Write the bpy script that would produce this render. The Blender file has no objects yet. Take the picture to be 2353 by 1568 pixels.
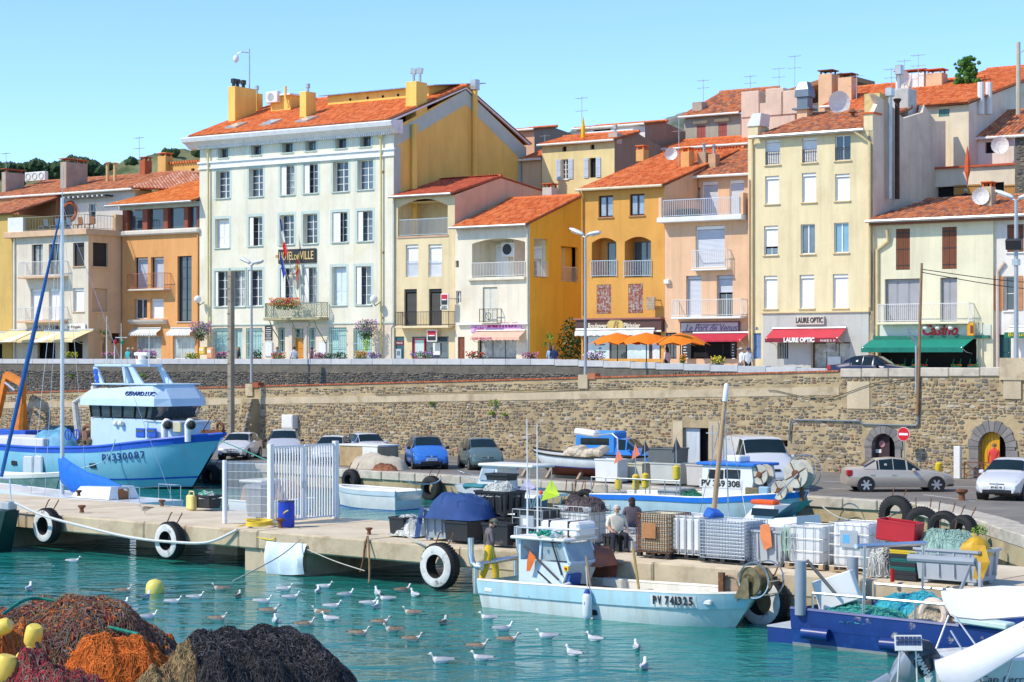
import bpy,math,random
import numpy as np
from mathutils import Vector,Matrix,Euler
R=random.Random(7)
sc=bpy.context.scene
# camera, sky, sun
F,CX,HY,EYE=4700.0,1176.5,825.0,6.9
cam=bpy.data.cameras.new('camera');co=bpy.data.objects.new('camera',cam);sc.collection.objects.link(co)
co.location=(0,0,EYE);co.rotation_euler=(math.pi/2,0,0)
cam.sensor_width=36;cam.lens=F/2353*36;cam.shift_y=(HY-784)/2353;cam.clip_start=.5;cam.clip_end=6000
sc.camera=co
SUN=Vector((1.08,.46,-1.2)).normalized()
wd=bpy.data.worlds.new('World');sc.world=wd;wd.use_nodes=True
nt=wd.node_tree;sky=nt.nodes.new('ShaderNodeTexSky');sky.sky_type='NISHITA';sky.sun_disc=False
sky.sun_elevation=math.asin(-SUN.z);sky.sun_rotation=math.atan2(-SUN.x,-SUN.y)
sky.air_density=.82;sky.dust_density=.0;sky.ozone_density=7.5;sky.altitude=60
nt.links.new(sky.outputs[0],nt.nodes['Background'].inputs[0]);nt.nodes['Background'].inputs[1].default_value=.15
sl=bpy.data.lights.new('sun','SUN');sl.energy=2.6;sl.angle=math.radians(.53);sl.color=(1,.90,.73)
so=bpy.data.objects.new('sun',sl);sc.collection.objects.link(so);so.rotation_euler=SUN.to_track_quat('-Z','Y').to_euler()
so.location=(-60,0,60)
vs=sc.view_settings;vs.view_transform='Standard';vs.look='None';vs.gamma=1;vs.use_curve_mapping=False;vs.exposure=.76
sc.cycles.use_denoising=True;sc.cycles.max_bounces=6;sc.cycles.transparent_max_bounces=8
# frames of the place
TH=math.atan(.697);U=np.array([math.cos(TH),-math.sin(TH)]);V=np.array([math.sin(TH),math.cos(TH)]);O=np.array([-8.09,140.])
PH=math.radians(40.4);PU=np.array([math.cos(PH),-math.sin(PH)]);PN=np.array([math.sin(PH),math.cos(PH)]);PB=48.65
ZN={'A':(0,200,2.24),'B':(700,200,2.24),'C':(1500,200,2.24),'E':(2300,200,2.24),'F':(3072,100,2.24),'G':(0,800,2.24),'H':(700,800,2.24),'I':(1500,800,2.24),'J':(2300,800,2.24),'K':(3072,700,1.96),'L':(0,1400,2.24),'M':(700,1400,2.24),'N':(1500,1400,2.24),'O':(2300,1400,2.24),'P':(3072,1400,2.24),'Q':(0,2030,2.24),'R':(800,2030,2.24),'S':(1600,1900,2.24),'T':(2300,1950,2.24),'U':(3072,2030,2.24),'D':(0,0,.57446)}
def zc(k,x,y):a,b,m=ZN[k];return((a+x/m)*.57446,(b+y/m)*.57446)
def tz(px,py,d):
 r=np.array([(px-CX)/F,1.]);t=(d+V@O)/(V@r);return float(U@(r*t-O)),EYE+(HY-py)/F*t
def ts(px,py,s):
 r=np.array([(px-CX)/F,1.]);t=(s+U@O)/(U@r);return float(V@(r*t-O)),EYE+(HY-py)/F*t
def gz(px,py,z):
 t=(EYE-z)*F/(py-HY);return(px-CX)/F*t,t
def ab(x,y):return float(PU@(x,y)),float(PN@(x,y))-PB
def xy(a,b):p=a*PU+(b+PB)*PN;return float(p[0]),float(p[1])
def gab(px,py,z):return ab(*gz(px,py,z))
def pb(px,py,b):
 r=np.array([(px-CX)/F,1.]);t=(b+PB)/(PN@r);return float(PU@(r*t)),EYE+(HY-py)/F*t
def txy(s,d):p=O+s*U+d*V;return float(p[0]),float(p[1])
def zprom(x,y=0):return 5.95 if x<0 else max(5.45,5.95-.35*x/22)
# materials
MATS={}
def _n(nt,t,**k):
 n=nt.nodes.new(t)
 for a,b in k.items():
  if a in n.inputs:n.inputs[a].default_value=b
  else:setattr(n,a,b)
 return n
def M(name,col=(.5,.5,.5),rough=.65,metal=0.,var=.12,vs=1.5,bump=0.,bs=8.,col2=None,c2s=.6,c2w=(.5,.7),streak=0.,rnd=None,spec=.4,trans=0,alpha=1,coat=0,rain=None):
 if name in MATS:return MATS[name]
 m=bpy.data.materials.new(name);m.use_nodes=True;t=m.node_tree;L=t.links.new;b=t.nodes['Principled BSDF'];MATS[name]=m
 b.inputs['Roughness'].default_value=rough;b.inputs['Metallic'].default_value=metal;b.inputs['Specular IOR Level'].default_value=spec
 b.inputs['Coat Weight'].default_value=coat;b.inputs['Transmission Weight'].default_value=trans;b.inputs['Alpha'].default_value=alpha
 m.diffuse_color=(*col,1)
 g=_n(t,'ShaderNodeNewGeometry');c=None
 if rnd:
  at=_n(t,'ShaderNodeAttribute',attribute_name='rnd');oi=_n(t,'ShaderNodeObjectInfo')
  ad=_n(t,'ShaderNodeMath',operation='ADD');fr=_n(t,'ShaderNodeMath',operation='FRACT');rp=_n(t,'ShaderNodeValToRGB')
  L(at.outputs['Fac'],ad.inputs[0]);L(oi.outputs['Random'],ad.inputs[1]);L(ad.outputs[0],fr.inputs[0]);L(fr.outputs[0],rp.inputs[0])
  rp.color_ramp.interpolation='CONSTANT';e=rp.color_ramp.elements
  while len(e)<len(rnd):e.new(.5)
  for i,q in enumerate(rnd):e[i].position=i/len(rnd);e[i].color=(*q,1)
  c=rp.outputs[0]
 if c is None:
  rg=_n(t,'ShaderNodeRGB');rg.outputs[0].default_value=(*col,1);c=rg.outputs[0]
 if col2:
  n2=_n(t,'ShaderNodeTexNoise',Scale=c2s,Detail=6.,Roughness=.65);L(g.outputs['Position'],n2.inputs['Vector'])
  mr=_n(t,'ShaderNodeMapRange');mr.inputs[1].default_value,mr.inputs[2].default_value=c2w;L(n2.outputs[0],mr.inputs[0])
  mx=_n(t,'ShaderNodeMix',data_type='RGBA');L(mr.outputs[0],mx.inputs[0]);L(c,mx.inputs[6]);mx.inputs[7].default_value=(*col2,1);c=mx.outputs[2]
 if rain:
  mp=_n(t,'ShaderNodeMapping');mp.inputs['Scale'].default_value=(2.6,2.6,.13);L(g.outputs['Position'],mp.inputs['Vector']);n3=_n(t,'ShaderNodeTexNoise',Scale=1.,Detail=4.,Roughness=.6);L(mp.outputs[0],n3.inputs['Vector'])
  mr=_n(t,'ShaderNodeMapRange');mr.inputs[1].default_value=.52;mr.inputs[2].default_value=.78;mr.inputs[4].default_value=rain[3];L(n3.outputs[0],mr.inputs[0]);mx=_n(t,'ShaderNodeMix',data_type='RGBA');L(mr.outputs[0],mx.inputs[0]);L(c,mx.inputs[6]);mx.inputs[7].default_value=(*rain[:3],1);c=mx.outputs[2]
 if var:
  n1=_n(t,'ShaderNodeTexNoise',Scale=vs,Detail=5.,Roughness=.6);v=g.outputs['Position']
  if streak:
   mp=_n(t,'ShaderNodeMapping');mp.inputs['Scale'].default_value=(1,1,streak);L(v,mp.inputs['Vector']);v=mp.outputs[0]
  L(v,n1.inputs['Vector'])
  mr=_n(t,'ShaderNodeMapRange');mr.inputs[1].default_value=.3;mr.inputs[2].default_value=.7;mr.inputs[3].default_value=1-var;mr.inputs[4].default_value=1+var*.6
  L(n1.outputs[0],mr.inputs[0]);mu=_n(t,'ShaderNodeMix',data_type='RGBA',blend_type='MULTIPLY');mu.inputs[0].default_value=1
  L(c,mu.inputs[6]);L(mr.outputs[0],mu.inputs[7]);c=mu.outputs[2]
 L(c,b.inputs['Base Color'])
 if bump:
  nb=_n(t,'ShaderNodeTexNoise',Scale=bs,Detail=5.);L(g.outputs['Position'],nb.inputs['Vector'])
  bp=_n(t,'ShaderNodeBump',Strength=1.,Distance=bump);L(nb.outputs[0],bp.inputs['Height']);L(bp.outputs[0],b.inputs['Normal'])
 return m
def PL(name,col=(.5,.5,.5),col2=None):return MATS.get(name)or M(name,col,.88,var=.10,vs=.9,bump=.012,bs=6,col2=col2 or tuple(q*.84 for q in col),c2s=.45,c2w=(.5,.72),streak=.35,spec=.2,rain=(*(q*.62 for q in col),.42))
white=M('white paint',(.8,.8,.78),.45,var=.06)
offw=M('off white paint',(.74,.74,.70),.55,var=.1,bump=.004)
dark=M('dark interior',(.012,.012,.014),.9,var=0)
glass=M('window glass',(.05,.065,.08),.04,var=.3,vs=.35,spec=.8)
curt=M('curtained window glass',(.34,.36,.36),.12,var=.5,vs=3,spec=.6)
glass2=M('reflecting window glass',(.12,.16,.20),.05,var=.5,vs=.7,spec=.9)
glassb=M('bluish window glass',(.04,.075,.11),.05,var=.4,vs=.5,spec=.9)
alu=M('brushed aluminium',(.62,.63,.64),.35,.8,var=.1)
galv=M('galvanised metal',(.47,.49,.5),.45,.6,var=.15)
black=M('black iron',(.03,.03,.032),.5,var=.1)
rubber=M('black rubber',(.022,.022,.023),.8,var=.3,vs=6,bump=.004,bs=40)
rust=M('rusty iron',(.16,.07,.035),.85,var=.35,vs=8,bump=.004,bs=30,col2=(.32,.13,.05),c2s=6)
# mesh building
C=sc.collection;OFF={};XF=[None]
def vec(*p):return np.array(p,float)
class MB:
 def __init__(s):s.v=[];s.f=[];s.mi=[];s.m=0;s.n=0
 def add(s,vs,fs):
  s.v.extend([tuple(map(float,q))for q in vs]);s.f.extend([tuple(i+s.n for i in q)for q in fs]);s.mi.extend([s.m]*len(fs));s.n+=len(vs);return s
 def poly(s,*p):return s.add(p,[tuple(range(len(p)))])
 def box(s,x0,y0,z0,x1,y1,z1,bv=0):
  if bv:
   x0,x1=min(x0,x1),max(x0,x1);y0,y1=min(y0,y1),max(y0,y1);z0,z1=min(z0,z1),max(z0,z1)
   def ring(z,i):return[(x0+i,y0+bv,z),(x0+bv,y0+i,z),(x1-bv,y0+i,z),(x1-i,y0+bv,z),(x1-i,y1-bv,z),(x1-bv,y1-i,z),(x0+bv,y1-i,z),(x0+i,y1-bv,z)]
   return s.loft([ring(z0,bv),ring(z0+bv,0),ring(z1-bv,0),ring(z1,bv)])
  p=[(x,y,z)for z in(z0,z1)for x,y in((x0,y0),(x1,y0),(x1,y1),(x0,y1))]
  return s.add(p,[(3,2,1,0),(4,5,6,7),(0,1,5,4),(1,2,6,5),(2,3,7,6),(3,0,4,7)])
 def obox(s,c,sz,rot=(0,0,0),bv=0):
  t=MB();h=[q/2 for q in sz];t.box(-h[0],-h[1],-h[2],h[0],h[1],h[2],bv);m=Euler(rot).to_matrix();c=Vector(c)
  return s.add([m@Vector(q)+c for q in t.v],t.f)
 def bar(s,p0,p1,w,h=None,up=(0,0,1)):
  p0,p1=Vector(p0),Vector(p1);d=(p1-p0).normalized();u=Vector(up);x=d.cross(u)
  if x.length<1e-4:x=d.cross(Vector((1,0,0)))
  x.normalize();y=x.cross(d);h=h or w;o=[(-1,-1),(1,-1),(1,1),(-1,1)]
  return s.loft([[q+x*(i*w/2)+y*(j*h/2)for i,j in o]for q in(p0,p1)])
 def loft(s,rings,cap=True,closed=True):
  n=len(rings[0]);v=[q for r in rings for q in r];f=[]
  for i in range(len(rings)-1):
   for j in range(n if closed else n-1):
    k=(j+1)%n;f.append((i*n+j,i*n+k,(i+1)*n+k,(i+1)*n+j))
  if cap:f.append(tuple(range(n-1,-1,-1)));f.append(tuple((len(rings)-1)*n+j for j in range(n)))
  return s.add(v,f)
 def tube(s,pts,r,n=6,cap=True):
  pts=[Vector(p)for p in pts];rs=r if hasattr(r,'__len__')else[r]*len(pts);rings=[];px=None
  for i,p in enumerate(pts):
   d=(pts[min(i+1,len(pts)-1)]-pts[max(i-1,0)]).normalized()
   x=px-d*px.dot(d)if px is not None else d.cross(Vector((0,0,1))if abs(d.z)<.9 else Vector((1,0,0)))
   if x.length<1e-5:x=d.orthogonal()
   x.normalize();px=x;y=d.cross(x)
   rings.append([p+(x*math.cos(2*math.pi*k/n)+y*math.sin(2*math.pi*k/n))*rs[i]for k in range(n)])
  return s.loft(rings,cap)
 def cyl(s,p0,p1,r0,r1=None,n=12,cap=True):return s.tube([p0,p1],[r0,r0 if r1 is None else r1],n,cap)
 def lathe(s,prof,c=(0,0,0),n=16,ax='z',cap=True):
  rings=[]
  for r,h in prof:
   ring=[]
   for k in range(n):
    a=2*math.pi*k/n;x,y=r*math.cos(a),r*math.sin(a)
    q={'z':(x,y,h),'x':(h,x,y),'y':(y,h,x)}[ax];ring.append((q[0]+c[0],q[1]+c[1],q[2]+c[2]))
   rings.append(ring)
  return s.loft(rings,cap)
 def torus(s,c,r,a,ax='y',n=24,k=10,sq=1.0):
  pr=[]
  for j in range(k+1):
   t=2*math.pi*j/k;ct,st=math.cos(t),math.sin(t);pr.append((r+a*ct,a*sq*st))
  return s.lathe(pr,c,n,ax,cap=False)
 def sph(s,c,r,nu=12,nv=8):
  r=r if hasattr(r,'__len__')else(r,r,r)
  rings=[[(c[0]+r[0]*math.sin(math.pi*i/nv)*math.cos(2*math.pi*j/nu),c[1]+r[1]*math.sin(math.pi*i/nv)*math.sin(2*math.pi*j/nu),c[2]-r[2]*math.cos(math.pi*i/nv))for j in range(nu)]for i in range(nv+1)]
  return s.loft(rings,False)
 def prism(s,pts,d):
  d=Vector(d);a=[Vector(p)for p in pts];return s.loft([a,[p+d for p in a]])
 def ico(s,c,r,j=.25,rg=R):
  v=[(0,0,1),(.89,0,.45),(.28,.85,.45),(-.72,.53,.45),(-.72,-.53,.45),(.28,-.85,.45),(.72,.53,-.45),(-.28,.85,-.45),(-.89,0,-.45),(-.28,-.85,-.45),(.72,-.53,-.45),(0,0,-1)]
  f=[(0,1,2),(0,2,3),(0,3,4),(0,4,5),(0,5,1),(1,6,2),(2,7,3),(3,8,4),(4,9,5),(5,10,1),(6,7,2),(7,8,3),(8,9,4),(9,10,5),(10,6,1),(11,7,6),(11,8,7),(11,9,8),(11,10,9),(11,6,10)]
  r=r if hasattr(r,'__len__')else(r,r,r)
  return s.add([tuple(c[i]+q[i]*r[i]*(1+rg.uniform(-j,j))for i in range(3))for q in v],f)
 def mesh(s,name,mats,off=None,smooth=False,rnd=None):
  me=bpy.data.meshes.new(name);v=np.array(s.v,float).reshape(-1,3)
  if off is not None:v=v-off
  me.from_pydata(v.tolist(),[],s.f);mats=mats if isinstance(mats,(list,tuple))else[mats]
  for m in mats:me.materials.append(m)
  if len(mats)>1:me.polygons.foreach_set('material_index',s.mi)
  if rnd is not None:me.attributes.new('rnd','FLOAT','POINT').data.foreach_set('value',np.asarray(rnd,np.float32))
  if smooth:
   me.polygons.foreach_set('use_smooth',[True]*len(me.polygons))
   if smooth!=2:me.set_sharp_from_angle(angle=math.radians(40))
  me.update();return me
 def mk(s,name,mats,parent=None,smooth=False,rnd=None,fix=False):
  off=OFF.get(parent.name)if parent is not None else None
  if XF[0]:s.v=[XF[0](q)for q in s.v]
  if fix:
   import bmesh
   me=s.mesh(name,mats,off,smooth,rnd);bm=bmesh.new();bm.from_mesh(me);bmesh.ops.remove_doubles(bm,verts=bm.verts,dist=1e-5);bmesh.ops.recalc_face_normals(bm,faces=bm.faces);bm.to_mesh(me);bm.free()
  else:me=s.mesh(name,mats,off,smooth,rnd)
  return link(name,me,parent)
def link(name,me,parent=None,loc=None,rot=None,scale=None):
 o=bpy.data.objects.new(name,me);C.objects.link(o)
 if parent is not None:o.parent=parent;OFF[o.name]=OFF.get(parent.name)
 if loc is not None:
  of=OFF.get(parent.name)if parent is not None else None
  o.location=vec(*loc)-of if of is not None else loc
 if rot is not None:o.rotation_euler=rot
 if scale is not None:o.scale=scale
 return o
def tag(o,label,cat,group=None):
 o['label']=label;o['category']=cat
 if group:o['group']=group
 return o
def struct(o):o['kind']='structure';return o
def stuff(o):o['kind']='stuff';return o
def thing(name,label,cat,base,group=None,frame='w',rotz=0.,local=False):
 o=bpy.data.objects.new(name,None);C.objects.link(o);o.empty_display_size=.2
 if frame=='t':o.location=(*txy(base[0],base[1]),base[2]);o.rotation_euler.z=-TH+rotz
 elif frame=='p':o.location=(*xy(base[0],base[1]),base[2]);o.rotation_euler.z=-PH+rotz
 else:o.location=base;o.rotation_euler.z=rotz
 OFF[o.name]=vec(*base)if frame!='w' and not rotz and not local else vec(0,0,0)
 return tag(o,label,cat,group)
def copy_tree(o,parent=None):
 c=o.copy();C.objects.link(c);OFF[c.name]=OFF.get(o.name)
 if parent is not None:c.parent=parent
 for ch in list(o.children):copy_tree(ch,c)
 return c
TEXTS=[]
def fit_texts():
 bpy.context.view_layer.update();dg=bpy.context.evaluated_depsgraph_get()
 for o,w in TEXTS:
  me=bpy.data.meshes.new_from_object(o.evaluated_get(dg));k=w/max(o.dimensions.x,1e-3)if w else 1
  n=bpy.data.objects.new('lettering',me);C.objects.link(n);n.parent=o.parent;n.location=o.location;n.rotation_euler=o.rotation_euler;n.scale.x=k;bpy.data.objects.remove(o)
def text(s,loc,h,w,mat,parent,name='lettering',shear=0,rot=(math.pi/2,0,0),align='CENTER',ext=.008,bold=0):
 cu=bpy.data.curves.new(name,'FONT');cu.body=s;cu.align_x=align;cu.align_y='CENTER';cu.size=h*1.35;cu.extrude=ext;cu.shear=shear;cu.offset=bold;cu.resolution_u=3
 cu.materials.append(mat);o=link('text',cu,parent,loc,rot)
 TEXTS.append((o,w))
 return o
# the setting: water, quays, pier, walls, promenade, hills
def water_mat():
 m=bpy.data.materials.new('harbour water');m.use_nodes=True;t=m.node_tree;L=t.links.new;b=t.nodes['Principled BSDF']
 b.inputs['Roughness'].default_value=.06;b.inputs['IOR'].default_value=1.33;b.inputs['Specular IOR Level'].default_value=.27
 g=_n(t,'ShaderNodeNewGeometry');n0=_n(t,'ShaderNodeTexNoise',Scale=.12,Detail=3.);L(g.outputs['Position'],n0.inputs['Vector'])
 rp=_n(t,'ShaderNodeValToRGB');L(n0.outputs[0],rp.inputs[0]);e=rp.color_ramp.elements
 e[0].position=.3;e[0].color=(.006,.15,.138,1);e[1].position=.75;e[1].color=(.02,.24,.205,1);L(rp.outputs[0],b.inputs['Base Color'])
 mp=_n(t,'ShaderNodeMapping');mp.inputs['Rotation'].default_value=(0,0,.35);mp.inputs['Scale'].default_value=(.55,1,1);L(g.outputs['Position'],mp.inputs['Vector'])
 prev=None
 for scl,dist,dt in((.8,.20,2.),(2.4,.10,3.),(8.,.018,2.)):
  n=_n(t,'ShaderNodeTexNoise',Scale=scl,Detail=dt,Roughness=.5,Distortion=.6);L(mp.outputs[0],n.inputs['Vector'])
  bp=_n(t,'ShaderNodeBump',Strength=1.,Distance=dist);L(n.outputs[0],bp.inputs['Height'])
  if scl>1:mr=_n(t,'ShaderNodeMapRange');mr.inputs[1].default_value=.35;mr.inputs[2].default_value=.65;mr.inputs[3].default_value=.35;mr.inputs[4].default_value=1.25;L(n0.outputs[0],mr.inputs[0]);L(mr.outputs[0],bp.inputs['Strength'])
  if prev:L(prev,bp.inputs['Normal'])
  prev=bp.outputs[0]
 L(prev,b.inputs['Normal']);return m
struct(MB().poly((-160,20,0),(160,20,0),(160,150,0),(-160,150,0)).mk('water',water_mat()))
conc=M('stained concrete',(.55,.455,.31),.85,var=.2,vs=.8,bump=.012,bs=7,col2=(.30,.22,.13),c2s=1.1,c2w=(.5,.78),streak=.5,spec=.2)
ptop=M('pale worn concrete',(.68,.58,.42),.85,var=.16,vs=.7,bump=.008,bs=5,col2=(.52,.40,.26),c2s=.5,c2w=(.5,.8),spec=.2)
capst=M('pale quay stone',(.54,.49,.40),.85,var=.2,vs=1.5,bump=.015,bs=5,col2=(.36,.33,.28),c2s=1.3,spec=.2)
sandw=M('sandy quay wall',(.47,.38,.23),.9,var=.25,vs=.7,bump=.02,bs=4,col2=(.20,.16,.09),c2s=.6,spec=.15)
asph=M('sunlit asphalt',(.21,.195,.175),.92,var=.22,vs=.5,bump=.006,bs=25,col2=(.27,.25,.21),c2s=.4,spec=.2)
line=M('road paint',(.7,.69,.65),.7,var=.2,vs=3)
PF,PT=-3.45,1.32
A0,A1,A2=-78.,-10.,pb(1085,1300,PF)[0]
pier=struct(MB().box(A2,PF+.01,-2.5,A1,PF+5.7,PT-.6).mk('pier',sandw));pier.rotation_euler.z=-PH;pier.location=(*xy(0,0),0);OFF['pier']=vec(0,0,0)
for px0,px1 in((-160,22),(557,700)):
 a0,a1=pb(px0,1280,PF)[0],pb(px1,1280,PF)[0];MB().box(a0,PF+.12,-2.5,a1,PF+5.6,PT-.58).mk('support',conc,pier)
for px in(150,330):a0=pb(px,1280,PF)[0];MB().box(a0,PF+3.2,-2.5,a0+1.2,PF+5.6,PT-.58).mk('support',conc,pier)
joints=[A0,pb(60,1190,PF)[0],pb(330,1190,PF)[0],pb(548,1220,PF)[0],pb(592,1220,PF)[0],pb(840,1220,PF)[0],A2,pb(1310,1280,PF)[0],pb(1500,1290,PF)[0],pb(1730,1300,PF)[0],pb(1980,1320,PF)[0],pb(2200,1340,PF)[0],A1]
for a0,a1 in zip(joints,joints[1:]):
 m=MB();m.m=0;o=R.uniform(-.02,.02);z=PT+R.uniform(-.012,.012)
 m.box(a0+.012,PF+o,PT-.6,a1-.012,PF+5.7,z,.05);m.mi=[1 if i==len(m.f)-1 else 0 for i in range(len(m.f))];m.mk('slab',[conc,ptop],pier)
def edge_b(a):return 26.4-(a+80)*.078
qa=[-145,-95,-80,-70,-60,-50,-40.4]
qp=[(a,edge_b(a))for a in qa]
side=[ab(15.6,80.7),ab(16.25,72),ab(16.4,64.6),ab(15.6,57.5),ab(18,50),ab(60,40)]
m=MB();pts=[(a,b+.5,1.2)for a,b in qp]+[(p[0],p[1],1.2)for p in side[1:]]+[(30,40.4,1.2),(-145,40.4,1.2)]
m.poly(*pts);road=struct(m.mk('quay_road',asph));road.location=(*xy(0,0),0);road.rotation_euler.z=-PH
m=MB();ring=qp+side[1:5]
for p,q in zip(ring,ring[1:]):m.poly((p[0],p[1]+.04,-2),(q[0],q[1]+.04,-2),(q[0],q[1]+.04,.82),(p[0],p[1]+.04,.82))
qw=struct(m.mk('quay_wall',sandw));qw.location=road.location;qw.rotation_euler.z=-PH;OFF['quay_wall']=vec(0,0,0)
tide=M('dark weed tide line',(.07,.065,.035),.8,var=.4,vs=4,bump=.02,bs=12)
for P_,r_,o_ in((qw,ring,.03),(pier,[(A2,PF),(A1,PF)],0)):
 m=MB()
 for p,q in zip(r_,r_[1:]):m.poly((p[0],p[1]+o_-.02,-.2),(q[0],q[1]+o_-.02,-.2),(q[0],q[1]+o_-.02,.2),(p[0],p[1]+o_-.02,.2))
 m.mk('tide_band',tide,P_)
a=-128.
while a<-41:
 l=R.uniform(1.1,2.2);l=min(l,-40.4-a);e=edge_b(a+l/2)+R.uniform(-.03,.03)
 t=MB().box(0,0,0,l-.04,.75,.42+R.uniform(-.01,.02),.03)
 o=link('coping_stone',t.mesh('coping_stone',capst),qw,(a,e,.8));o.rotation_euler.z=-.078;a+=l
for p,q in zip(side[0:4],side[1:5]):
 v=vec(q[0]-p[0],q[1]-p[1]);L_=np.linalg.norm(v);n=int(L_/1.6);an=math.atan2(v[1],v[0])
 for i in range(n):
  l=L_/n;t=MB().box(0,0,0,l-.05,1.2,.44+R.uniform(-.02,.05),.05);o=link('coping_stone',t.mesh('coping_stone',capst),qw,(p[0]+v[0]*i/n,p[1]+v[1]*i/n,.8));o.rotation_euler.z=an
for i,(px0,py0,px1,py1)in enumerate(((560,1046,830,1062),(840,1062,1250,1077),(1250,1076,1420,1083),(1905,1122,2000,1128),(2120,1137,2240,1152),(1890,1106,2350,1124))):
 (x0,y0),(x1,y1)=gz(px0,py0,1.2),gz(px1,py1,1.2);d=vec(x1-x0,y1-y0);n=vec(-d[1],d[0])/np.linalg.norm(d)*.06
 o=struct(MB().poly((x0-n[0],y0-n[1],1.205),(x1-n[0],y1-n[1],1.205),(x1+n[0],y1+n[1],1.205),(x0+n[0],y0+n[1],1.205)).mk('road_marking',line))
m=MB()
for i in range(5):
 x,y=gz(560+i*150,1052+i*7,1.2);m=MB();v=PN*4.2;n=PU*.05
 m.poly((x-n[0],y-n[1],1.206),(x+n[0],y+n[1],1.206),(x+v[0]+n[0],y+v[1]+n[1],1.206),(x+v[0]-n[0],y+v[1]-n[1],1.206));struct(m.mk('road_marking',line))
struct(MB().box(-14,6,-2,1.2,30.5,1.6).mk('near_quay',conc))
WB=40.35;UB=WB+3.6
zL,zR=pb(0,905,WB),pb(1940,855,WB)
def zbrick(a):return zL[1]+(a-zL[0])/(zR[0]-zL[0])*(zR[1]-zL[1])
AR=zR[0]
AW0,AW1=-142.,0.
stcol=[(.24,.195,.14),(.33,.25,.15),(.17,.155,.135),(.40,.32,.2),(.22,.2,.17),(.36,.26,.15),(.17,.155,.14),(.27,.2,.13),(.48,.42,.33),(.20,.16,.12),(.33,.28,.21),(.25,.15,.1)]
stone=M('rubble stone',rnd=stcol,rough=.9,var=.25,vs=5,bump=.012,bs=14,spec=.2)
slate=M('dark slate stone',rnd=[(.13,.125,.12),(.17,.16,.145),(.10,.1,.1),(.21,.19,.165),(.15,.14,.125),(.27,.22,.16),(.12,.115,.11),(.19,.175,.15)],rough=.9,var=.3,vs=6,bump=.01,bs=20,spec=.2)
mortar=M('sandy mortar',(.46,.36,.21),.95,var=.22,vs=.8,bump=.03,bs=5,col2=(.27,.225,.15),c2s=.5,spec=.1)
mortar2=M('grey mortar',(.16,.145,.12),.95,var=.3,vs=2,bump=.02,bs=9,spec=.1)
brick=M('red brick',rnd=[(.42,.12,.055),(.50,.15,.07),(.36,.10,.05),(.46,.17,.09)],rough=.85,var=.2,vs=5,spec=.2)
TPL=[]
for k in range(10):
 n=8;m=MB();r0=[]
 for i in range(n):
  t=2*math.pi*i/n+R.uniform(-.2,.2);c,s=math.cos(t),math.sin(t);q=(abs(c)**3.2+abs(s)**3.2)**(-1/3.2)*.5*R.uniform(.82,1.02);r0.append((q*c,q*s))
 m.loft([[(x,.2,z)for x,z in r0],[(x*.97,-.55,z*.97)for x,z in r0],[(x*.72,-1+R.uniform(-.15,.15),z*.72)for x,z in r0]],cap=False)
 m.f.append(tuple(range(2*n,3*n)));m.mi.append(0);TPL.append(m)
def field(parent,mat,name,spec,nind):
 spec=sorted(spec,key=lambda q:-q[2]*q[3]);tm=[t.mesh('%s'%name,mat,rnd=[0]*t.n)for t in TPL]
 for i,(x,z,w,h,p,y)in enumerate(spec[:nind]):
  o=link(name,tm[i%len(tm)],parent,(x,y,z),scale=(w,p,h))
 vs,fs,rn,n=[],[],[],0
 for i,(x,z,w,h,p,y)in enumerate(spec[nind:]):
  t=TPL[R.randrange(10)];v=np.array(t.v)*(w,p,h)+(x,y,z);vs.append(v);fs+=[tuple(j+n for j in f)for f in t.f];n+=t.n;rn+=[R.random()]*t.n
 if vs:
  m=MB();m.v=np.concatenate(vs).tolist();m.f=fs;m.mi=[0]*len(fs);m.n=n;stuff(m.mk(name+'_mass',mat,parent,rnd=rn))
def rows(a0,a1,z0f,z1f,hr,wr,gap,prot,b,avoid=(),keep=1.,jit=.25):
 out=[];zmin=min(z0f(a0),z0f(a1));zmax=max(z1f(a0),z1f(a1));z=zmin
 while z<zmax:
  h=R.uniform(*hr);x=a0+R.uniform(0,.3)
  while x<a1:
   w=R.uniform(*wr);cx=x+w/2;cz=z+h/2+R.uniform(-jit,jit)*h;hh=h*R.uniform(.75,1.15)
   ok=cz-hh/2>z0f(cx)and cz+hh/2<z1f(cx)and R.random()<(keep(cx,cz)if callable(keep)else keep)
   if ok and not any(p[0]-w/2<cx<p[1]+w/2 and p[2]-hh/2<cz<p[3]+hh/2 for p in avoid):out.append((cx,cz,w-gap,hh-gap,R.uniform(*prot),b))
   x+=w
  z+=h
 return out
def wrect(k,x0,x1,y0,y1,b=WB):p,q=pb(*zc(k,x0,y0),b),pb(*zc(k,x1,y1),b);return(p[0],q[0],q[1],p[1])
dA=wrect('O',965,1195,695,985);dA=(dA[0],dA[1],1.2,dA[3])
dB=wrect('P',935,1145,745,1000);dB=(dB[0],dB[1],1.2,dB[3])
dC=wrect('P',1890,2137,730,1170);dC=(dC[0],dC[1],1.2,dC[3])
wA=wrect('O',1830,1905,808,870);wB_=wrect('O',255,310,768,800)
holes=[dA,dB,dC,wA,wB_]
lw=thing('retaining_wall','tall sandy rubble stone retaining wall behind the parked cars','wall',(0,0,0),frame='p');OFF[lw.name]=vec(0,0,0);
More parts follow.
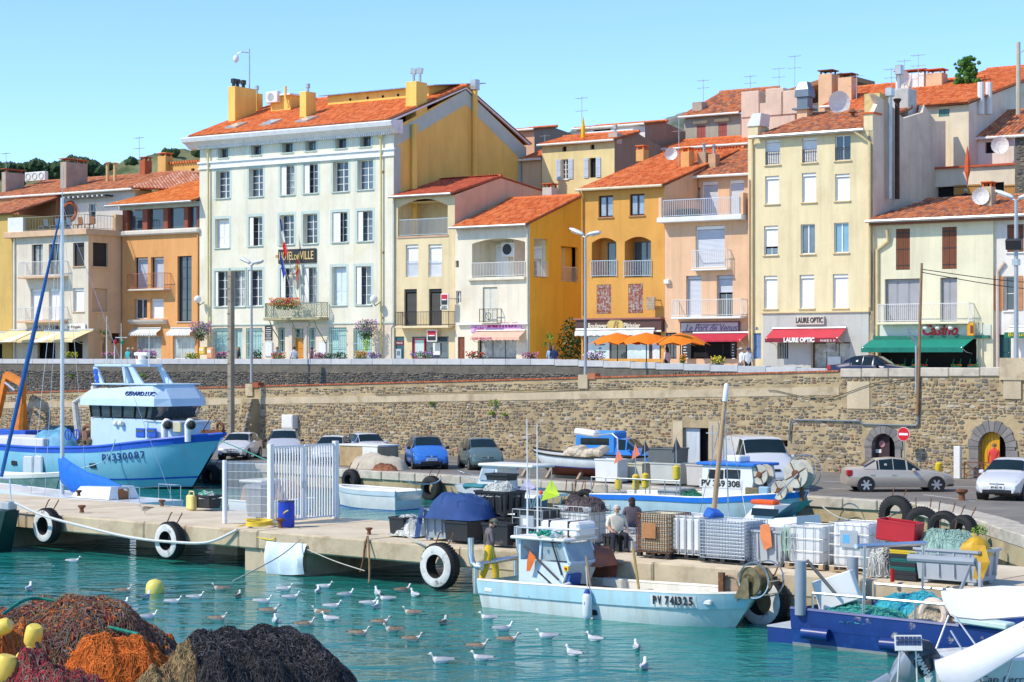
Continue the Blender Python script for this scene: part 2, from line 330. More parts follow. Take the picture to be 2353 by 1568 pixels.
def wall_grid(m,x0,x1,z0,z1,y,ops,rev=.3,top=None,cells=None):
 xs=sorted({x0,x1,*[q for o in ops for q in o[:2]],*(cells or[])});zs=sorted({z0,z1,*[q for o in ops for q in o[2:4]]})
 xs=[q for q in xs if x0-1e-6<=q<=x1+1e-6];zs=[q for q in zs if z0-1e-6<=q<=z1+1e-6]
 for i in range(len(xs)-1):
  for j in range(len(zs)-1):
   cx,cz=(xs[i]+xs[i+1])/2,(zs[j]+zs[j+1])/2
   if any(o[0]<cx<o[1]and o[2]<cz<o[3]for o in ops):continue
   za,zb=zs[j+1],zs[j+1]
   if top and j==len(zs)-2:za,zb=top(xs[i]),top(xs[i+1])
   m.poly((xs[i],y,zs[j]),(xs[i+1],y,zs[j]),(xs[i+1],y,zb),(xs[i],y,za))
 for o in ops:
  a,b,c,e=o[:4]
  m.poly((a,y,c),(a,y,e),(a,y+rev,e),(a,y+rev,c));m.poly((b,y,c),(b,y+rev,c),(b,y+rev,e),(b,y,e))
  m.poly((a,y,e),(b,y,e),(b,y+rev,e),(a,y+rev,e));m.poly((a,y,c),(a,y+rev,c),(b,y+rev,c),(b,y,c))
 return m
def wtop(a):return zbrick(a)if a<AR else 6.12
m=MB();wall_grid(m,AW0,AW1,-.3,4.4,WB,holes,.6,wtop,cells=[AR-.001,AR+.001]);m.poly((AW0,WB,wtop(AW0)),(AR,WB,wtop(AR)),(AR,WB+.45,wtop(AR)),(AW0,WB+.45,wtop(AW0)))
m.mk('mortar_face',mortar,lw)
for o in holes:MB().poly((o[0],WB+.6,o[2]),(o[1],WB+.6,o[2]),(o[1],WB+.6,o[3]),(o[0],WB+.6,o[3])).mk('dark_recess',dark,lw)
def zb(a):return wtop(a)-.62
m=MB();m.prism([(AW0,WB-.03,zb(AW0)-.42),(AR-.3,WB-.03,zb(AR)-.42),(AR-.3,WB-.03,zb(AR)),(AW0,WB-.03,zb(AW0))],(0,.05,0));m.mk('concrete_band',conc,lw)
for k,x0,x1,y0,y1,pr in(('P',712,912,285,530,.04),('P',2118,2275,85,440,.10),('O',880,965,640,985,.02),('O',1197,1285,640,985,.02)):
 r=wrect(k,x0,x1,y0,y1);MB().box(r[0],WB-pr,r[2],r[1],WB+.1,r[3]).mk('render_patch',conc,lw)
r=wrect('P',2105,2300,72,150);MB().box(r[0]-.1,WB-.16,5.9,r[1]+1,WB+.9,r[3]).mk('gate_pier',conc,lw)
b0=pb(545,1000,WB)[0]+1.0
m=MB();z1=zb(b0)-.1;m.loft([[(b0,WB,1.0),(b0,WB-1.25,1.0),(b0,WB-.55,z1),(b0,WB,z1)],[(b0+1.05,WB,1.0),(b0+1.05,WB-1.25,1.0),(b0+1.05,WB-.55,z1),(b0+1.05,WB,z1)]]);m.mk('buttress',mortar,lw)
field(lw,stone,'stone',[(x,z,w,h,.05,WB-1.25+.7*(z-1)/(z1-1)-.0)for x,z,w,h,p,y in rows(b0,b0+1.05,lambda a:1.1,lambda a:z1-.1,(.16,.3),(.2,.4),.03,(.04,.07),0)],40)
for bx in(pb(575,890,WB)[0],pb(1342,868,WB)[0]):
 z=wtop(bx);MB().box(bx-.33,WB-.12,z-.55,bx+.33,WB+.5,z+.22).mk('lamp_pedestal',conc,lw);br=MB().box(bx+.33,WB-.10,z-.02,bx+.85,WB+.4,z+.3).mk('brick_plinth',brick,lw,rnd=None)
greyst=M('grey dressed stone',rnd=[(.20,.19,.185),(.235,.22,.21),(.175,.168,.165),(.215,.2,.19)],rough=.85,var=.18,vs=3,bump=.008,bs=15)
def arch_ring(o,th,nv,jamb):
 cx=(o[0]+o[1])/2;r=(o[1]-o[0])/2;zs=o[3]-r
 for i in range(nv):
  t0,t1=math.pi*i/nv+.012,math.pi*(i+1)/nv-.012;q=th*(1 if i%2 else 1.12)
  m=MB();m.prism([(cx-rr*math.cos(t),WB-.09,zs+rr*math.sin(t))for rr,t in((r,t0),(r+q,t0),(r+q,t1),(r,t1))],(0,.35,0));m.mk('voussoir',greyst,lw,rnd=[R.random()]*m.n)
 z=1.2
 while z<zs-.05:
  h=min(jamb*R.uniform(.85,1.15),zs-z)
  for sd in(-1,1):
   q=th*R.uniform(.8,1.25);x=cx+sd*r;m=MB();m.box(min(x,x+sd*q),WB-.085,z+.01,max(x,x+sd*q),WB+.3,z+h-.01);m.mk('jamb_stone',greyst,lw,rnd=[R.random()]*m.n)
  z+=h
 m=MB()
 for sd in(-1,1):
  for i in range(6):
   t0,t1=math.pi/2*i/6,math.pi/2*(i+1)/6
   m.poly((cx+sd*r*math.cos(t0),WB+.02,zs+r*math.sin(t0)),(cx+sd*r*math.cos(t1),WB+.02,zs+r*math.sin(t1)),(cx+sd*r,WB+.02,o[3]+.01))
 m.mk('spandrel',greyst,lw,rnd=[.3]*m.n);return cx,r,zs
arch_ring(dB,.38,9,.42);arch_ring(dC,.5,11,.45)
av=[(o[0]-.55,o[1]+.55,0,o[3]+.55)if o in(dB,dC)else(o[0]-.15,o[1]+.15,o[2]-.1,o[3]+.2)for o in holes]
av+=[wrect('P',712,912,285,530),wrect('P',2118,2275,85,440),wrect('O',880,1285,640,985),(b0-.05,b0+1.1,0,9)]
def keep(a,z):
 px=CX+F*xy(a,WB)[0]/xy(a,WB)[1];return.97 if px<1050 else(.97-.25*min(1,(px-1050)/250)if px<1960 else.95)
st=rows(AW0,AW1,lambda a:1.22,lambda a:(zb(a)-.46 if a<AR-.3 else 6.05),(.10,.22),(.14,.46),.024,(.02,.055),WB,av,keep)
st+=rows(AW0,AR-.3,lambda a:zb(a)+.02,lambda a:wtop(a)-.12,(.1,.17),(.2,.5),.03,(.03,.05),WB,av,.95)
st=[q for q in st if-60<CX+F*xy(q[0],WB)[0]/xy(q[0],WB)[1]<2420]
field(lw,stone,'stone',st,300)
m=MB();sp=[];bm_=MB().box(0,0,0,.21,.36,.09,.008);me=bm_.mesh('brick',brick,rnd=[0]*bm_.n);a=AR-.3;k=0
while a>AW0+2:
 z=wtop(a);lw_tilt=math.atan2(zR[1]-zL[1],zR[0]-zL[0])
 if k<300:o=link('brick',me,lw,(a-.21,WB-.07,z+.0));o.rotation_euler.y=-lw_tilt
 else:sp.append((a-.21,z))
 a-=.222;k+=1
m=MB()
for x,z in sp:m.box(x,WB-.07,z,x+.21,WB+.29,z+.09)
if sp:stuff(m.mk('brick_mass',brick,lw,rnd=[R.random()for _ in range(m.n)]))
a=AR-.2
while a<AW1-1:
 l=R.uniform(1.2,2.3);r1=wrect('P',2105,2110,60,70)[0]-.1
 if a+l>r1-.3:l=r1-a
 if l<.4:break
 z=6.05+.11*(a-AR)/(r1-AR);MB().box(a+.015,WB-.1,z-.08,a+l-.015,WB+.4,z+.36+R.uniform(-.01,.02),.04).mk('parapet_block',capst,lw);a+=l
uw=thing('promenade_wall','dark slate stone wall capped with pale grey blocks below the house fronts','wall',(0,0,0),frame='p');OFF[uw.name]=vec(0,0,0)
AE=AR+4.5
def ztopu(a):
 x,y=xy(a,UB);return 6.9 if x<2 else 6.9-.035*(x-2)
m=MB();xs=np.linspace(AW0,AE,30)
for p,q in zip(xs,xs[1:]):
 m.poly((p,UB,0),(q,UB,0),(q,UB,ztopu(q)-.36),(p,UB,ztopu(p)-.36));m.poly((p,UB+.5,5),(p,UB+.5,ztopu(p)-.36),(q,UB+.5,ztopu(q)-.36),(q,UB+.5,5))
m.mk('mortar_face',mortar2,uw)
def seen(q):x,y=xy(q[0],UB);return-60<CX+F*x/y<2100
low=lambda a:min(zbrick(a)-.15,6.3)if a<AR else 6.0
st=[q for q in rows(AW0,AE,low,lambda a:ztopu(a)-.78,(.07,.14),(.18,.6),.018,(.03,.09),UB,(),.98)if seen(q)]
st+=[q for q in rows(AW0,AE,lambda a:ztopu(a)-.86,lambda a:ztopu(a)-.34,(.4,.46),(.06,.16),.012,(.03,.09),UB,(),1.,.05)if seen(q)]
field(uw,slate,'stone',st,300)
capg=M('pale grey cap block',rnd=[(.50,.515,.53),(.55,.56,.565),(.47,.49,.505),(.53,.53,.52)],rough=.8,var=.12,vs=2,bump=.006,bs=8)
a=AW0
while a<AE:
 l=R.uniform(1.75,1.95);z=ztopu(a+l/2);m=MB();m.box(a+.01,UB-.06,z-.36,a+l-.01,UB+.5,z+R.uniform(-.008,.008),.012);m.mk('cap_block',capg,uw,rnd=[R.random()]*m.n);a+=l
m=MB();xs=np.linspace(AW0,AR,12)
for p,q in zip(xs,xs[1:]):m.poly((p,WB+.4,zbrick(p)-.9),(q,WB+.4,zbrick(q)-.9),(q,UB+.02,zbrick(q)-.9),(p,UB+.02,zbrick(p)-.9))
o=struct(m.mk('ramp',asph));o.location=(*xy(0,0),0);o.rotation_euler.z=-PH
pave=M('pale street paving',(.52,.47,.39),.9,var=.15,vs=.6,spec=.2)
m=MB();g=[(-70,170),(-40,160),(0,130),(22,96),(40,80),(70,60)];back=[(-70,400),(-40,400),(0,400),(40,400),(80,400),(140,400)]
pr=[]
for a in(AW0,-120,-90,-75,-60,-48,-40,-30,-15,5):x0,y0=xy(a,WB+.35 if a>AR else UB+.3);x1,y1=xy(a,WB+40);pr.append(((x0,y0,zprom(x0)),(x1,y1,zprom(x0))))
for p,q in zip(pr,pr[1:]):m.poly(p[0],q[0],q[1],p[1])
struct(m.mk('promenade',pave))
earth=M('scrub hillside',(.19,.2,.10),.95,var=.4,vs=.03,bump=.5,bs=.2,col2=(.07,.10,.045),c2s=.045,c2w=(.46,.58),spec=.1)
earth2=M('rocky blue hillside',(.22,.24,.22),.95,var=.5,vs=.012,bump=3.,bs=.05,col2=(.11,.14,.10),c2s=.02,c2w=(.45,.6),spec=.1)
def hill(name,mat,y0,prof,depth,rg):
 m=MB();xs=[p[0]for p in prof];n=90;k=12;px=np.linspace(xs[0],xs[-1],n);py=np.interp(px,xs,[p[1]for p in prof]);rows_=[]
 for j in range(k+1):
  t=j/k;Y=y0+depth*t;row=[]
  for i in range(n):
   x=(px[i]-CX)/F*(y0+depth);zt=EYE+(HY-py[i])/F*(y0+depth);e=math.sin(t*math.pi/2)
   row.append((x,Y,5+(zt-5)*e+(rg.uniform(-1,1)*depth*.008 if 0<j else 0)))
  rows_.append(row)
 m.loft(rows_,cap=False,closed=False);return struct(m.mk(name,mat,smooth=2))
hill('hillside',earth,520,[(-200,400),(0,402),(200,398),(300,372),(385,353),(430,349),(470,348),(620,355),(800,380),(1000,420)],90,R)
hill('mountain',earth2,1500,[(1000,420),(1200,340),(1290,316),(1320,300),(1345,296),(1480,290),(1510,283),(1530,274),(1560,266),(1620,262),(1800,285),(2400,380)],300,R)

# the town: building kit
def rc(k,x0,x1,y0,y1,d):
 (a,b),(c,e)=zc(k,x0,y0),zc(k,x1,y1);xm=(a+c)/2;return[tz(a,b,d)[0],tz(c,e,d)[0],tz(xm,e,d)[1],tz(xm,b,d)[1]]
tilecols=[(.70,.17,.045),(.78,.22,.065),(.62,.14,.04),(.80,.26,.09),(.72,.19,.055),(.58,.13,.04),(.75,.23,.09)]
tile_o=M('orange roof tile',rnd=tilecols,rough=.8,var=.18,vs=4,spec=.2)
tile_r=M('red roof tile',rnd=[(.50,.10,.05),(.58,.13,.06),(.44,.09,.05),(.62,.15,.07),(.52,.11,.055)],rough=.8,var=.18,vs=4,spec=.2)
tile_b=M('weathered roof tile',rnd=[(.50,.17,.08),(.60,.21,.09),(.38,.14,.08),(.66,.28,.13),(.32,.15,.10),(.52,.22,.12),(.64,.20,.07)],rough=.88,var=.3,vs=3,spec=.2)
tile_p=M('salmon roof tile',rnd=[(.60,.30,.20),(.52,.22,.13),(.66,.36,.25),(.56,.25,.16)],rough=.85,var=.2,vs=4,spec=.2)
tile_s=M('sunny orange roof tile',rnd=[(.72,.22,.055),(.66,.18,.04),(.78,.28,.08),(.62,.17,.045)],rough=.8,var=.15,vs=4,spec=.2)
under=M('roof underlay',(.28,.09,.04),.9,var=.2)
SH={}
def shared(key,f):
 if key not in SH:SH[key]=f()
 return SH[key]
def tile_tpl():
 m=MB();r=[]
 for y,sc_,dz in((0,1,.035),(1,.86,.0)):
  r.append([(math.cos(math.pi*k/5)*.5*sc_,y,math.sin(math.pi*k/5)*.42*sc_+dz)for k in range(6)])
 m.loft(r,cap=False,closed=False);m.add(r[0],[tuple(range(6))]);return m
def roof(parent,e0,e1,r1,r0,mat,nind=0,w=.22,l=.36,ridge=True,name='roof'):
 e0,e1,r0,r1=[vec(*q)for q in(e0,e1,r0,r1)];E=(e1-e0);W_=np.linalg.norm(E);E/=W_;S=r0-e0;S=S-E*(S@E);L_=np.linalg.norm(S);S/=L_;Nn=np.cross(E,S)
 b=MB();b.prism([e0,e1,r1,r0],tuple(-Nn*.1));ro=b.mk(name,under,parent)
 rm=Matrix((E,S,Nn)).transposed();eu=rm.to_euler();mm=np.array(rm);tp=tile_tpl();tv=np.array(tp.v)*(w*.96,l*1.15,w*.9);off=OFF.get(parent.name)
 me=None;sp=[];nr=max(1,int(L_/l));u0,u1=(r0-e0)@E,(r1-e0)@E
 for j in range(nr+1):
  t=j*l/L_
  if t>1:break
  lo,hi=u0*t,W_+(u1-W_)*t;n0=math.ceil((lo+.05)/w);x=n0*w
  while x<hi-.05:sp.append(e0+E*x+S*(j*l-.05)+Nn*.01);x+=w
 if nind:
  me=bpy.data.meshes.new('tile');t2=MB();t2.v=tv.tolist();t2.f=tp.f;t2.mi=[0]*len(tp.f);t2.n=tp.n;me=t2.mesh('tile',mat,rnd=[0]*tp.n,smooth=True)
  for p in sp[:nind]:link('tile',me,ro,tuple(p),eu)
 rest=sp[nind:]
 if rest:
  tv2=tv@mm.T;P=np.array(rest);Vv=(P[:,None,:]+tv2[None]).reshape(-1,3);m=MB();m.v=Vv.tolist();m.n=len(Vv)
  m.f=[tuple(i*tp.n+q for q in f)for i in range(len(rest))for f in tp.f];m.mi=[0]*len(m.f);rn=np.repeat([R.random()for _ in rest],tp.n)
  stuff(m.mk('tile_mass',mat,ro,rnd=rn,smooth=True))
 if ridge:
  n=max(1,int(np.linalg.norm(r1-r0)/.4));m=MB()
  for i in range(n):
   p,q=r0+(r1-r0)*i/n,r0+(r1-r0)*(i+1.08)/n;m.tube([p+(0,0,.02),q+(0,0,.04)],[.14,.125],8)
  stuff(m.mk('ridge_tile',mat,ro,rnd=[R.random()for _ in range(m.n)],smooth=True))
 return ro
def frame_mb(r,y,t=.06,dp=.06,mull=1):
 m=MB();a,b,c,e=r
 m.box(a,y-dp,c,a+t,y,e);m.box(b-t,y-dp,c,b,y,e);m.box(a+t,y-dp,e-t,b-t,y,e);m.box(a+t,y-dp,c,b-t,y,c+t)
 if mull:x=(a+b)/2;m.box(x-t*.6,y-dp-.005,c+t,x+t*.6,y-.002,e-t)
 return m
def pane_me(mat):return shared(('pane',mat.name),lambda:MB().box(0,0,0,1,.012,1).mesh('pane',mat))
def panes(w,r,y,nc,nr,mat,bar=.035,t=.06,barm=None):
 a,b,c,e=r[0]+t,r[1]-t,r[2]+t,r[3]-t;pw,ph=(b-a)/nc,(e-c)/nr;me=pane_me(mat);bm_=MB()
 for i in range(nc):
  for j in range(nr):link('pane',me,w,(a+i*pw+bar/2,y-.02,c+j*ph+bar/2),scale=(pw-bar,1,ph-bar))
 for i in range(1,nc):bm_.box(a+i*pw-bar/2,y-.045,c,a+i*pw+bar/2,y,e)
 for j in range(1,nr):bm_.box(a,y-.043,c+j*ph-bar/2,b,y-.002,c+j*ph+bar/2)
 if bm_.n:bm_.mk('glazing_bar',barm or white,w)
def sill(w,r,d,mat,pr=.1,t=.07,ex=.08):MB().box(r[0]-ex,d-pr,r[2]-t,r[1]+ex,d+.1,r[2]-.003,.008).mk('sill',mat,w)
def slats(w,r,y,mat,st=.075,name='roller_shutter'):
 n=max(2,int((r[3]-r[2])/st));rg=[]
 for i in range(n):
  z0=r[2]+(r[3]-r[2])*i/n;z1=r[2]+(r[3]-r[2])*(i+.8)/n;rg+=[[(r[0],y,z0),(r[1],y,z0)],[(r[0],y-.014,(z0+z1)/2),(r[1],y-.014,(z0+z1)/2)],[(r[0],y,z1),(r[1],y,z1)]]
 return MB().loft(rg,cap=False,closed=False).mk(name,mat,w)
shut_w=M('white roller shutter',(.78,.79,.82),.5,var=.04)
shut_g=M('grey roller shutter',(.50,.54,.62),.5,var=.05)
def leaf(w,x0,x1,z0,z1,y,mat,name='shutter_leaf',bars=True,ang=0,hinge=0,ironm=None):
 m=MB();n=max(2,int((x1-x0)/.13));wdt=(x1-x0)/n
 for i in range(n):m.box(x0+i*wdt+.004,y-.035,z0,x0+(i+1)*wdt-.004,y,z1,.004)
 o=m.mk(name,mat,w)
 if bars:
  m=MB()
  for t in(.1,.5,.9):z=z0+(z1-z0)*t;m.box(x0+.01,y-.05,z-.025,x1-.01,y-.036,z+.025)
  m.mk('strap',ironm or mat,w)
 return o
def win(p,k,x0,x1,y0,y1,d,kind,rev=.22,**o):
 r=rc(k,x0,x1,y0,y1,d);return wn(p,r,d,kind,rev,**o)
def wn(p,r,d,kind,rev=.22,fm=None,nr=4,nc=2,sl=True,slm=None,f=1.,col=None,gl=None,t=.06,open_l=0,surround=None):
 y=d+rev;fm=fm or white;w=None;gl=gl or R.choice((glass,glass,glass2,curt))
 if kind=='fr':
  w=frame_mb(r,y,t).mk('window',fm,p);panes(w,r,y,nc,nr,gl or glass,barm=fm,t=t)
  if open_l:
   MB().box(r[0]+.05,d+.06,r[2]+.03,r[0]+.05+open_l,d+.1,r[3]-.03).mk('shutter_leaf',white,w)
 elif kind=='rs':
  w=frame_mb(r,y,.05,.07,0).mk('window',fm,p);z=r[3]-(r[3]-r[2])*f;bh=min(.22,(r[3]-r[2])*.12)
  slats(w,(r[0]+.05,r[1]-.05,z+.02,r[3]-bh),y-.02,col or shut_w)
  MB().box(r[0]+.02,y-.12,r[3]-bh,r[1]-.02,y-.01,r[3]-.01,.02).mk('shutter_box',fm,w)
  if f<.98:panes(w,(r[0],r[1],r[2],z),y,2,1,gl or glass,barm=fm)
 elif kind=='ws':
  w=MB().box(r[0],d+.08,r[2],r[1],d+.09,r[3]).mk('window',dark,p);x=(r[0]+r[1])/2
  leaf(w,r[0]+.01,x-.005,r[2]+.02,r[3]-.01,d+.06,col,ironm=fm if fm is not white else None);leaf(w,x+.005,r[1]-.01,r[2]+.02,r[3]-.01,d+.06,col,ironm=fm if fm is not white else None)
 elif kind=='panel':
  w=MB().box(r[0],y-.02,r[2],r[1],y,r[3]).mk('window',dark,p);n=nc
  for i in range(n):
   a=r[0]+(r[1]-r[0])*i/n+.008;b=r[0]+(r[1]-r[0])*(i+1)/n-.008;m=MB().box(a,y-.055,r[2]+.02,b,y-.02,r[3]-.02)
   for t0,t1 in((.05,.32),(.36,.95)):z0,z1=r[2]+(r[3]-r[2])*t0,r[2]+(r[3]-r[2])*t1;m.box(a+.06,y-.075,z0,b-.06,y-.05,z1,.01)
   m.mk('shutter_leaf',col or fm,w)
 elif kind=='gl':
  w=frame_mb(r,y,t,.06,nc==2).mk('window',fm,p);panes(w,r,y,nc,nr,gl or glass,barm=fm,t=t)
 elif kind=='hole':
  w=MB().box(r[0],y,r[2],r[1],y+.02,r[3]).mk('recess',dark,p)
 elif kind=='door':
  m=frame_mb(r,y,.07,.08,0);w=m.mk('door',fm,p);m=MB().box(r[0]+.07,y-.05,r[2],r[1]-.07,y-.01,r[3]-.07)
  for t0,t1 in((.06,.42),(.48,.94)):m.box(r[0]+.2,y-.07,r[2]+(r[3]-r[2])*t0,r[1]-.2,y-.05,r[2]+(r[3]-r[2])*t1,.012)
  m.mk('door_leaf',col,w);MB().sph((r[1]-.16,y-.09,r[2]+(r[3]-r[2])*.47),.035,8,6).mk('handle',alu,w)
 if sl and kind not in('hole','door')and XF[0]is None:sill(w,r,d,slm or white)
 if surround:a,b,c,e=r;q=.2;m=MB();m.box(a-q,d-.006,c-.1,a,d+.02,e+q);m.box(b,d-.006,c-.1,b+q,d+.02,e+q);m.box(a,d-.006,e,b,d+.02,e+q);m.mk('surround',surround,w)
 return w
def rlg(p,pts,h,mat,st=.115,name='railing',bar=.018,topw=.045,low=.08):
 m=MB()
 for a,b in zip(pts,pts[1:]):
  m.bar((a[0],a[1],a[2]+h),(b[0],b[1],b[2]+h),topw,.035);m.bar((a[0],a[1],a[2]+low),(b[0],b[1],b[2]+low),.03,.03)
 for a in pts:m.bar((a[0],a[1],a[2]),(a[0],a[1],a[2]+h),.035)
 ro=m.mk(name,mat,p);me=shared(('bal',mat.name,round(h,2),bar),lambda:MB().box(-bar/2,-bar/2,low,bar/2,bar/2,h-.02).mesh('baluster',mat))
 for a,b in zip(pts,pts[1:]):
  L_=math.dist(a[:2],b[:2]);n=max(1,int(L_/st))
  for i in range(1,n):link('baluster',me,ro,(a[0]+(b[0]-a[0])*i/n,a[1]+(b[1]-a[1])*i/n,a[2]+(b[2]-a[2])*i/n))
 return ro
def bcy(p,k,x0,x1,y0,y1,d,proj,railm,slabm,st=.115,slab=.18,sides=True):
 r=rc(k,x0,x1,y0,y1,d-proj);z=r[2];b=MB().box(r[0]-.05,d-proj-.05,z,r[1]+.05,d+.02,z+slab,.02).mk('balcony',slabm,p);h=r[3]-z-slab
 y=d-proj+.03;pts=[(r[0],y,z+slab),(r[1],y,z+slab)]
 if sides:pts=[(r[0],d,z+slab)]+pts+[(r[1],d,z+slab)]
 rlg(b,pts,h,railm,st);return r
def awning(p,s0,s1,d,zt,proj,drop,val,mat,valm=None,arms=True,scal=0):
 m=MB();n=10;rg=[]
 for i in range(n+1):
  x=s0+(s1-s0)*i/n;sg=-.02*(i%2);rg.append([(x,d-.02,zt),(x,d-proj*.5,zt-drop*.47+sg),(x,d-proj,zt-drop)])
 m.loft(rg,cap=False,closed=False);a=m.mk('awning',mat,p);m=MB();rg=[];n=24
 for i in range(n+1):x=s0+(s1-s0)*i/n;rg.append([(x,d-proj,zt-drop),(x,d-proj-.02*math.sin(i*1.7),zt-drop-val+(scal*(i%2)))])
 m.loft(rg,cap=False,closed=False).mk('valance',valm or mat,a);MB().cyl((s0,d-.08,zt+.03),(s1,d-.08,zt+.03),.07,n=8).mk('roller',galv,a)
 if arms:
  m=MB()
  for x in(s0+.1,s1-.1):m.tube([(x,d,zt-drop-.35),(x,d-proj*.6,zt-drop-.25),(x,d-proj,zt-drop)],.02,6)
  m.mk('arm',alu,a)
 return a
def pipe(p,pts,r,mat,name='downpipe'):return MB().tube(pts,r,8).mk(name,mat,p,smooth=True)
def chm(p,s,d,z0,z1,ws,wd,mat,top='tiles',tm=None):
 c=MB().box(s-ws/2,d-wd/2,z0,s+ws/2,d+wd/2,z1,.02).mk('chimney',mat,p)
 if top=='tiles':
  m=MB()
  for q in(-1,1):
   for e in(-1,1):m.box(s+q*ws*.36-.05,d+e*wd*.36-.05,z1,s+q*ws*.36+.05,d+e*wd*.36+.05,z1+.22)
  m.box(s-ws*.56,d-wd*.56,z1+.22,s+ws*.56,d+wd*.56,z1+.3,.02);m.mk('chimney_cap',tm or tile_o,c,rnd=[.2]*m.n)
 elif top=='pot':
  m=MB();m.cyl((s,d,z1-.02),(s,d,z1+.35),.11,.09,10);m.box(s-.13,d-.13,z1+.3,s+.13,d+.13,z1+.62,.02);m.mk('chimney_pot',galv,c)
 elif top=='pots':
  for i,(dx,dy)in enumerate(((0,-wd*.4),(0,-wd*.22),(0,wd*.05))):m=MB();m.cyl((s+dx,d+dy,z1-.02),(s+dx,d+dy,z1+.3),.13,n=10);m.box(s+dx-.16,d+dy-.16,z1+.26,s+dx+.16,d+dy+.16,z1+.6,.02);m.mk('chimney_pot',black,c)
 elif top=='pipe':
  m=MB();m.cyl((s,d,z1-.02),(s,d,z1+.5),.09,n=10);m.lathe([(.05,z1+.5),(.2,z1+.52),(.02,z1+.66)],(s,d,0),10);m.mk('flue',galv,c)
 return c
def ant(p,s,d,z0,h,n=5,w=.5,yaw=0.):
 m=MB();m.cyl((s,d,z0),(s,d,z0+h),.022,n=5);c,q=math.cos(yaw),math.sin(yaw)
 for bz,nn in((h-.1,n),(h*.72,max(2,n-2))):
  m.cyl((s-.5*c,d-.5*q,z0+bz),(s+.5*c,d+.5*q,z0+bz),.014,n=4)
  for i in range(nn):
   t=-.45+.9*i/max(1,nn-1);l=w*(.5-.06*i);x,y=s+t*c,d+t*q;m.cyl((x-q*l,y+c*l,z0+bz),(x+q*l,y-c*l,z0+bz),.01,n=4)
 return m.mk('antenna',galv,p)
def dish(p,s,d,z,r,yaw=0.,mat=None):
 m=MB();rg=[[(s+math.cos(yaw)*0+rr*math.cos(t)*math.cos(yaw)+h*math.sin(yaw),d+rr*math.cos(t)*math.sin(yaw)-h*math.cos(yaw),z+rr*math.sin(t))for t in np.linspace(0,2*math.pi,14,endpoint=False)]for rr,h in((.02,0),(r*.5,.04),(r,.16))]
 m.loft(rg,cap=False);m.cyl((s,d,z),(s,d+.3,z-.1),.03,n=6);m.cyl((s+.1*math.sin(yaw),d-.1,z-r),(s,d-.55,z-.2),.015,n=4);return m.mk('satellite_dish',mat or offw,p)
def block(name,label,k,x0,x1,yt,d,depth,wallm,ops=(),rev=.22,zt=None,cat='house',zb=5.3,sidem=None,gable=None,arches=(),backz=None,x0k=None,x1k=None,sideops=(),split=None):
 (a,b),(c,e)=zc(x0k or k,x0,yt),zc(x1k or k,x1,yt);s0,s1=tz(a,b,d)[0],tz(c,e,d)[0];z1=zt if zt is not None else tz((a+c)/2,(b+e)/2,d)[1]
 ro=thing(name,label,cat,((s0+s1)/2,d,zb),frame='t');m=MB();ol=[rc(*o,d)if isinstance(o[0],str)else list(o)for o in ops]
 for o in ol:o[2]=max(o[2],zb)
 wall_grid(m,s0,s1,zb,z1,d,ol,rev);m.mk('wall',wallm,ro)
 m=MB();bz=backz or z1;sm=sidem or wallm
 sd=[rect_side(s1,*o)for o in sideops]
 if sd:
  XF[0]=lambda q:(s1-q[1],q[0],q[2]);wall_grid(m,d,d+depth,zb,z1,0,sd,rev);m.mk('side_wall',sm,ro);XF[0]=None;m=MB()
 else:m.poly((s1,d,zb),(s1,d+depth,zb),(s1,d+depth,bz),(s1,d,z1))
 m.poly((s0,d,zb),(s0,d,z1),(s0,d+depth,bz),(s0,d+depth,zb));m.poly((s0,d+depth,zb),(s0,d+depth,bz),(s1,d+depth,bz),(s1,d+depth,zb));m.poly((s0,d,z1),(s1,d,z1),(s1,d+depth,bz),(s0,d+depth,bz))
 if gable:
  for s in(s0,s1):m.poly((s,d,z1),(s,d+gable[0],gable[1]),(s,d+depth,bz))
 m.mk('side_wall',sm,ro)
 return ro,s0,s1,z1,ol,sd
def rect_side(s,k,x0,x1,y0,y1):
 (a,b),(c,e)=zc(k,x0,y0),zc(k,x1,y1);xm=(a+c)/2;return[ts(a,b,s)[0],ts(c,e,s)[0],ts(xm,e,s)[1],ts(xm,b,s)[1]]
def afl(p,r,d,rise,mat,rev=.22,n=10):
 m=MB();a,b,z=r[0],r[1],r[3];fr=[]
 for i in range(n+1):
  t=i/n;fr.append((a+(b-a)*t,z-rise*(2*t-1)**2))
 for(x0,q0),(x1,q1)in zip(fr,fr[1:]):m.poly((x0,d,q0),(x1,d,q1),(x1,d,z),(x0,d,z));m.poly((x0,d,q0),(x0,d+rev,q0),(x1,d+rev,q1),(x1,d,q1))
 return m.mk('arch',mat,p)
def sgb(p,r,d,mat,s,h,w,tm,t=.05,shear=0,name='sign',dx=0,bold=0):
 b=MB().box(r[0],d-t,r[2],r[1],d-.002,r[3],.012).mk(name,mat,p)
 if s:text(s,((r[0]+r[1])/2+dx,d-t-.012,(r[2]+r[3])/2),h,w,tm,b,shear=shear,bold=bold)
 return b
def eave(p,s0,s1,d,z,mat,r=.09):return MB().tube([(s0,d,z),(s1,d,z)],r,8).mk('gutter',mat,p,smooth=True)

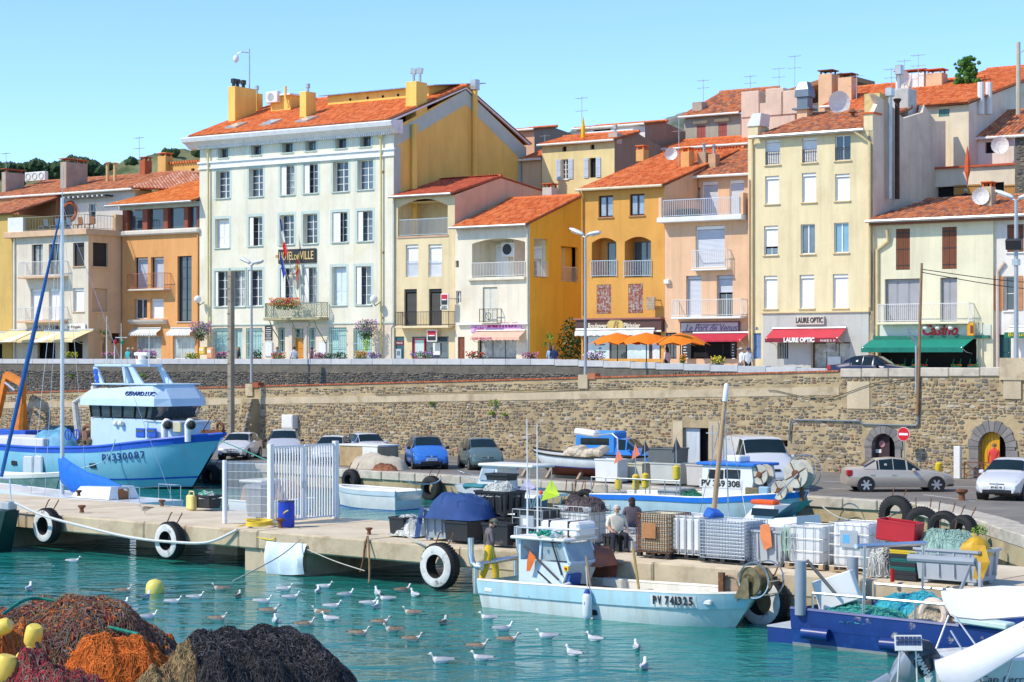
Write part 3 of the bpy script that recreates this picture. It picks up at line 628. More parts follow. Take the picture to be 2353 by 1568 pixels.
# the town hall
hw=PL('pale town hall plaster',(.76,.73,.60),(.68,.64,.46));hpeach=PL('pale peach ground floor',(.72,.63,.50));hblue=M('pale blue trim',(.50,.60,.55),.8,var=.08);hyel=PL('ochre yellow plaster',(.92,.58,.15),(.87,.54,.14))
hgrey=M('grey blue gable border',(.50,.58,.50),.85,var=.08);cornw=M('white cornice',(.78,.79,.80),.6,var=.12,vs=2,col2=(.5,.48,.44),c2s=1.2,c2w=(.6,.8))
teal=M('pale teal shutter',(.38,.58,.56),.6,var=.08);pipey=M('cream drainpipe',(.70,.58,.27),.6,var=.15)
att=[('B',388,475,882,968),('B',682,772,857,942),('B',960,1055,833,920),('B',1168,1262,815,905),('B',1437,1535,790,883),('B',1657,1755,772,868)]
r3=[('B',368,490,1085,1330),('B',662,788,1062,1315),('B',945,1070,1035,1300),('B',1152,1280,1020,1285),('B',1415,1553,1000,1270),('B',1635,1775,985,1252)]
r2=[('H',360,485,170,430),('H',660,782,150,412),('H',937,1065,135,400),('H',1147,1275,125,392),('H',1410,1545,110,380),('H',1633,1770,98,370)]
r1=[('H',355,482,638,955),('H',500,628,632,955),('H',652,782,628,950),('H',940,1057,612,935),('H',1150,1268,605,930),('H',1405,1535,600,945),('H',1620,1757,595,940)]
r0=[('H',345,475,1150,1424),('H',530,605,1150,1424),('H',640,780,1150,1424),('H',925,985,1145,1375),('H',1197,1260,1145,1375),('H',1380,1537,1145,1424),('H',1600,1765,1150,1424)]
dr=('H',1058,1157,1150,1424)
HL=tz(460,400,0)[0]
htz=tz(935,283,0)[1]-.25;RD,RZ=8.3,26.5
th_,s0,s1,z1,ol,_=block('town_hall','tall white town hall with orange tiled roof and blue window trim','D',460,905,300,0,16.,hw,att+r3+r2+r1+r0+[dr],rev=.42,zt=htz,cat='town hall',sidem=hyel,gable=(RD,RZ-.3))
def opt(o):return rc(*o,0)
for o in att:
 r=opt(o);w=wn(th_,r,0,'gl',.42,fm=galv,nc=1,nr=1,slm=hblue,surround=hblue)
 for i in range(4):x=r[0]+(r[1]-r[0])*(.25+.19*i);MB().cyl((x,.3,r[2]),(x,.3,r[3]),.015,n=5).mk('window_bar',black,w)
for i,o in enumerate(r3):wn(th_,opt(o),0,'fr',.42,nr=4,slm=hblue,surround=hblue,open_l=.45 if i in(2,3)else 0)
for i,o in enumerate(r2):
 if i==0:wn(th_,opt(o),0,'panel',.38,nc=2,col=white,surround=hblue,slm=hblue)
 else:wn(th_,opt(o),0,'fr',.42,nr=4,slm=hblue,surround=hblue,open_l={1:.35,4:.62,5:.4}.get(i,0))
for i,o in enumerate(r1):
 if i==5:wn(th_,opt(o),0,'panel',.40,nc=2,col=M('white blue shutter',(.62,.72,.76),.5),surround=hblue,slm=hblue)
 else:wn(th_,opt(o),0,'fr',.42,nr=4,slm=hblue,surround=hblue,open_l=.22 if i<3 else.4,sl=i not in(3,4))
for i,o in enumerate(r0):
 r=opt(o)
 w=wn(th_,r,0,'panel',.3,nc=2,col=teal,sl=False,surround=hblue)if i not in(3,4)else wn(th_,r,0,'gl',.3,fm=teal,nc=1,nr=1,sl=False)
 if i in(1,):continue
 n=9 if i not in(3,4)else 4;y=-.13 if i not in(3,4)else.1
 me=shared(('gr',round(r[3]-r[2],1)),lambda:MB().cyl((0,0,0),(0,0,r[3]-r[2]),.014,n=5).mesh('grille_bar',teal))
 for q in range(n):link('grille_bar',me,w,(r[0]+(r[1]-r[0])*(q+.5)/n,y,r[2]))
 m=MB()
 for t in(.06,.5,.94):z=r[2]+(r[3]-r[2])*t;m.bar((r[0]-.05,y,z),(r[1]+.05,y,z),.03);m.bar((r[0]-.05,y,z),(r[0]-.05,.02,z),.03);m.bar((r[1]+.05,y,z),(r[1]+.05,.02,z),.03)
 m.mk('grille_rail',teal,w)
r=opt(dr);oak=M('golden oak door',(.55,.24,.03),.45,var=.12,vs=3,streak=.2)
zd=rc('H',1060,1155,1235,1424,0)[3];wn(th_,[r[0]+.04,r[1]-.04,r[2],zd],0,'door',.34,fm=oak,col=oak)
w=wn(th_,[r[0],r[1],zd,r[3]],0,'gl',.34,fm=teal,nc=2,nr=1,sl=False)
stn=M('pale dressed stone',(.62,.57,.5),.8,var=.12);m=MB()
for x in(r[0]-.32,r[1]+.02):m.box(x,-.1,5.3,x+.3,.02,r[3]+.1,.01)
m.box(r[0]-.5,-.18,r[3]+.1,r[1]+.5,.02,r[3]+.42,.02);m.mk('door_surround',stn,th_)
zs=rc('H',0,1955,1115,1125,0)[3];zbnd=tz(680,353,0)[1];bot=[o for o in ol if o[2]<zs]
m=MB();wall_grid(m,s0,s1,5.31,zs-.04,-.012,[[*o[:3],min(o[3],zs-.04)]for o in bot],.01);m.mk('ground_floor_render',hpeach,th_)
MB().box(s0,-.09,zs-.04,s1+.03,.0,zs+.06,.01).mk('string_course',hblue,th_)
zA,zB=tz(840,349,0)[1],tz(840,331,0)[1]
zA,zB=rc('B',300,1985,965,1060,0)[2:];zA,zB=tz(668,376,0)[1],tz(668,358,0)[1]
m=MB();m.box(s0-.12,-.16,zA,s1+.14,.01,zA+.12,.01);m.box(s0-.06,-.09,zA+.12,s1+.08,.01,zB-.14,.01);m.box(s0-.16,-.2,zB-.14,s1+.18,.01,zB,.02);m.mk('band_moulding',cornw,th_)
m=MB();m.box(s0-.02,-.05,zs+.07,s0+.75,.01,zA-.01);m.box(s1-.75,-.05,zs+.07,s1+.02,.01,zA-.01);m.box(s0,-.03,zB+.002,s0+.6,.01,htz-.4);m.box(s1-.6,-.03,zB+.002,s1+.012,.01,htz-.4);m.mk('pilaster',hw,th_)
m=MB();m.loft([[(x,y,z)for y,z in((0,htz-.42),(-.25,htz-.36),(-.55,htz-.1),(-.95,htz+.05),(-1.05,htz+.32),(-.9,htz+.42),(.3,htz+.55),(.3,htz-.42))]for x in(s0-.95,s1+.55)]);m.mk('cornice',cornw,th_)
n=int((s1-s0)/.2)
dm=MB().box(0,-.36,0,.1,-.2,.16).mesh('dentil',cornw)
for i in range(n):link('dentil',dm,th_,(s0+.05+i*.2,0,htz-.47))
ro=roof(th_,(s0-.55,-.75,htz+.50),(s1+.12,-.75,htz+.50),(s1+.12,RD,RZ),(s0-.2,RD,RZ),tile_o,300)
roof(th_,(s1+.12,16.6,htz+.35),(s0-.2,16.6,htz+.35),(s0-.2,RD,RZ),(s1+.12,RD,RZ),tile_o,0,ridge=False)
sl_=(RZ-htz-.5)/(RD+.75);rz=lambda d:htz+.5+sl_*(d+.75)
m=MB();g=[(s1+.012,d,z)for d,z in((0,htz-.3),(RD,RZ-.3),(16,htz-.1),(16,htz-1.3),(RD,RZ-1.35),(0,htz-1.35))]
m.poly(g[0],g[1],g[4],g[5]);m.poly(g[1],g[2],g[3],g[4]);m.poly((s1+.012,14.9,5.4),(s1+.012,16,5.4),(s1+.012,16,htz-1.25),(s1+.012,14.9,htz-1.1));m.poly((s1+.012,0,5.4),(s1+.012,.75,5.4),(s1+.012,.75,htz-1.2),(s1+.012,0,htz-1.3));m.mk('gable_border',hgrey,th_)
m=MB();m.bar((s1+.02,-.5,htz+.42),(s1+.02,RD,RZ-.12),.16,.18);m.bar((s1+.02,RD,RZ-.12),(s1+.02,16.4,htz+.28),.16,.18);m.mk('verge',cornw,th_)
d,z=ts(1085,400,s1);zt_=ts(1085,208,s1)[1]
pipe(th_,[(s1+.25,d,16),(s1+.25,d,zt_)],.19,hyel,'wall_flue');MB().box(s1+.0,d-.26,zt_,s1+.5,d+.26,zt_+.75,.03).mk('flue_cowl',galv,th_)
d2=ts(945,400,s1)[0];pipe(th_,[(s1+.3,d2,13),(s1+.3,d2,htz+.4)],.22,hyel,'wall_flue')
def onroof(px,py,s=None,d=None):
 if d is not None:return tz(px,py,d)[0]
 return ts(px,py,s)[0]
sx=s0+.45;da,db=ts(532,290,sx)[0],ts(581,262,sx)[0];zt_=ts(540,200,sx)[1]
c=chm(th_,sx,(da+db)/2,rz(da)-.3,zt_,.72,db-da,hyel,'pots');
m=MB();cx_,cd=sx+.2,db-.6;m.cyl((cx_,cd,zt_),(cx_,cd,zt_+3.0),.05,n=8);m.tube([(cx_,cd,zt_+2.7),(cx_-.5,cd-.4,zt_+2.75),(cx_-.75,cd-.55,zt_+2.6)],.035,6);m.mk('camera_mast',galv,c);MB().sph((cx_-.8,cd-.6,zt_+2.25),(.22,.22,.3),10,8).mk('dome_camera',white,c)
s_,z_=tz(590,240,db+1.);chm(th_,s_,db+1.,rz(db+1)-.4,tz(590,216,db+1.)[1],.62,.7,hyel,'pot')
s_=tz(699,275,2.2)[0];chm(th_,s_,2.6,rz(2.2)-.4,tz(699,212,2.4)[1],.62,1.1,hyel,'pot')
sx=s1-.5;d_=ts(957,262,sx)[0];c=chm(th_,sx,d_,rz(d_)-1.2,ts(957,190,sx)[1],.95,1.25,hyel,None)
for q in(-.25,.3):m=MB();m.cyl((sx+q,d_,ts(957,190,sx)[1]-.02),(sx+q,d_,ts(957,190,sx)[1]+.55),.1,n=8);m.obox((sx+q,d_,ts(957,190,sx)[1]+.8),(.4,.3,.4),(0,.2,.3),.02);m.mk('chimney_pot',galv,c)
dd=5.2;a,b=tz(622,250,dd)[0],tz(668,240,dd)[0];zt_=tz(650,221,dd)[1];bx=MB().box(a,dd,rz(dd)-.6,b,dd+2.6,zt_,.02).mk('stair_head',hyel,th_);MB().box(a-.2,dd-.3,zt_,b+.2,dd+2.8,zt_+.14,.02).mk('stair_head_roof',white,th_)
m=MB();m.box(a-.1,dd-.45,rz(dd)+.65,a+1.05,dd-.02,rz(dd)+1.5,.03);ac=m.mk('air_conditioner',offw,th_);MB().cyl((a+.4,dd-.46,rz(dd)+1.07),(a+.4,dd-.44,rz(dd)+1.07),.3,n=16).mk('fan_grille',galv,ac)
m=MB();q=tz(656,240,dd-.3)[0];m.tube([(q+.3,dd-.3,rz(dd)+.2),(q,dd-.3,rz(dd)+.9),(q,dd-.3,tz(656,200,dd)[1])],.1,8);m.mk('flue',hyel,th_)
dd=5.6;a,b=tz(753,240,dd)[0],s1-1.25;zt_=tz(800,217,dd)[1];zt2=RZ+1.35
m=MB();m.loft([[(x,dd,rz(dd)-.3),(x,dd,rz(dd)+.75),(x,RD+3,rz(dd)+1.45),(x,RD+3,RZ-2)]for x in(a,b)]);m.mk('roof_annex',hyel,th_)
m=MB();pvm=M('grey solar sheet',(.28,.33,.38),.35,.3,var=.08);n=11
for i in range(n):
 x0_,x1_=a-.5+(b+1.3-a)*i/n,a-.5+(b+1.3-a)*(i+1)/n-.04;m=MB();zz=rz(dd)+.8;m.prism([(x0_,dd-.4,zz-.1),(x1_,dd-.4,zz-.1),(x1_,RD+3.2,zz+.72),(x0_,RD+3.2,zz+.72)],(0,0,.07));m.mk('solar_panel',pvm,th_)
for q in(805,845,880,915):s_,z_=tz(q,238-(q-805)*.02,dd);MB().cyl((s_,dd-.03,rz(dd)+.32),(s_,dd+.02,rz(dd)+.32),.1,n=10).mk('vent_hole',dark,th_)
for px,py in((541,297),(620,291),(703,282)):
 d_=.9;s_=tz(px,py,d_)[0];w_=.55;m=MB();n_=vec(0,-sl_,1)*.13/math.hypot(1,sl_);m.prism([(s_-w_,d_-.55,rz(d_-.55)+.06),(s_+w_,d_-.55,rz(d_-.55)+.06),(s_+w_,d_+.75,rz(d_+.75)+.06),(s_-w_,d_+.75,rz(d_+.75)+.06)],tuple(n_));m.mk('skylight',M('skylight glass',(.45,.5,.48),.12,var=.05,spec=.8),th_)
for px,py in((479,392),(876,345)):
 s_=tz(px,500,-.15)[0];pipe(th_,[(s_,-.18,5.4),(s_,-.18,zB),(s_,-.25,htz-.5)],.075,pipey);MB().lathe([(.08,htz-.75),(.17,htz-.5),(.17,htz-.42)],(s_,-.24,0),10).mk('hopper',pipey,th_)
for k,x,y in(('B',1865,1095),('B',1890,1355),('B',272,1453),('H',1870,473),('H',912,505),('H',265,527),('H',1855,1057)):
 r=rc(k,x-10,x+10,y-11,y+11,0);m=MB().box(r[0],-.03,r[2],r[1],.01,r[3]).mk('vent_tile',M('vent tile',(.55,.3,.18),.8),th_)
r=rc('H',932,1270,440,568,0);sg=sgb(th_,r,-.02,black,None,.6,1,white,.08)
gold=M('gold lettering',(.75,.55,.22),.45,var=.1);zc_=(r[2]+r[3])/2;wd_=r[1]-r[0];text('HOTEL',(r[0]+wd_*.225,-.12,zc_),.62,wd_*.38,gold,sg,bold=.004);text('DE',(r[0]+wd_*.495,-.12,zc_-.1),.36,wd_*.12,gold,sg,bold=.004);text('VILLE',(r[0]+wd_*.765,-.12,zc_),.62,wd_*.36,gold,sg,bold=.004)
iron=M('green grey ironwork',(.20,.25,.17),.6,var=.2);brz=rc('H',797,1320,935,1085,-.8);zf=brz[2]+.25
bl=MB().box(brz[0]+.1,-1.0,zf-.2,brz[1]-.1,.02,zf,.03).mk('balcony',M('weathered balcony stone',(.40,.36,.22),.85,var=.25,vs=3),th_)
pts=[(brz[0]+.1,-.1,zf),(brz[0]+.12,-.8,zf),(brz[0]+.5,-1.05,zf),(brz[1]-.5,-1.05,zf),(brz[1]-.12,-.8,zf),(brz[1]-.1,-.1,zf)];rlg(bl,pts,1.02,iron,.09,bar=.014)
m=MB()
for a_,b_ in zip(pts,pts[1:]):
 L_=math.dist(a_[:2],b_[:2]);n=max(1,int(L_/.22))
 for i in range(n):
  p=[(a_[j]+(b_[j]-a_[j])*i/n,a_[j]+(b_[j]-a_[j])*(i+1)/n)for j in(0,1)]
  for zz in(0,.33,.66):m.bar((p[0][0],p[1][0]-.01,zf+.08+zz*.95),(p[0][1],p[1][1]-.01,zf+.08+(zz+.33)*.95),.012);m.bar((p[0][1],p[1][1]-.01,zf+.08+zz*.95),(p[0][0],p[1][0]-.01,zf+.08+(zz+.33)*.95),.012)
stuff(m.mk('lattice',iron,bl))
for t in(.12,.5,.88):
 x=brz[0]+(brz[1]-brz[0])*t;MB().tube([(x,-.95,zf-.2),(x+.05,-.7,zf-.75),(x+.2,-.35,zf-1.3),(x+.35,-.05,zf-1.9)],.04,6).mk('bracket',iron,bl)
sx_=tz(678,650,-.2)[0];z_=rc('H',1045,1130,630,670,-.2)[2];m=MB();m.box(sx_-.4,-.45,z_-.16,sx_+.4,.02,z_,.02);m.loft([[(sx_-.25,-.3,z_-.16),(sx_+.25,-.3,z_-.16),(sx_+.25,.02,z_-.16),(sx_-.25,.02,z_-.16)],[(sx_-.05,-.08,z_-1.0),(sx_+.05,-.08,z_-1.0),(sx_+.05,.02,z_-1.0),(sx_-.05,.02,z_-1.0)]]);m.mk('bust_bracket',stn,th_)
m=MB();m.lathe([(.30,z_),(.34,z_+.12),(.16,z_+.3),(.12,z_+.36),(.18,z_+.46),(.19,z_+.58),(.12,z_+.7),(.02,z_+.74)],(sx_,-.22,0),12);m.mk('bust',stn,th_,smooth=True)
r=rc('H',808,875,1127,1262,0);pq=sgb(th_,r,-.015,black,None,1,1,white,.03,name='plaque')
for i in range(9):w_=(r[1]-r[0])*R.uniform(.2,.42);x=(r[0]+r[1])/2;MB().box(x-w_,-.052,r[3]-.16-i*.15,x+w_,-.046,r[3]-.12-i*.15).mk('script_line',offw,pq)
for x0,x1 in((812,880),(1292,1362)):
 r=rc('H',x0,x1,1272,1405,0);nb=sgb(th_,r,-.015,alu,None,1,1,white,.07,name='notice_board');MB().box(r[0]+.06,-.1,r[2]+.06,r[1]-.06,-.087,r[3]-.06).mk('notice_sheet',M('printed paper',(.7,.74,.78),.6,var=.25,vs=9),nb)
r=rc('H',1317,1377,1213,1262,0);sgb(th_,r,-.01,M('cream enamel',(.72,.66,.5),.5),None,.14,.5,M('brown ink',(.1,.05,.03),.6),.03,name='plaque')
# cream building with the bank
crm=PL('cream plaster',(.73,.61,.38),(.62,.50,.31));peachw=PL('peach gable plaster',(.74,.52,.35));D2=.12
lg=('I',205,652,-10,320);wins2=[('I',275,388,400,690),('I',478,598,398,688),('I',262,375,800,1132),('I',482,598,797,1132)];gb=[('I',175,262,1225,1424),('I',330,660,1225,1424)];dr2=('I',722,803,1225,1424);dr2b=('I',735,750,545,605)
SB=tz(*zc('I',712,0),D2)[0]
apx=ts(1150,406,SB);z2=tz(965,449,D2)[1]-.1
bank,s0,s1,z1,ol,_=block('bank_house','narrow cream house with arched top loggia beside the town hall','D',905.5,1045,450,D2,18,crm,[lg]+wins2+gb,zt=z2,sidem=peachw,gable=(apx[0]-D2,apx[1]-.1),backz=z2+.2)
roof(bank,(s0,D2-.45,z2+.08),(s1+.05,D2-.45,z2+.08),(s1+.05,apx[0],apx[1]),(s0,apx[0],apx[1]),tile_r,300)
roof(bank,(s1+.05,18,z2+.2),(s0,18,z2+.2),(s0,apx[0],apx[1]),(s1+.05,apx[0],apx[1]),tile_r,0,ridge=False)
eave(bank,s0-.1,s1+.02,D2-.5,z2+.05,galv)
r=rc(*lg,D2);r[3]=min(r[3],z2-.3);m=MB();x0,x1=r[0],r[1];m.poly((x0,D2+.22,r[2]),(x0,D2+2.6,r[2]),(x0,D2+2.6,r[3]),(x0,D2+.22,r[3]));m.poly((x1,D2+.22,r[2]),(x1,D2+.22,r[3]),(x1,D2+2.6,r[3]),(x1,D2+2.6,r[2]));m.poly((x0,D2+2.6,r[2]),(x1,D2+2.6,r[2]),(x1,D2+2.6,r[3]),(x0,D2+2.6,r[3]));m.poly((x0,D2+.2,r[2]),(x1,D2+.2,r[2]),(x1,D2+2.6,r[2]),(x0,D2+2.6,r[2]));m.poly((x0,D2+.2,r[3]),(x0,D2+2.6,r[3]),(x1,D2+2.6,r[3]),(x1,D2+.2,r[3]));m.mk('loggia',crm,bank)
afl(bank,[r[0],r[1],r[2],rc(*lg,D2)[3]],D2,.55,crm)
rlg(bank,[(r[0],D2+.1,r[2]),(r[1],D2+.1,r[2])],rc('I',220,650,170,310,D2)[3]-r[2],alu,.1);wn(bank,[r[1]-1.1,r[1]-.05,r[2],r[2]+2.2],D2+2.3,'rs',.2,sl=False)
MB().box(r[0]-.05,D2-.06,r[2]-.14,r[1]+.05,D2+.3,r[2]-.002,.01).mk('loggia_sill',M('rosy sill',(.55,.36,.25),.8),bank)
for i,o in enumerate(wins2):
 r=rc(*o,D2);wn(bank,r,D2,'rs',.22,sl=False,col=shut_w if i<2 else M('charcoal shutter',(.035,.037,.04),.5),fm=white if i<2 else black)
 if i<2:rlg(bank,[(r[0],D2+.05,r[2]),(r[1],D2+.05,r[2])],(r[3]-r[2])*.48,alu,.09)
bcy(bank,'I',185,655,1003,1150,D2,.75,black,crm,.13,.16)
r=rc('I',175,660,1424,1424,D2);x=tz(*zc('I',185,0),D2)[0];pipe(bank,[(x-.25,D2-.12,5.4),(x-.25,D2-.12,rc('I',0,10,1150,1160,D2)[3]),(x-.1,D2-.12,rc('I',0,10,1130,1140,D2)[3]),(x-.1,D2-.12,z2)],.06,galv)
grn=M('dark teal shopfront',(.03,.10,.12),.3,var=.1);redp=M('red enamel',(.55,.02,.03),.4,var=.05);r=rc(*gb[1],D2)
w=wn(bank,r,D2,'gl',.15,fm=M('grey shopfront frame',(.12,.13,.15),.5),nc=3,nr=1,sl=False,gl=glassb);rr=rc('I',345,443,1245,1424,D2);frame_mb(rr,D2+.1,.08,.06,0).mk('red_frame',redp,w);MB().box(rr[0]+.08,D2+.06,rr[2],rr[1]-.08,D2+.08,rr[3]-.08).mk('door_glass',M('pale etched glass',(.45,.6,.58),.15,spec=.6),w)
r=rc('I',515,580,1283,1390,D2);MB().box(r[0],D2+.05,r[2],r[1],D2+.06,r[3]).mk('poster',M('poster paper',(.72,.73,.68),.6,var=.3,vs=8),w)
r=rc(*gb[0],D2);atm=MB().box(r[0]+.03,D2+.05,r[2],r[1]-.03,D2+.15,r[3]-.03).mk('cash_machine',grn,bank);rr=rc('I',188,252,1265,1300,D2);sgb(bank,rr,D2+.05,M('dark red sign',(.25,.02,.04),.4),'Retrait',.12,.5,white,.03);rr=rc('I',188,238,1335,1424,D2);MB().box(rr[0],D2-.04,rr[2],rr[1],D2+.05,rr[3],.02).mk('machine_panel',alu,atm);MB().box(rr[0]+.1,D2-.05,rr[3]-.45,rr[1]-.1,D2-.041,rr[3]-.15).mk('screen',glassb,atm)
def bank_sign(p,r,d,t=.09):
 b=MB().box(r[0],d-t,r[2],r[1],d,r[3],.01).mk('sign',white,p);q=.09*(r[1]-r[0]);zm=(r[2]+r[3])/2
 MB().box(r[0]+q,d-t-.012,zm,r[1]-q,d-t-.004,r[3]-q).mk('red_panel',redp,b);MB().box(r[0]+q,d-t-.012,r[2]+q,r[1]-q,d-t-.004,zm-.002).mk('black_panel',black,b);MB().box(r[0]+q*2.2,d-t-.02,zm-.035,r[1]-q*2.2,d-t-.013,zm+.035).mk('white_bar',white,b);return b
bank_sign(bank,rc('I',463,552,1163,1270,D2-.5),D2-.4)
r=rc('I',597,663,842,948,D2-.9);b=bank_sign(bank,r,D2-.85,.16);r=rc('I',590,663,953,985,D2-.9);b=sgb(bank,r,D2-.85,offw,None,1,1,black,.12);text('SOCIETE\nGENERALE',((r[0]+r[1])/2,D2-.985,(r[2]+r[3])/2),.09,.5,black,b)
MB().bar((r[1]-.1,D2-.9,r[3]+.5),(r[1]+.2,D2+.02,r[3]+.5),.06).mk('sign_arm',galv,bank)
# beauty salon house with the yellow side wall
crm2=PL('pale cream plaster',(.76,.70,.56),(.68,.60,.46));yelw=PL('bright yellow orange plaster',(.90,.52,.06),(.84,.47,.06));D3=-.15
S3=tz(*zc('I',1392,0),D3)[0];z3=tz(1130,518,D3)[1];apx=ts(1337,450,S3);lgx=('I',870,1345,345,690)
o3=[lgx,('I',965,1095,782,1108),('I',722,750,545,605),('I',725,772,815,928),('I',920,1265,1240,1424),('I',742,803,1228,1424)]
so=[('I',1425,1553,345,695),('I',1668,1820,420,735)]
sln,s0,s1,z1,ol,sd=block('salon_house','cream fronted house with bright yellow orange side wall and arched balcony','D',1045.5,1217.5,520,D3,13.5,crm2,o3,zt=z3,sidem=yelw,sideops=so)
zr=apx[1];dr_=apx[0]
m=MB();m.poly((s1,D3,z3),(s1,D3+13.5,z3),(s1,dr_,zr-.1));m.mk('gable_wall',yelw,sln)
roof(sln,(s0,D3-.5,z3-.05),(s1+.08,D3-.5,z3-.05),(s1+.08,dr_,zr),(s0,dr_,zr),tile_o,300,w=.26,l=.4);roof(sln,(s1+.08,D3+13.7,z3),(s0,D3+13.7,z3),(s0,dr_,zr),(s1+.08,dr_,zr),tile_o,0,ridge=False);eave(sln,s0-.1,s1+.05,D3-.55,z3-.1,galv)
r=rc(*lgx,D3);x0,x1=r[0],r[1];m=MB();y1=D3+2.2;m.poly((x0,D3+.22,r[2]),(x0,y1,r[2]),(x0,y1,r[3]),(x0,D3+.22,r[3]));m.poly((x0,y1,r[2]),(s1-.25,y1,r[2]),(s1-.25,y1,r[3]),(x0,y1,r[3]));m.poly((x0,D3+.2,r[2]),(s1-.2,D3+.2,r[2]),(s1-.2,y1,r[2]),(x0,y1,r[2]));m.poly((x0,D3+.2,r[3]),(x0,y1,r[3]),(s1-.2,y1,r[3]),(s1-.2,D3+.2,r[3]));m.mk('loggia',crm2,sln);afl(sln,r,D3,.3,crm2)
wn(sln,[x1-2.0,x1-.1,r[2],r[2]+2.1],y1-.22,'rs',.2,f=.42,sl=False);wn(sln,[x0+.45,x0+1.5,r[2],r[2]+2.3],y1-.22,'rs',.2,sl=False)
zz=r[3]-1.15;m=MB().box(x0+1.5,y1-1.0,zz,x0+2.9,y1-.55,zz+.95,.04);ac=m.mk('air_conditioner',offw,sln);m=MB();m.torus((x0+2.0,y1-1.02,zz+.48),.34,.02,'y',20,6);m.cyl((x0+2.0,y1-1.01,zz+.48),(x0+2.0,y1-1.005,zz+.48),.33,n=20);m.mk('fan_grille',black,ac)
balc=MB().box(r[0]-.25,D3-.25,r[2]-.22,r[1]+.1,D3+.02,r[2]-.02,.02).mk('balcony',crm2,sln);rlg(balc,[(r[0],D3-.05,r[2]),(r[1],D3-.05,r[2])],rc('I',870,1345,560,690,D3)[3]-r[2],offw,.12,bar=.026)
r=rc(*o3[1],D3);wn(sln,r,D3,'panel',.18,nc=2,col=M('cream shutter paint',(.66,.64,.55),.6),sl=False)
rb=rc('I',935,1092,978,1105,D3-.5);b=MB().box(rb[0],D3-.5,rb[2],rb[1],D3+.02,rb[2]+.06).mk('balcony',crm2,sln);rlg(b,[(rb[0],D3,rb[2]+.06),(rb[0],D3-.47,rb[2]+.06),(rb[1],D3-.47,rb[2]+.06),(rb[1],D3,rb[2]+.06)],rb[3]-rb[2]-.06,black,.3);m=MB();xm=(rb[0]+rb[1])/2;zm=(rb[2]+rb[3])/2;m.torus((xm,D3-.47,zm),.22,.02,'y',18,6);m.mk('iron_ring',black,b)
wn(sln,rc(*o3[2],D3),D3,'hole');wn(sln,rc(*o3[3],D3),D3,'fr',.2,nr=2,nc=1,sl=False);w=wn(sln,rc(*o3[4],D3),D3,'gl',.3,fm=black,nc=3,nr=1,sl=False);wn(sln,rc(*o3[5],D3),D3,'door',.15,fm=M('brown door',(.22,.07,.03),.5),col=M('brown door',(.22,.07,.03),.5))
MB().box(s0+.3,D3-.25,rc('I',795,1390,1108,1120,D3)[2],s1,D3+.01,rc('I',795,1390,1108,1120,D3)[3],.01).mk('string_course',offw,sln)
r=rc('I',865,1315,1123,1188,D3);pk=M('lilac sign',(.70,.38,.66),.5,var=.05);mg=M('magenta ink',(.42,.01,.22),.5);sg=sgb(sln,r,D3,pk,None,1,1,mg,.06);w_=r[1]-r[0];zc_=(r[2]+r[3])/2
text('INSTITUT',(r[0]+w_*.63,D3-.075,zc_+.22),.30,w_*.60,mg,sg,bold=.018);text('CAP BEAUTÉ',(r[0]+w_*.63,D3-.075,zc_-.22),.26,w_*.64,mg,sg,bold=.006);text('Sophie',(r[0]+w_*.16,D3-.075,zc_-.02),.34,w_*.2,mg,sg,shear=.35)
r=rc('I',850,1290,1190,1240,D3-.8);pkaw=M('salmon striped awning',(.76,.46,.34),.8,var=.06);a_=awning(sln,r[0],r[1],D3,r[3]+.12,.8,.42,.22,pkaw,scal=.05);text('CAP BEAUTÉ',(r[0]+(r[1]-r[0])*.25,D3-.84,r[3]-.38),.15,(r[1]-r[0])*.4,mg,a_)
pipe(sln,[(s1-.12,D3-.1,5.4),(s1-.12,D3-.1,z3-.5),(s1-.3,D3-.3,z3-.1)],.06,crm2)
XF[0]=lambda q:(s1-q[1],q[0],q[2])
for i,r in enumerate(sd):
 MB().box(r[0],1.6 if i==0 else.5,r[2],r[1],1.62 if i==0 else.52,r[3]).mk('recess',offw if i==0 else yelw,sln);m=MB()
 zt_=r[2]+(r[3]-r[2])*.42;m.bar((r[0],.02,zt_),(r[1],.02,zt_),.04);m.bar((r[0],.02,r[2]+.06),(r[1],.02,r[2]+.06),.03)
 n=int((r[1]-r[0])/.13)
 for q in range(n+1):x=r[0]+(r[1]-r[0])*q/n;m.bar((x,.02,r[2]+.03),(x,.02,zt_),.02)
 stuff(m.mk('railing',offw,sln))
 if i:slats(sln,(r[0]+.1,r[1]-.9,r[2]+(r[3]-r[2])*.45,r[3]-.05),.42,M('cream shutter',(.7,.58,.3),.6))
XF[0]=None

# houses to the right of the alley
ochre=PL('rough ochre plaster',(.66,.34,.085),(.58,.29,.07));brown=M('dark brown paint',(.06,.022,.014),.5,var=.1);maroon=M('brown fascia',(.10,.045,.035),.5,var=.1)
redwood=M('flaking red shutter',(.30,.09,.06),.8,var=.2,vs=3,col2=(.40,.36,.34),c2s=7,c2w=(.48,.56),streak=.15)
def room(p,r,d,dep,mat):
 x0,x1,z0,z1=r;m=MB();y0,y1=d+.22,d+dep
 m.poly((x0,y0,z0),(x0,y1,z0),(x0,y1,z1),(x0,y0,z1));m.poly((x1,y0,z0),(x1,y0,z1),(x1,y1,z1),(x1,y1,z0));m.poly((x0,y1,z0),(x1,y1,z0),(x1,y1,z1),(x0,y1,z1));m.poly((x0,y0,z0),(x1,y0,z0),(x1,y1,z0),(x0,y1,z0));m.poly((x0,y0,z1),(x0,y1,z1),(x1,y1,z1),(x1,y0,z1))
 return m.mk('loggia',mat,p)
D4=-.5;o4=[('J',150,370,340,690),('J',445,680,330,690),('E',210,340,1305,1500),('E',490,622,1290,1485),('J',195,325,760,1020),('J',478,610,752,1015),('J',70,770,1190,1424)]
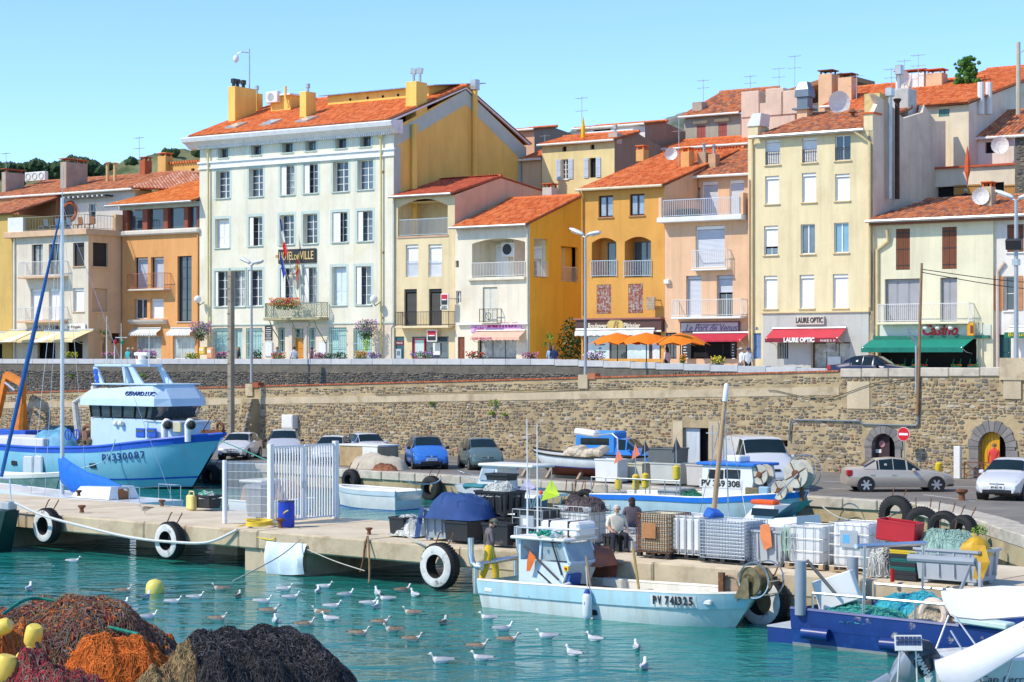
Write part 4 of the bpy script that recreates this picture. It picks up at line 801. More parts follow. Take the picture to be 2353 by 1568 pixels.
SR=tz(1530,430,D4)[0];SLx=tz(1336,430,D4)[0];z4=tz(1430,433,D4)[1];a4=ts(1523,353,SLx)
bak,s0,s1,z1,ol,_=block('bakery_house','rough ochre house with orange roof over the bakery shop','D',1336,1527,433,D4,26,ochre,o4,zt=z4,sidem=PL('peach plaster',(.74,.48,.30)),gable=(a4[0]-D4,a4[1]-.1))
roof(bak,(s0-.05,D4-.45,z4+.05),(s1+.1,D4-.45,z4+.05),(s1+.1,a4[0],a4[1]),(s0-.05,a4[0],a4[1]),tile_o,300,w=.26,l=.42);roof(bak,(s1+.1,26,z4),(s0,26,z4),(s0,a4[0],a4[1]),(s1+.1,a4[0],a4[1]),tile_o,0,ridge=False);eave(bak,s0-.1,s1+.1,D4-.5,z4,M('cream gutter',(.7,.6,.42),.6))
sl4=(a4[1]-z4)/(a4[0]-D4+.45);rz4=lambda d:z4+.05+sl4*(d-D4+.45)
for i in(0,1):
 r=rc(*o4[i],D4);room(bak,r,D4,1.1,ochre);afl(bak,r,D4,.3,ochre);w=wn(bak,[r[0]+(.55 if i==0 else.1),r[1]-.02,r[2],r[3]-.25],D4+.9,'gl',.16,fm=M('bronze frame',(.12,.13,.14),.4),nc=2,nr=1,sl=False,gl=glassb);rr=rc(o4[i][0],o4[i][1]-10,o4[i][2],545,690,D4-.1);rlg(bak,[(rr[0],D4-.08,rr[2]),(rr[1],D4-.08,rr[2])],rr[3]-rr[2],alu,.125,bar=.026)
for i in(2,3):wn(bak,rc(*o4[i],D4),D4,'gl',.2,fm=brown,nc=2,nr=1,gl=M('curtained glass',(.30,.38,.48),.08,var=.3,vs=4,spec=.8),slm=M('terracotta sill',(.5,.25,.12),.8),t=.09)
for i in(4,5):wn(bak,rc(*o4[i],D4),D4,'ws',col=redwood,sl=False)
pipe(bak,[(s0+.15,D4-.1,rc('J',0,10,1030,1040,D4)[2]),(s0+.15,D4-.1,z4-.5),(s0+.1,D4-.4,z4-.05)],.06,ochre)
r=rc('J',5,775,1075,1185,D4-.4);fas=MB().box(r[0],D4-.42,r[2],r[1],D4+.02,r[3],.02).mk('shop_fascia',maroon,bak);m=MB().box(r[0]-.1,D4-.55,r[3],r[1]+.02,D4+.02,r[3]+.12,.02);m.mk('fascia_cap',M('rosy brown',(.3,.12,.1),.6),fas);MB().box(r[0],D4-.44,r[2],r[1],D4-.425,r[2]+.1).mk('fascia_stripe',offw,fas)
cream_i=M('cream lettering',(.8,.72,.55),.5);w_=r[1]-r[0];zc_=(r[2]+r[3])/2;text('Boulanger',(r[0]+w_*.265,D4-.44,zc_),.36,w_*.225,cream_i,fas,bold=.01);text('Pâtissier',(r[0]+w_*.665,D4-.44,zc_),.36,w_*.19,cream_i,fas,bold=.01)
gd=MB().lathe([(.05,0),(.60,0),(.60,.04)],(0,0,0),24,'y');o=MB();x=r[0]+w_*.475;m=MB();rg=[[(x+math.cos(t)*.62*q,D4-.43-.05*k,zc_+.03+math.sin(t)*.46*q)for t in np.linspace(0,2*math.pi,24,endpoint=False)]for q,k in((1,0),(1,.6),(.94,1))];m.loft(rg);m.mk('gold_medallion',M('gold leaf',(.72,.5,.16),.4,.3),fas);text('B',(x,D4-.5,zc_+.03),.5,.4,M('bronze ink',(.35,.2,.04),.5),fas,shear=.3)
r=rc(*o4[6],D4);paleglass=M('pale etched shop glass',(.55,.66,.68),.12,var=.15,vs=1.5,spec=.6);shopf=MB().box(r[0],D4+.15,r[2],r[1],D4+.2,r[3]).mk('shop_front',maroon,bak)
for x0,x1 in((110,300),(460,655)):
 q=rc('J',x0,x1,1222,1424,D4);MB().box(q[0],D4+.1,q[2],q[1],D4+.148,q[3]).mk('pane',paleglass,shopf)
q=rc('J',110,300,1222,1424,D4);text("L'Atelier\ndu\nBoulanger",((q[0]+q[1])/2+.1,D4+.09,q[3]-.75),.17,.9,M('charcoal ink',(.06,.08,.09),.6),shopf,shear=.3)
q=rc('J',322,450,1250,1424,D4);MB().box(q[0],D4+.08,q[2],q[1],D4+.147,q[3]).mk('door_leaf',glass,shopf);q=rc('J',688,752,1250,1424,D4);mb_=MB().box(q[0],D4+.08,q[2],q[1],D4+.147,q[3]).mk('menu_panel',M('menu paper',(.66,.7,.74),.6,var=.2,vs=10),shopf)
r=rc('J',10,715,1170,1226,D4-.5);awning(bak,r[0],r[1],D4-.42,r[3]+.05,.25,.12,r[3]-r[2]-.12,M('white valance cloth',(.72,.72,.68),.85,var=.1,vs=4),arms=False,scal=.04)
r=rc('J',645,718,870,985,D4-.5);b=sgb(bak,r,D4-.45,M('sepia sign',(.42,.3,.2),.5,var=.4,vs=6),'artisan\nboulanger',.08,.6,cream_i,.12);MB().bar((r[1],D4-.5,r[3]-.2),(r[1]+.1,D4,r[3]-.2),.05).mk('sign_arm',black,b)
for px,py,d_ in((1476,377,9.),(1580,395,4.2),(1640,382,5.)):
 s_=tz(px,py,d_)[0];tall={1476:345,1580:350,1640:350}[px];chm(bak,min(s_,s1-.3),d_,rz4(d_)-.4,tz(px,tall,d_)[1],.62,.7,M('orange chimney plaster',(.70,.36,.13),.85,var=.15)if px!=1640 else M('grey brown chimney',(.42,.3,.2),.85,var=.2),'tiles' if px!=1640 else 'pipe')
ant(bak,tz(1560,350,4.4)[0],4.4,rz4(4.4),3.2);dish(bak,tz(1556,395,4.)[0]-.3,3.7,rz4(4)+.9,.42,.6)
# peach house with the restaurant
pch=PL('peach plaster',(.74,.48,.30),(.66,.42,.26));D5=-.6;o5=[('J',1080,1342,232,605),('J',995,1132,680,1050),('J',1270,1412,675,1050),('J',975,1450,1265,1424),('J',810,910,1190,1424)]
z5=rc('J',775,1530,150,200,D5)[3];pea,s0,s1,z1,ol,_=block('restaurant_house','peach house with roof terrace above the restaurant','D',1527.5,1718,500,D5,12,pch,o5,zt=z5-.02)
r=rc('J',775,1520,145,205,D5-.7);b=MB().box(s0-.15,D5-.75,z5-.32,s1-.02,D5+.1,z5,.03).mk('terrace_slab',offw,pea);hh=rc('E',845,1490,1345,1500,D5-.6);rlg(b,[(s0+.25,D5-.6,z5),(s1-.25,D5-.6,z5)],hh[3]-hh[2],alu,.13,bar=.024)
MB().box(s0-.1,D5-.6,z5,s0+.12,D5+4.2,z5+1.25).mk('terrace_wall',pch,pea);MB().box(s1-.25,D5-.55,z5,s1-.02,D5+.2,z5+1.3).mk('terrace_wall',pch,pea)
D5b=D5+4.2;zt5=tz(1650,408,D5b)[1];m=MB();up=[rc('E',1060,1122,1235,1335,D5b),rc('E',1140,1280,1180,1480,D5b),rc('E',1385,1515,1165,1480,D5b)]
for u in up[1:]:u[2]=z5+.05
up[2][1]=min(up[2][1],s1-.1);wall_grid(m,s0-.0,s1,z5,zt5,D5b,up,.2);m.poly((s1,D5b,z5),(s1,12,z5),(s1,12,zt5+1),(s1,D5b,zt5));m.mk('upper_wall',pch,pea)
wn(pea,up[0],D5b,'gl',.18,fm=brown,nc=1,nr=1,sl=False);wn(pea,up[1],D5b,'rs',.15,col=shut_g,sl=False);wn(pea,up[2],D5b,'rs',.15,col=shut_g,sl=False)
ac=MB().box(s0+3.6,D5b-1.2,z5,s0+4.6,D5b-.8,z5+.75,.03).mk('air_conditioner',offw,pea);m=MB();m.torus((s0+4.0,D5b-1.22,z5+.38),.26,.02,'y',18,6);m.mk('fan_grille',black,ac);MB().box(s0+.7,D5+.2,z5+.0,s0+1.9,D5+1.2,z5+.55,.05).mk('covered_furniture',black,pea)
ra,rb=tz(*zc('E',1010,1148),D5b-.4),tz(*zc('E',1515,1120),D5b-.4);zr5=ts(*zc('E',1515,960),s1)[1]
roof(pea,(ra[0]-.6,D5b-.5,zt5+.1),(s1,D5b-.5,zt5+.1),(s1,D5b+5.5,zt5+2.2),(ra[0]-.6,D5b+5.5,zt5+2.2),tile_b,0);eave(pea,ra[0]-.4,s1,D5b-.55,zt5+.05,offw)
s_=tz(*zc('E',1245,1040),D5b+1.5)[0];chm(pea,s_,D5b+1.5,zt5+.2,tz(1640,355,D5b+1.5)[1],.55,.6,M('tan chimney',(.55,.34,.2),.85,var=.2),'pipe')
m=MB().box(s1-2.3,D5b+2.2,zt5+1.0,s1-.2,D5b+3.6,zt5+1.75);m.mk('roof_light_box',pch,pea);MB().box(s1-2.6,D5b+1.9,zt5+1.75,s1-.1,D5b+3.7,zt5+1.82).mk('roof_light',M('pale sheet roof',(.55,.6,.6),.4),pea)
r=rc(*o5[0],D5);wn(pea,r,D5,'rs',.2,sl=False,col=shut_g);bcy(pea,'J',1048,1355,450,632,D5,.5,offw,offw,.12,.1);
for i in(1,2):wn(pea,rc(*o5[i],D5),D5,'rs',.28,col=shut_g,sl=False,f=1. if i==1 else.42,fm=shut_g)
bcy(pea,'J',868,1480,893,1066,D5,.8,offw,offw,.12,.14);r=rc(*o5[3],D5);w=wn(pea,r,D5,'gl',.6,fm=M('purple black frame',(.05,.02,.05),.4),nc=3,nr=1,sl=False,gl=dark)
wn(pea,rc(*o5[4],D5),D5,'gl',.15,fm=brown,nc=3,nr=1,sl=False)
r=rc('J',945,1475,1090,1187,D5-.1);sg=sgb(pea,r,D5-.05,M('purple frame',(.14,.05,.1),.5),None,1,1,white,.1);MB().box(r[0]+.08,D5-.165,r[2]+.08,r[1]-.08,D5-.152,r[3]-.08).mk('sign_face',M('mauve grey sign',(.50,.46,.47),.5),sg);ink=M('plum ink',(.16,.10,.24),.5);text('Le Port de Venus',((r[0]+r[1])/2+.1,D5-.18,(r[2]+r[3])/2-.08),.5,(r[1]-r[0])*.88,ink,sg,shear=.4);text('Restaurant',((r[0]+r[1])/2,D5-.18,r[3]-.2),.12,(r[1]-r[0])*.35,ink,sg)
r=rc('J',975,1430,1195,1255,D5-1.0);awn=M('crimson awning',(.50,.035,.06),.8,var=.08);awning(pea,r[0]+.2,r[1]+.5,D5-.1,r[3]+.0,1.0,.42,.1,awn)
for x in(('J',960,1040,1270,1424),('J',1395,1440,1270,1400)):q=rc(*x,D5-.3);b=MB().box(q[0],D5-.32,q[2],q[1],D5-.28,q[3]).mk('menu_board',black,pea);[MB().box(q[0]+.1,D5-.33,q[3]-.2-j*.17,q[0]+.1+(q[1]-q[0])*R.uniform(.3,.7),D5-.321,q[3]-.15-j*.17).mk('chalk_line',offw,b)for j in range(6)]
MB().box(s0+.05,D5-.25,rc('J',785,825,715,755,D5)[2],s0+.42,D5+.02,rc('J',785,825,715,755,D5)[3],.02).mk('wall_lamp',offw,pea)
# tall cream house over the optician
cr6=PL('butter cream plaster',(.75,.64,.40),(.68,.56,.34));D6=-.85;grwall=PL('grey stained render',(.74,.62,.49),(.58,.48,.38))
row=[[('E',1705,1838,803,1030),('E',2035,2168,783,1010),('F',600,740,988,1215)],[('E',1703,1828,1130,1380),('E',2033,2160,1102,1365),('K',525,640,-8,203)],[('J',1693,1817,232,495),('J',2022,2150,218,485),('K',518,632,375,610)],[('J',1692,1812,680,975),('J',2012,2142,672,972),('K',508,628,778,1045)]]
shp=[('J',1570,1668,1195,1424),('J',1815,1915,1280,1424),('K',340,648,1312,1520)]
z6=tz(1860,308,D6)[1];opt_,s0,s1,z1,ol,_=block('optician_house','tall butter cream house with twelve windows over the optician shop','D',1718.5,2006,308,D6,9,cr6,[w for q in row for w in q]+shp,zt=z6,sidem=grwall)
sill6=M('cream sill',(.68,.54,.3),.8)
lace=M('dark lattice guard',(.05,.055,.06),.5)
for i,q in enumerate(row):
 for j,o in enumerate(q):
  r=rc(*o,D6);k=(i,j)
  if k==(0,2):wn(opt_,r,D6,'gl',.2,gl=glassb,nc=2,nr=1,slm=sill6)
  elif k in((2,1),):wn(opt_,r,D6,'gl',.2,nc=2,nr=1,slm=sill6)
  elif k==(2,2):wn(opt_,r,D6,'gl',.2,gl=M('sky glass',(.16,.34,.48),.06,var=.1,spec=.9),nc=2,nr=1,slm=sill6)
  else:wn(opt_,r,D6,'rs',.2,f={(2,0):.72}.get(k,1.),slm=sill6,col=shut_w)
  if i==0:rlg(opt_,[(r[0]+.02,D6+.06,r[2]),(r[1]-.02,D6+.06,r[2])],(r[3]-r[2])*.52,lace,.11,bar=.03)
zp=tz(2000,262,D6)[1];x0=tz(1985,300,D6)[0];MB().box(x0,D6-.02,z6-.05,s1-.002,D6+1.0,zp).mk('parapet',cr6,opt_);MB().box(x0-.1,D6-.1,zp,s1+.1,D6+1.05,zp+.1).mk('parapet_cap',tile_o,opt_,rnd=None)
zq=tz(1735,290,D6)[1];xl=tz(1742,300,D6)[0];MB().box(s0+.01,D6-.02,z6-.05,xl,D6+1.4,zq).mk('parapet',cr6,opt_);MB().prism([(s0-.05,D6-.1,zq),(xl+.15,D6-.1,zq),(xl+.25,D6-.1,zq+.75),(s0+.35,D6-.1,zq+.75)],(0,1.2,0)).mk('parapet_cap',offw,opt_)
roof(opt_,(xl,D6-.35,z6+.05),(x0,D6-.35,z6+.05),(x0,D6+6.8,z6+2.0),(xl,D6+6.8,z6+2.0),tile_b,300,w=.28,l=.42);eave(opt_,s0+.3,s1-.4,D6-.42,z6-.02,galv,.11)
pts=[(2008,825),(2008,270),*[zc('F',*q)for q in((985,700),(950,622),(1080,690),(1150,775),(1215,838),(1385,785),(1398,720),(1500,865),(1590,862),(1590,1250))]]
sd=[ts(a,b,s1)for a,b in pts];sd[0]=(D6,5.3);sd[1]=(D6,zp);dmax=sd[-1][0];poly=[(s1+.01,d,z)for d,z in sd]+[(s1+.01,dmax,5.3)];MB().prism(poly,(-.3,0,0)).mk('gable_wall',grwall,opt_)
yst=M('yellow stained block',(.62,.48,.22),.9,var=.3,vs=2);d_,z_=ts(*zc('F',945,700),s1-.6);MB().box(s1-1.0,d_-.4,z6+.5,s1-.02,d_+1.0,ts(*zc('F',945,622),s1-.6)[1]).mk('stack',yst,opt_)
for x,yt,mt in((1100,565,galv),(1165,630,M('dark rusty flue',(.07,.035,.025),.7,var=.3,vs=3))):
 d_,z_=ts(*zc('F',x,1560),s1+.35);zt_=ts(*zc('F',x,yt),s1+.35)[1];m=MB();m.cyl((s1+.3,d_,z_),(s1+.3,d_,zt_-.5),.14,n=10);m.mk('wall_flue',mt,opt_,smooth=True);m=MB();m.box(s1+.08,d_-.22,zt_-.5,s1+.52,d_+.22,zt_,.03)if x==1100 else m.lathe([(.12,zt_-.5),(.26,zt_-.25),(.2,zt_-.2)],(s1+.3,d_,0),10);m.mk('flue_cowl',mt,opt_)
s_=s1-2.;d_=5.5;za=tz(*zc('F',1175,570),d_)[1];a_=tz(*zc('F',1090,700),d_)[0];b_=tz(*zc('F',1262,700),d_)[0];c=MB().box(a_,d_,z6,b_,d_+1.2,za,.06).mk('chimney',M('pale grey chimney render',(.5,.5,.48),.9,var=.2),opt_);m=MB();m.cyl((a_+.4,d_+.5,za),(a_+.4,d_+.5,za+1.1),.12,n=8);m.box(a_+.2,d_+.3,za+.9,a_+.62,d_+.7,za+1.5,.03);m.mk('chimney_pot',galv,c)
pk=M('pink parapet render',(.62,.27,.2),.85,var=.15);pa,pb_=tz(*zc('F',315,800),6.2)[0],tz(*zc('F',880,800),6.2)[0];MB().box(pa,6.1,z6,pb_,6.5,tz(*zc('F',600,770),6.2)[1],.08).mk('parapet',pk,opt_)
cw=M('blue grey cowl',(.16,.2,.24),.4,.3);s_=tz(*zc('F',330,760),5.)[0];zz=tz(*zc('F',330,765),5.)[1];m=MB();m.box(s_-.35,4.6,z6+.8,s_+.35,5.4,zz);m.mk('chimney',pch,opt_);m=MB();m.box(s_-.6,4.4,zz,s_+.6,5.6,zz+.1);m.loft([[(s_+a*k,5+b*k,zz+h)for a,b in((-1,-1),(1,-1),(1,1),(-1,1))]for k,h in((.36,.1),(.36,.75),(.48,.8),(.45,1.25),(.25,1.75))]);m.mk('chimney_cowl',cw,opt_)
s_=tz(*zc('F',760,800),3.)[0];m=MB();m.cyl((s_,3,z6+.8),(s_,3,tz(*zc('F',760,790),3.)[1]),.12,n=8);zz=tz(*zc('F',760,790),3.)[1];m.lathe([(.14,zz),(.3,zz+.05),(.04,zz+.28)],(s_,3,0),10);m.mk('flue',rust,opt_)
dish(opt_,tz(*zc('F',630,700),5.6)[0],5.6,tz(*zc('F',630,700),5.6)[1],.75,.9);pipe(opt_,[tuple((tz(*zc('F',790,960),D6-.2)[0],D6-.4,z6-.1)),(tz(*zc('F',910,1020),D6-.1)[0],D6-.12,z6-.75),(tz(*zc('F',910,1020),D6-.1)[0],D6-.12,9.9)],.09,sill6)
pipe(opt_,[(s0+.35,D6-.1,5.4),(s0+.35,D6-.1,z6-.4),(s0+.55,D6-.3,z6-.1)],.08,sill6);pipe(opt_,[(s0+.12,D6-.08,5.4),(s0+.12,D6-.08,z6-2.5)],.05,pch)
gs=PL('grey shop render',(.50,.50,.47));r=rc('J',1680,1690,1020,1030,D6);zsh=r[3];xs=tz(*zc('J',1688,1100),D6)[0];m=MB();wall_grid(m,xs,s1-.25,5.31,zsh,-.05+D6,[[o[0],o[1],o[2],min(o[3],zsh)]for o in ol[-2:]],.05);m.mk('shop_render',gs,opt_);MB().box(xs-.1,D6-.16,zsh,s1-.2,D6+.01,zsh+.1,.01).mk('string_course',sill6,opt_)
wn(opt_,ol[-3],D6,'door',.15,fm=M('blue door paint',(.16,.26,.48),.5),col=M('blue door paint',(.16,.26,.48),.5));w=wn(opt_,ol[-2],D6,'hole');
me=MB().cyl((0,0,0),(0,0,ol[-2][3]-ol[-2][2]),.02,n=6).mesh('grille_bar',alu)
for i in range(6):link('grille_bar',me,w,(ol[-2][0]+(ol[-2][1]-ol[-2][0])*(i+.5)/6,D6+.1,ol[-2][2]))
w=wn(opt_,ol[-1],D6,'gl',.3,fm=M('brown shop frame',(.10,.05,.03),.4),nc=3,nr=1,sl=False);q=rc('K',455,557,1425,1520,D6);MB().box(q[0],D6+.2,q[2],q[1],D6+.22,q[3]).mk('poster',M('white poster',(.68,.72,.74),.5,var=.15,vs=5),w);q=rc('K',443,517,1315,1388,D6);MB().box(q[0],D6+.2,q[2],q[1],D6+.22,q[3]).mk('poster',M('grey portrait poster',(.4,.42,.44),.5,var=.7,vs=3),w)
r=rc('J',1972,2232,1043,1118,D6-.2);sgb(opt_,r,D6-.05,M('cream sign box',(.62,.54,.46),.5),'LAURE OPTIC',.32,(r[1]-r[0])*.93,black,.18,bold=.014)
ra=rc('J',1770,1771,1157,1240,D6);l_=tz(*zc('J',1705,1260),D6-1.1)[0];r_=tz(*zc('K',555,1290),D6-1.1)[0];zt_=ra[3];zf=rc('J',1705,1706,1240,1278,D6-1.1);a_=awning(opt_,l_,r_,D6-.05,zt_,1.1,zt_-zf[3],zf[3]-zf[2],M('red awning cloth',(.56,.05,.07),.8,var=.1),M('dark red valance',(.22,.02,.035),.8),scal=0)
text('LAURE OPTIC',(l_+(r_-l_)*.47,D6-1.17,(zf[2]+zf[3])/2),.26,(r_-l_)*.42,white,a_,bold=.02);text('04 68 82 31 34',(l_+(r_-l_)*.86,D6-1.17,(zf[2]+zf[3])/2-.04),.14,(r_-l_)*.2,white,a_)
q=rc('J',1618,1640,1140,1162,D6);sgb(opt_,q,D6-.01,M('blue number plate',(.03,.06,.25),.4),'13',.1,.15,white,.02,name='number_plate')
# cream house over the grocery
cr7=PL('pale lemon plaster',(.73,.69,.50),(.66,.62,.44));D7=-.6;brsh=M('chestnut shutter',(.17,.055,.022),.6,var=.2,vs=4,streak=.2);grsh=M('grey lilac shutter',(.34,.34,.37),.6,var=.1)
o7=[('K',1003,1113,422,745),('K',1365,1480,408,738),('K',915,1190,815,1152),('K',1350,1482,805,1150),('K',800,1640,1290,1520)]
z7=tz(2140,507,D7)[1];gro,s0,s1,z1,ol,_=block('grocery_house','pale lemon house with brown shutters over the grocery shop','D',2006.5,2282,507,D7,8,cr7,o7,zt=z7)
for i in(0,1):wn(gro,ol[i],D7,'ws',col=brsh,sl=False,fm=black)
wn(gro,ol[2],D7,'panel',.3,nc=3,col=grsh,sl=False);wn(gro,ol[3],D7,'panel',.3,nc=2,col=grsh,sl=False);bcy(gro,'K',860,1570,1010,1172,D7,.75,offw,cr7,.12,.14)
zr7=tz(2200,470,4.)[1];roof(gro,(s0-.1,D7-.6,z7+.12),(s1+5,D7-.6,z7+.12),(s1+5,4.2,z7+1.55),(s0+1.2,4.2,z7+1.55),tile_b,300,w=.27,l=.42);eave(gro,s0-.15,s1+5,D7-.68,z7+.05,galv,.1);MB().box(s0,D7-.6,z7-.16,s1+5,D7+.02,z7,.02).mk('eave_board',brsh,gro)
c=tz(*zc('K',1730,200),1.5);chm(gro,c[0],1.5,z7+.6,tz(*zc('K',1730,95),1.5)[1],.62,.7,M('tan cement chimney',(.52,.42,.27),.9,var=.2),'tiles');dish(gro,tz(*zc('K',1675,170),1.2)[0],1.1,tz(*zc('K',1675,170),1.2)[1],.5,.25)
r=rc(*o7[4],D7);sh=wn(gro,r,D7,'hole',.8);MB().box(s0+.1,D7-.25,rc('K',790,1560,1262,1285,D7)[2],s1-.15,D7+.0,rc('K',790,1560,1262,1285,D7)[3]).mk('awning_box',M('green box',(.02,.16,.11),.5),gro)
q=rc('K',790,1550,1178,1270,D7);MB().box(q[0],D7-.06,q[2],q[1]+1.5,D7-.005,q[3]).mk('shop_fascia',M('mint white fascia',(.62,.66,.58),.5),gro)
redl=M('red letters',(.62,.015,.02),.4);q=rc('K',1210,1487,1190,1255,D7);b=MB().box(q[0]-.05,D7-.09,q[2]-.02,q[0]-.04,D7-.07,q[2]).mk('sign',redl,gro);text('Casino',((q[0]+q[1])/2,D7-.1,(q[2]+q[3])/2+.02),.62,q[1]-q[0],redl,b,shear=.25,bold=.02,ext=.03);text('Petit',(q[0]+1.2,D7-.1,q[3]+.12),.16,.7,M('green letters',(.02,.18,.1),.5),b,shear=.2);MB().tube([(q[0]+.8,D7-.1,q[2]-.12),(q[0]+2.5,D7-.1,q[2]-.1),(q[1],D7-.1,q[2]+.02)],.035,6).mk('swash',M('green letters'),b)
for x in(1232,1328,1430):z_=tz(*zc('K',x,1200),D7-.6);m=MB();m.bar((z_[0],D7,z_[1]+.15),(z_[0],D7-.5,z_[1]+.1),.05);m.sph((z_[0],D7-.55,z_[1]),(.16,.16,.13),8,6);m.mk('spotlight',offw,gro)
l_,r_=tz(*zc('K',735,1370),D7-1.6)[0],tz(*zc('K',1535,1370),D7-1.6)[0];zt_=rc('K',800,801,1288,1290,D7)[3];zf=rc('K',735,736,1355,1392,D7-1.6);gaw=M('green awning cloth',(.01,.24,.17),.8,var=.08);a_=awning(gro,l_,r_,D7-.1,zt_,1.6,zt_-zf[3],zf[3]-zf[2],gaw,M('dark green valance',(.005,.16,.12),.8))
for t in(.12,.5,.87):x=l_+(r_-l_)*t;z=(zf[2]+zf[3])/2;[MB().obox((x+k*.12,D7-1.67,z+R.uniform(-.02,.02)),(.09,.01,.05),(0,R.uniform(-.3,.3),0)).mk('script_mark',offw,a_)for k in range(-5,6)]
q=rc('K',1563,1615,1160,1262,D7-.7);b=MB().box(q[0],D7-.75,q[2],q[1],D7-.6,q[3],.02).mk('sign',M('orange sign box',(.75,.32,.01),.4),gro);MB().box(q[0]+.2,D7-.77,q[2]+.15,q[0]+.36,D7-.752,q[3]-.15).mk('figure',brsh,b);
crt=M('green crate',(.01,.2,.09),.5)
for i,x in enumerate((800,950,1120,1440,1570)):
 q=rc('K',x,x+(130 if i<3 else 75),1400,1520,D7-.6);rk=MB();[rk.box(q[0],D7-1.2+.25*j,5.4+.1+j*.45,q[1]-.05,D7-.9+.25*j,5.4+.2+j*.45)for j in range(3)];[rk.bar((xx,D7-1.15,5.4),(xx,D7-.4,6.9),.04)for xx in(q[0]+.05,q[1]-.1)];rk.mk('produce_rack',crt,gro)
 for j in range(3):
  for t in range(3):xx=q[0]+(q[1]-q[0])*(t+.5)/3;m=MB();[m.ico((xx+R.uniform(-.12,.12),D7-1.08+.25*j+R.uniform(-.08,.08),5.4+.25+j*.45),.06,.1)for _ in range(6)];stuff(m.mk('fruit',[redl,M('orange fruit',(.7,.25,.02),.5),M('green fruit',(.15,.35,.04),.5)][(i+j+t)%3],gro))
for px in(1645,1680):x=tz(*zc('K',px,1300),D7)[0];pipe(gro,[(x,D7-.08,5.4),(x,D7-.08,rc('K',0,1,1172,1180,D7)[3])],.05,cr7)
pipe(gro,[(s0+.3,D7-.1,5.4),(s0+.3,D7-.1,z7-1.6),(s0+1.0,D7-.15,z7-1.1),(s0+1.0,D7-.3,z7-.4)],.1,sill6)
# white house at the edge of the picture
D8=-.4;wh8=PL('white plaster',(.72,.69,.64),(.64,.60,.54));o8=[('K',1875,2005,388,605),('K',1852,1935,795,1065),('K',1785,1905,1252,1520)];bar,s0,s1,z1,ol,_=block('bar_house','white house with brown shutters and a striped bar awning','D',2282.5,2420,500,D8,8,wh8,o8,zt=z7+.1)
wn(bar,ol[0],D8,'ws',col=brsh,sl=True,fm=black);w=wn(bar,ol[1],D8,'gl',.25,fm=offw,nc=1,nr=2,sl=True);tan=M('tan open shutter',(.50,.22,.09),.6,var=.15,vs=4)
q=rc('K',1780,1850,797,1065,D8);leaf(w,q[0],q[1],q[2],q[3],D8-.02,tan);q=rc('K',1938,2000,792,1062,D8);leaf(w,q[0],q[1],q[2],q[3],D8-.02,tan);wn(bar,ol[2],D8,'door',.2,fm=M('dark teal door',(.01,.07,.08),.5),col=M('dark teal door',(.01,.07,.08),.5))
q=rc('K',1855,2100,1205,1280,D8-.9);a_=awning(bar,q[0],q[1],D8-.05,q[3]+.1,.9,.3,q[3]-q[2]-.2,M('white stripe cloth',(.7,.72,.68),.8),M('green bar valance',(.01,.16,.09),.8),arms=False);text('Bitburger',(q[0]+.95,D8-.97,q[2]+.2),.24,1.5,M('yellow letters',(.75,.55,.02),.5),a_,shear=.15)
pipe(bar,[(s0+.3,D8-.1,5.4),(s0+.3,D8-.1,tz(*zc('K',1750,760),D8)[1]),(s0+.7,D8-.1,tz(*zc('K',1785,690),D8)[1])],.1,M('rosy pipe',(.6,.47,.4),.7))

# houses to the left of the town hall
org=PL('orange plaster',(.72,.36,.14),(.66,.32,.12));oxr=M('oxblood paint',(.28,.075,.045),.7,var=.12);DO=0.
oo=[('G',1205,1325,515,795),('G',1352,1467,512,790),('G',1590,1717,503,1090),('G',1203,1318,888,1065),('G',1345,1465,885,1062),('G',1215,1445,1220,1424),('G',1548,1745,1220,1424)]
zo=rc('G',1045,1785,255,315,DO)[2];ora,s0,s1,z1,ol,_=block('orange_house','orange house with pillared top gallery left of the town hall','D',281,459.5,535,DO,9,org,oo,zt=zo)
zt_=rc('G',1100,1790,75,260,DO)[3];MB().box(s0-.5,DO-.35,zo,s1+.1,DO+.3,zo+.4,.1).mk('cornice',M('pale stone cornice',(.66,.6,.52),.8,var=.1),ora)
MB().poly((s0,DO+2.8,zo),(s1,DO+2.8,zo),(s1,DO+2.8,zt_+.8),(s0,DO+2.8,zt_+.8)).mk('gallery_wall',org,ora);MB().poly((s0,0,zo+.1),(s1,0,zo+.1),(s1,2.8,zo+.1),(s0,2.8,zo+.1)).mk('gallery_floor',org,ora)
for x0,x1 in((1097,1165),(1275,1345),(1460,1528),(1645,1705),(1762,1790)):
 a,b=tz(*zc('G',x0,200),DO)[0],tz(*zc('G',x1,200),DO)[0];MB().box(a,DO,zo+.38,a+(b-a)*.62,DO+.5,zt_,.02).mk('pillar',oxr,ora)
for x0,x1 in((1168,1275),(1348,1460),(1530,1645),(1710,1760)):
 a,b=tz(*zc('G',x0,200),DO+.3)[0],tz(*zc('G',x1,200),DO+.3)[0];MB().box(a,DO+.32,zo+.42,b,DO+.34,zt_-.05).mk('gallery_glass',glass,ora)
MB().box(s0-.2,DO-.1,zt_,s1,DO+.6,zt_+.35).mk('beam',M('grey beam',(.5,.5,.44),.8),ora)
roof(ora,(s0-.8,DO-.9,zt_+.35),(s1+.05,DO-.9,zt_+.35),(s1+.05,7,zt_+2.9),(s0+2.5,7,zt_+2.9),tile_s,300,w=.25,l=.4);eave(ora,s0-.9,s1,DO-.95,zt_+.3,galv);MB().poly((s0-.8,DO-.9,zt_+.34),(s1,DO-.9,zt_+.34),(s1,DO+.1,zt_+.34),(s0-.8,DO+.1,zt_+.34)).mk('soffit',offw,ora)
for i in(0,1):wn(ora,ol[i],DO,'rs',.45,sl=False,col=shut_g)
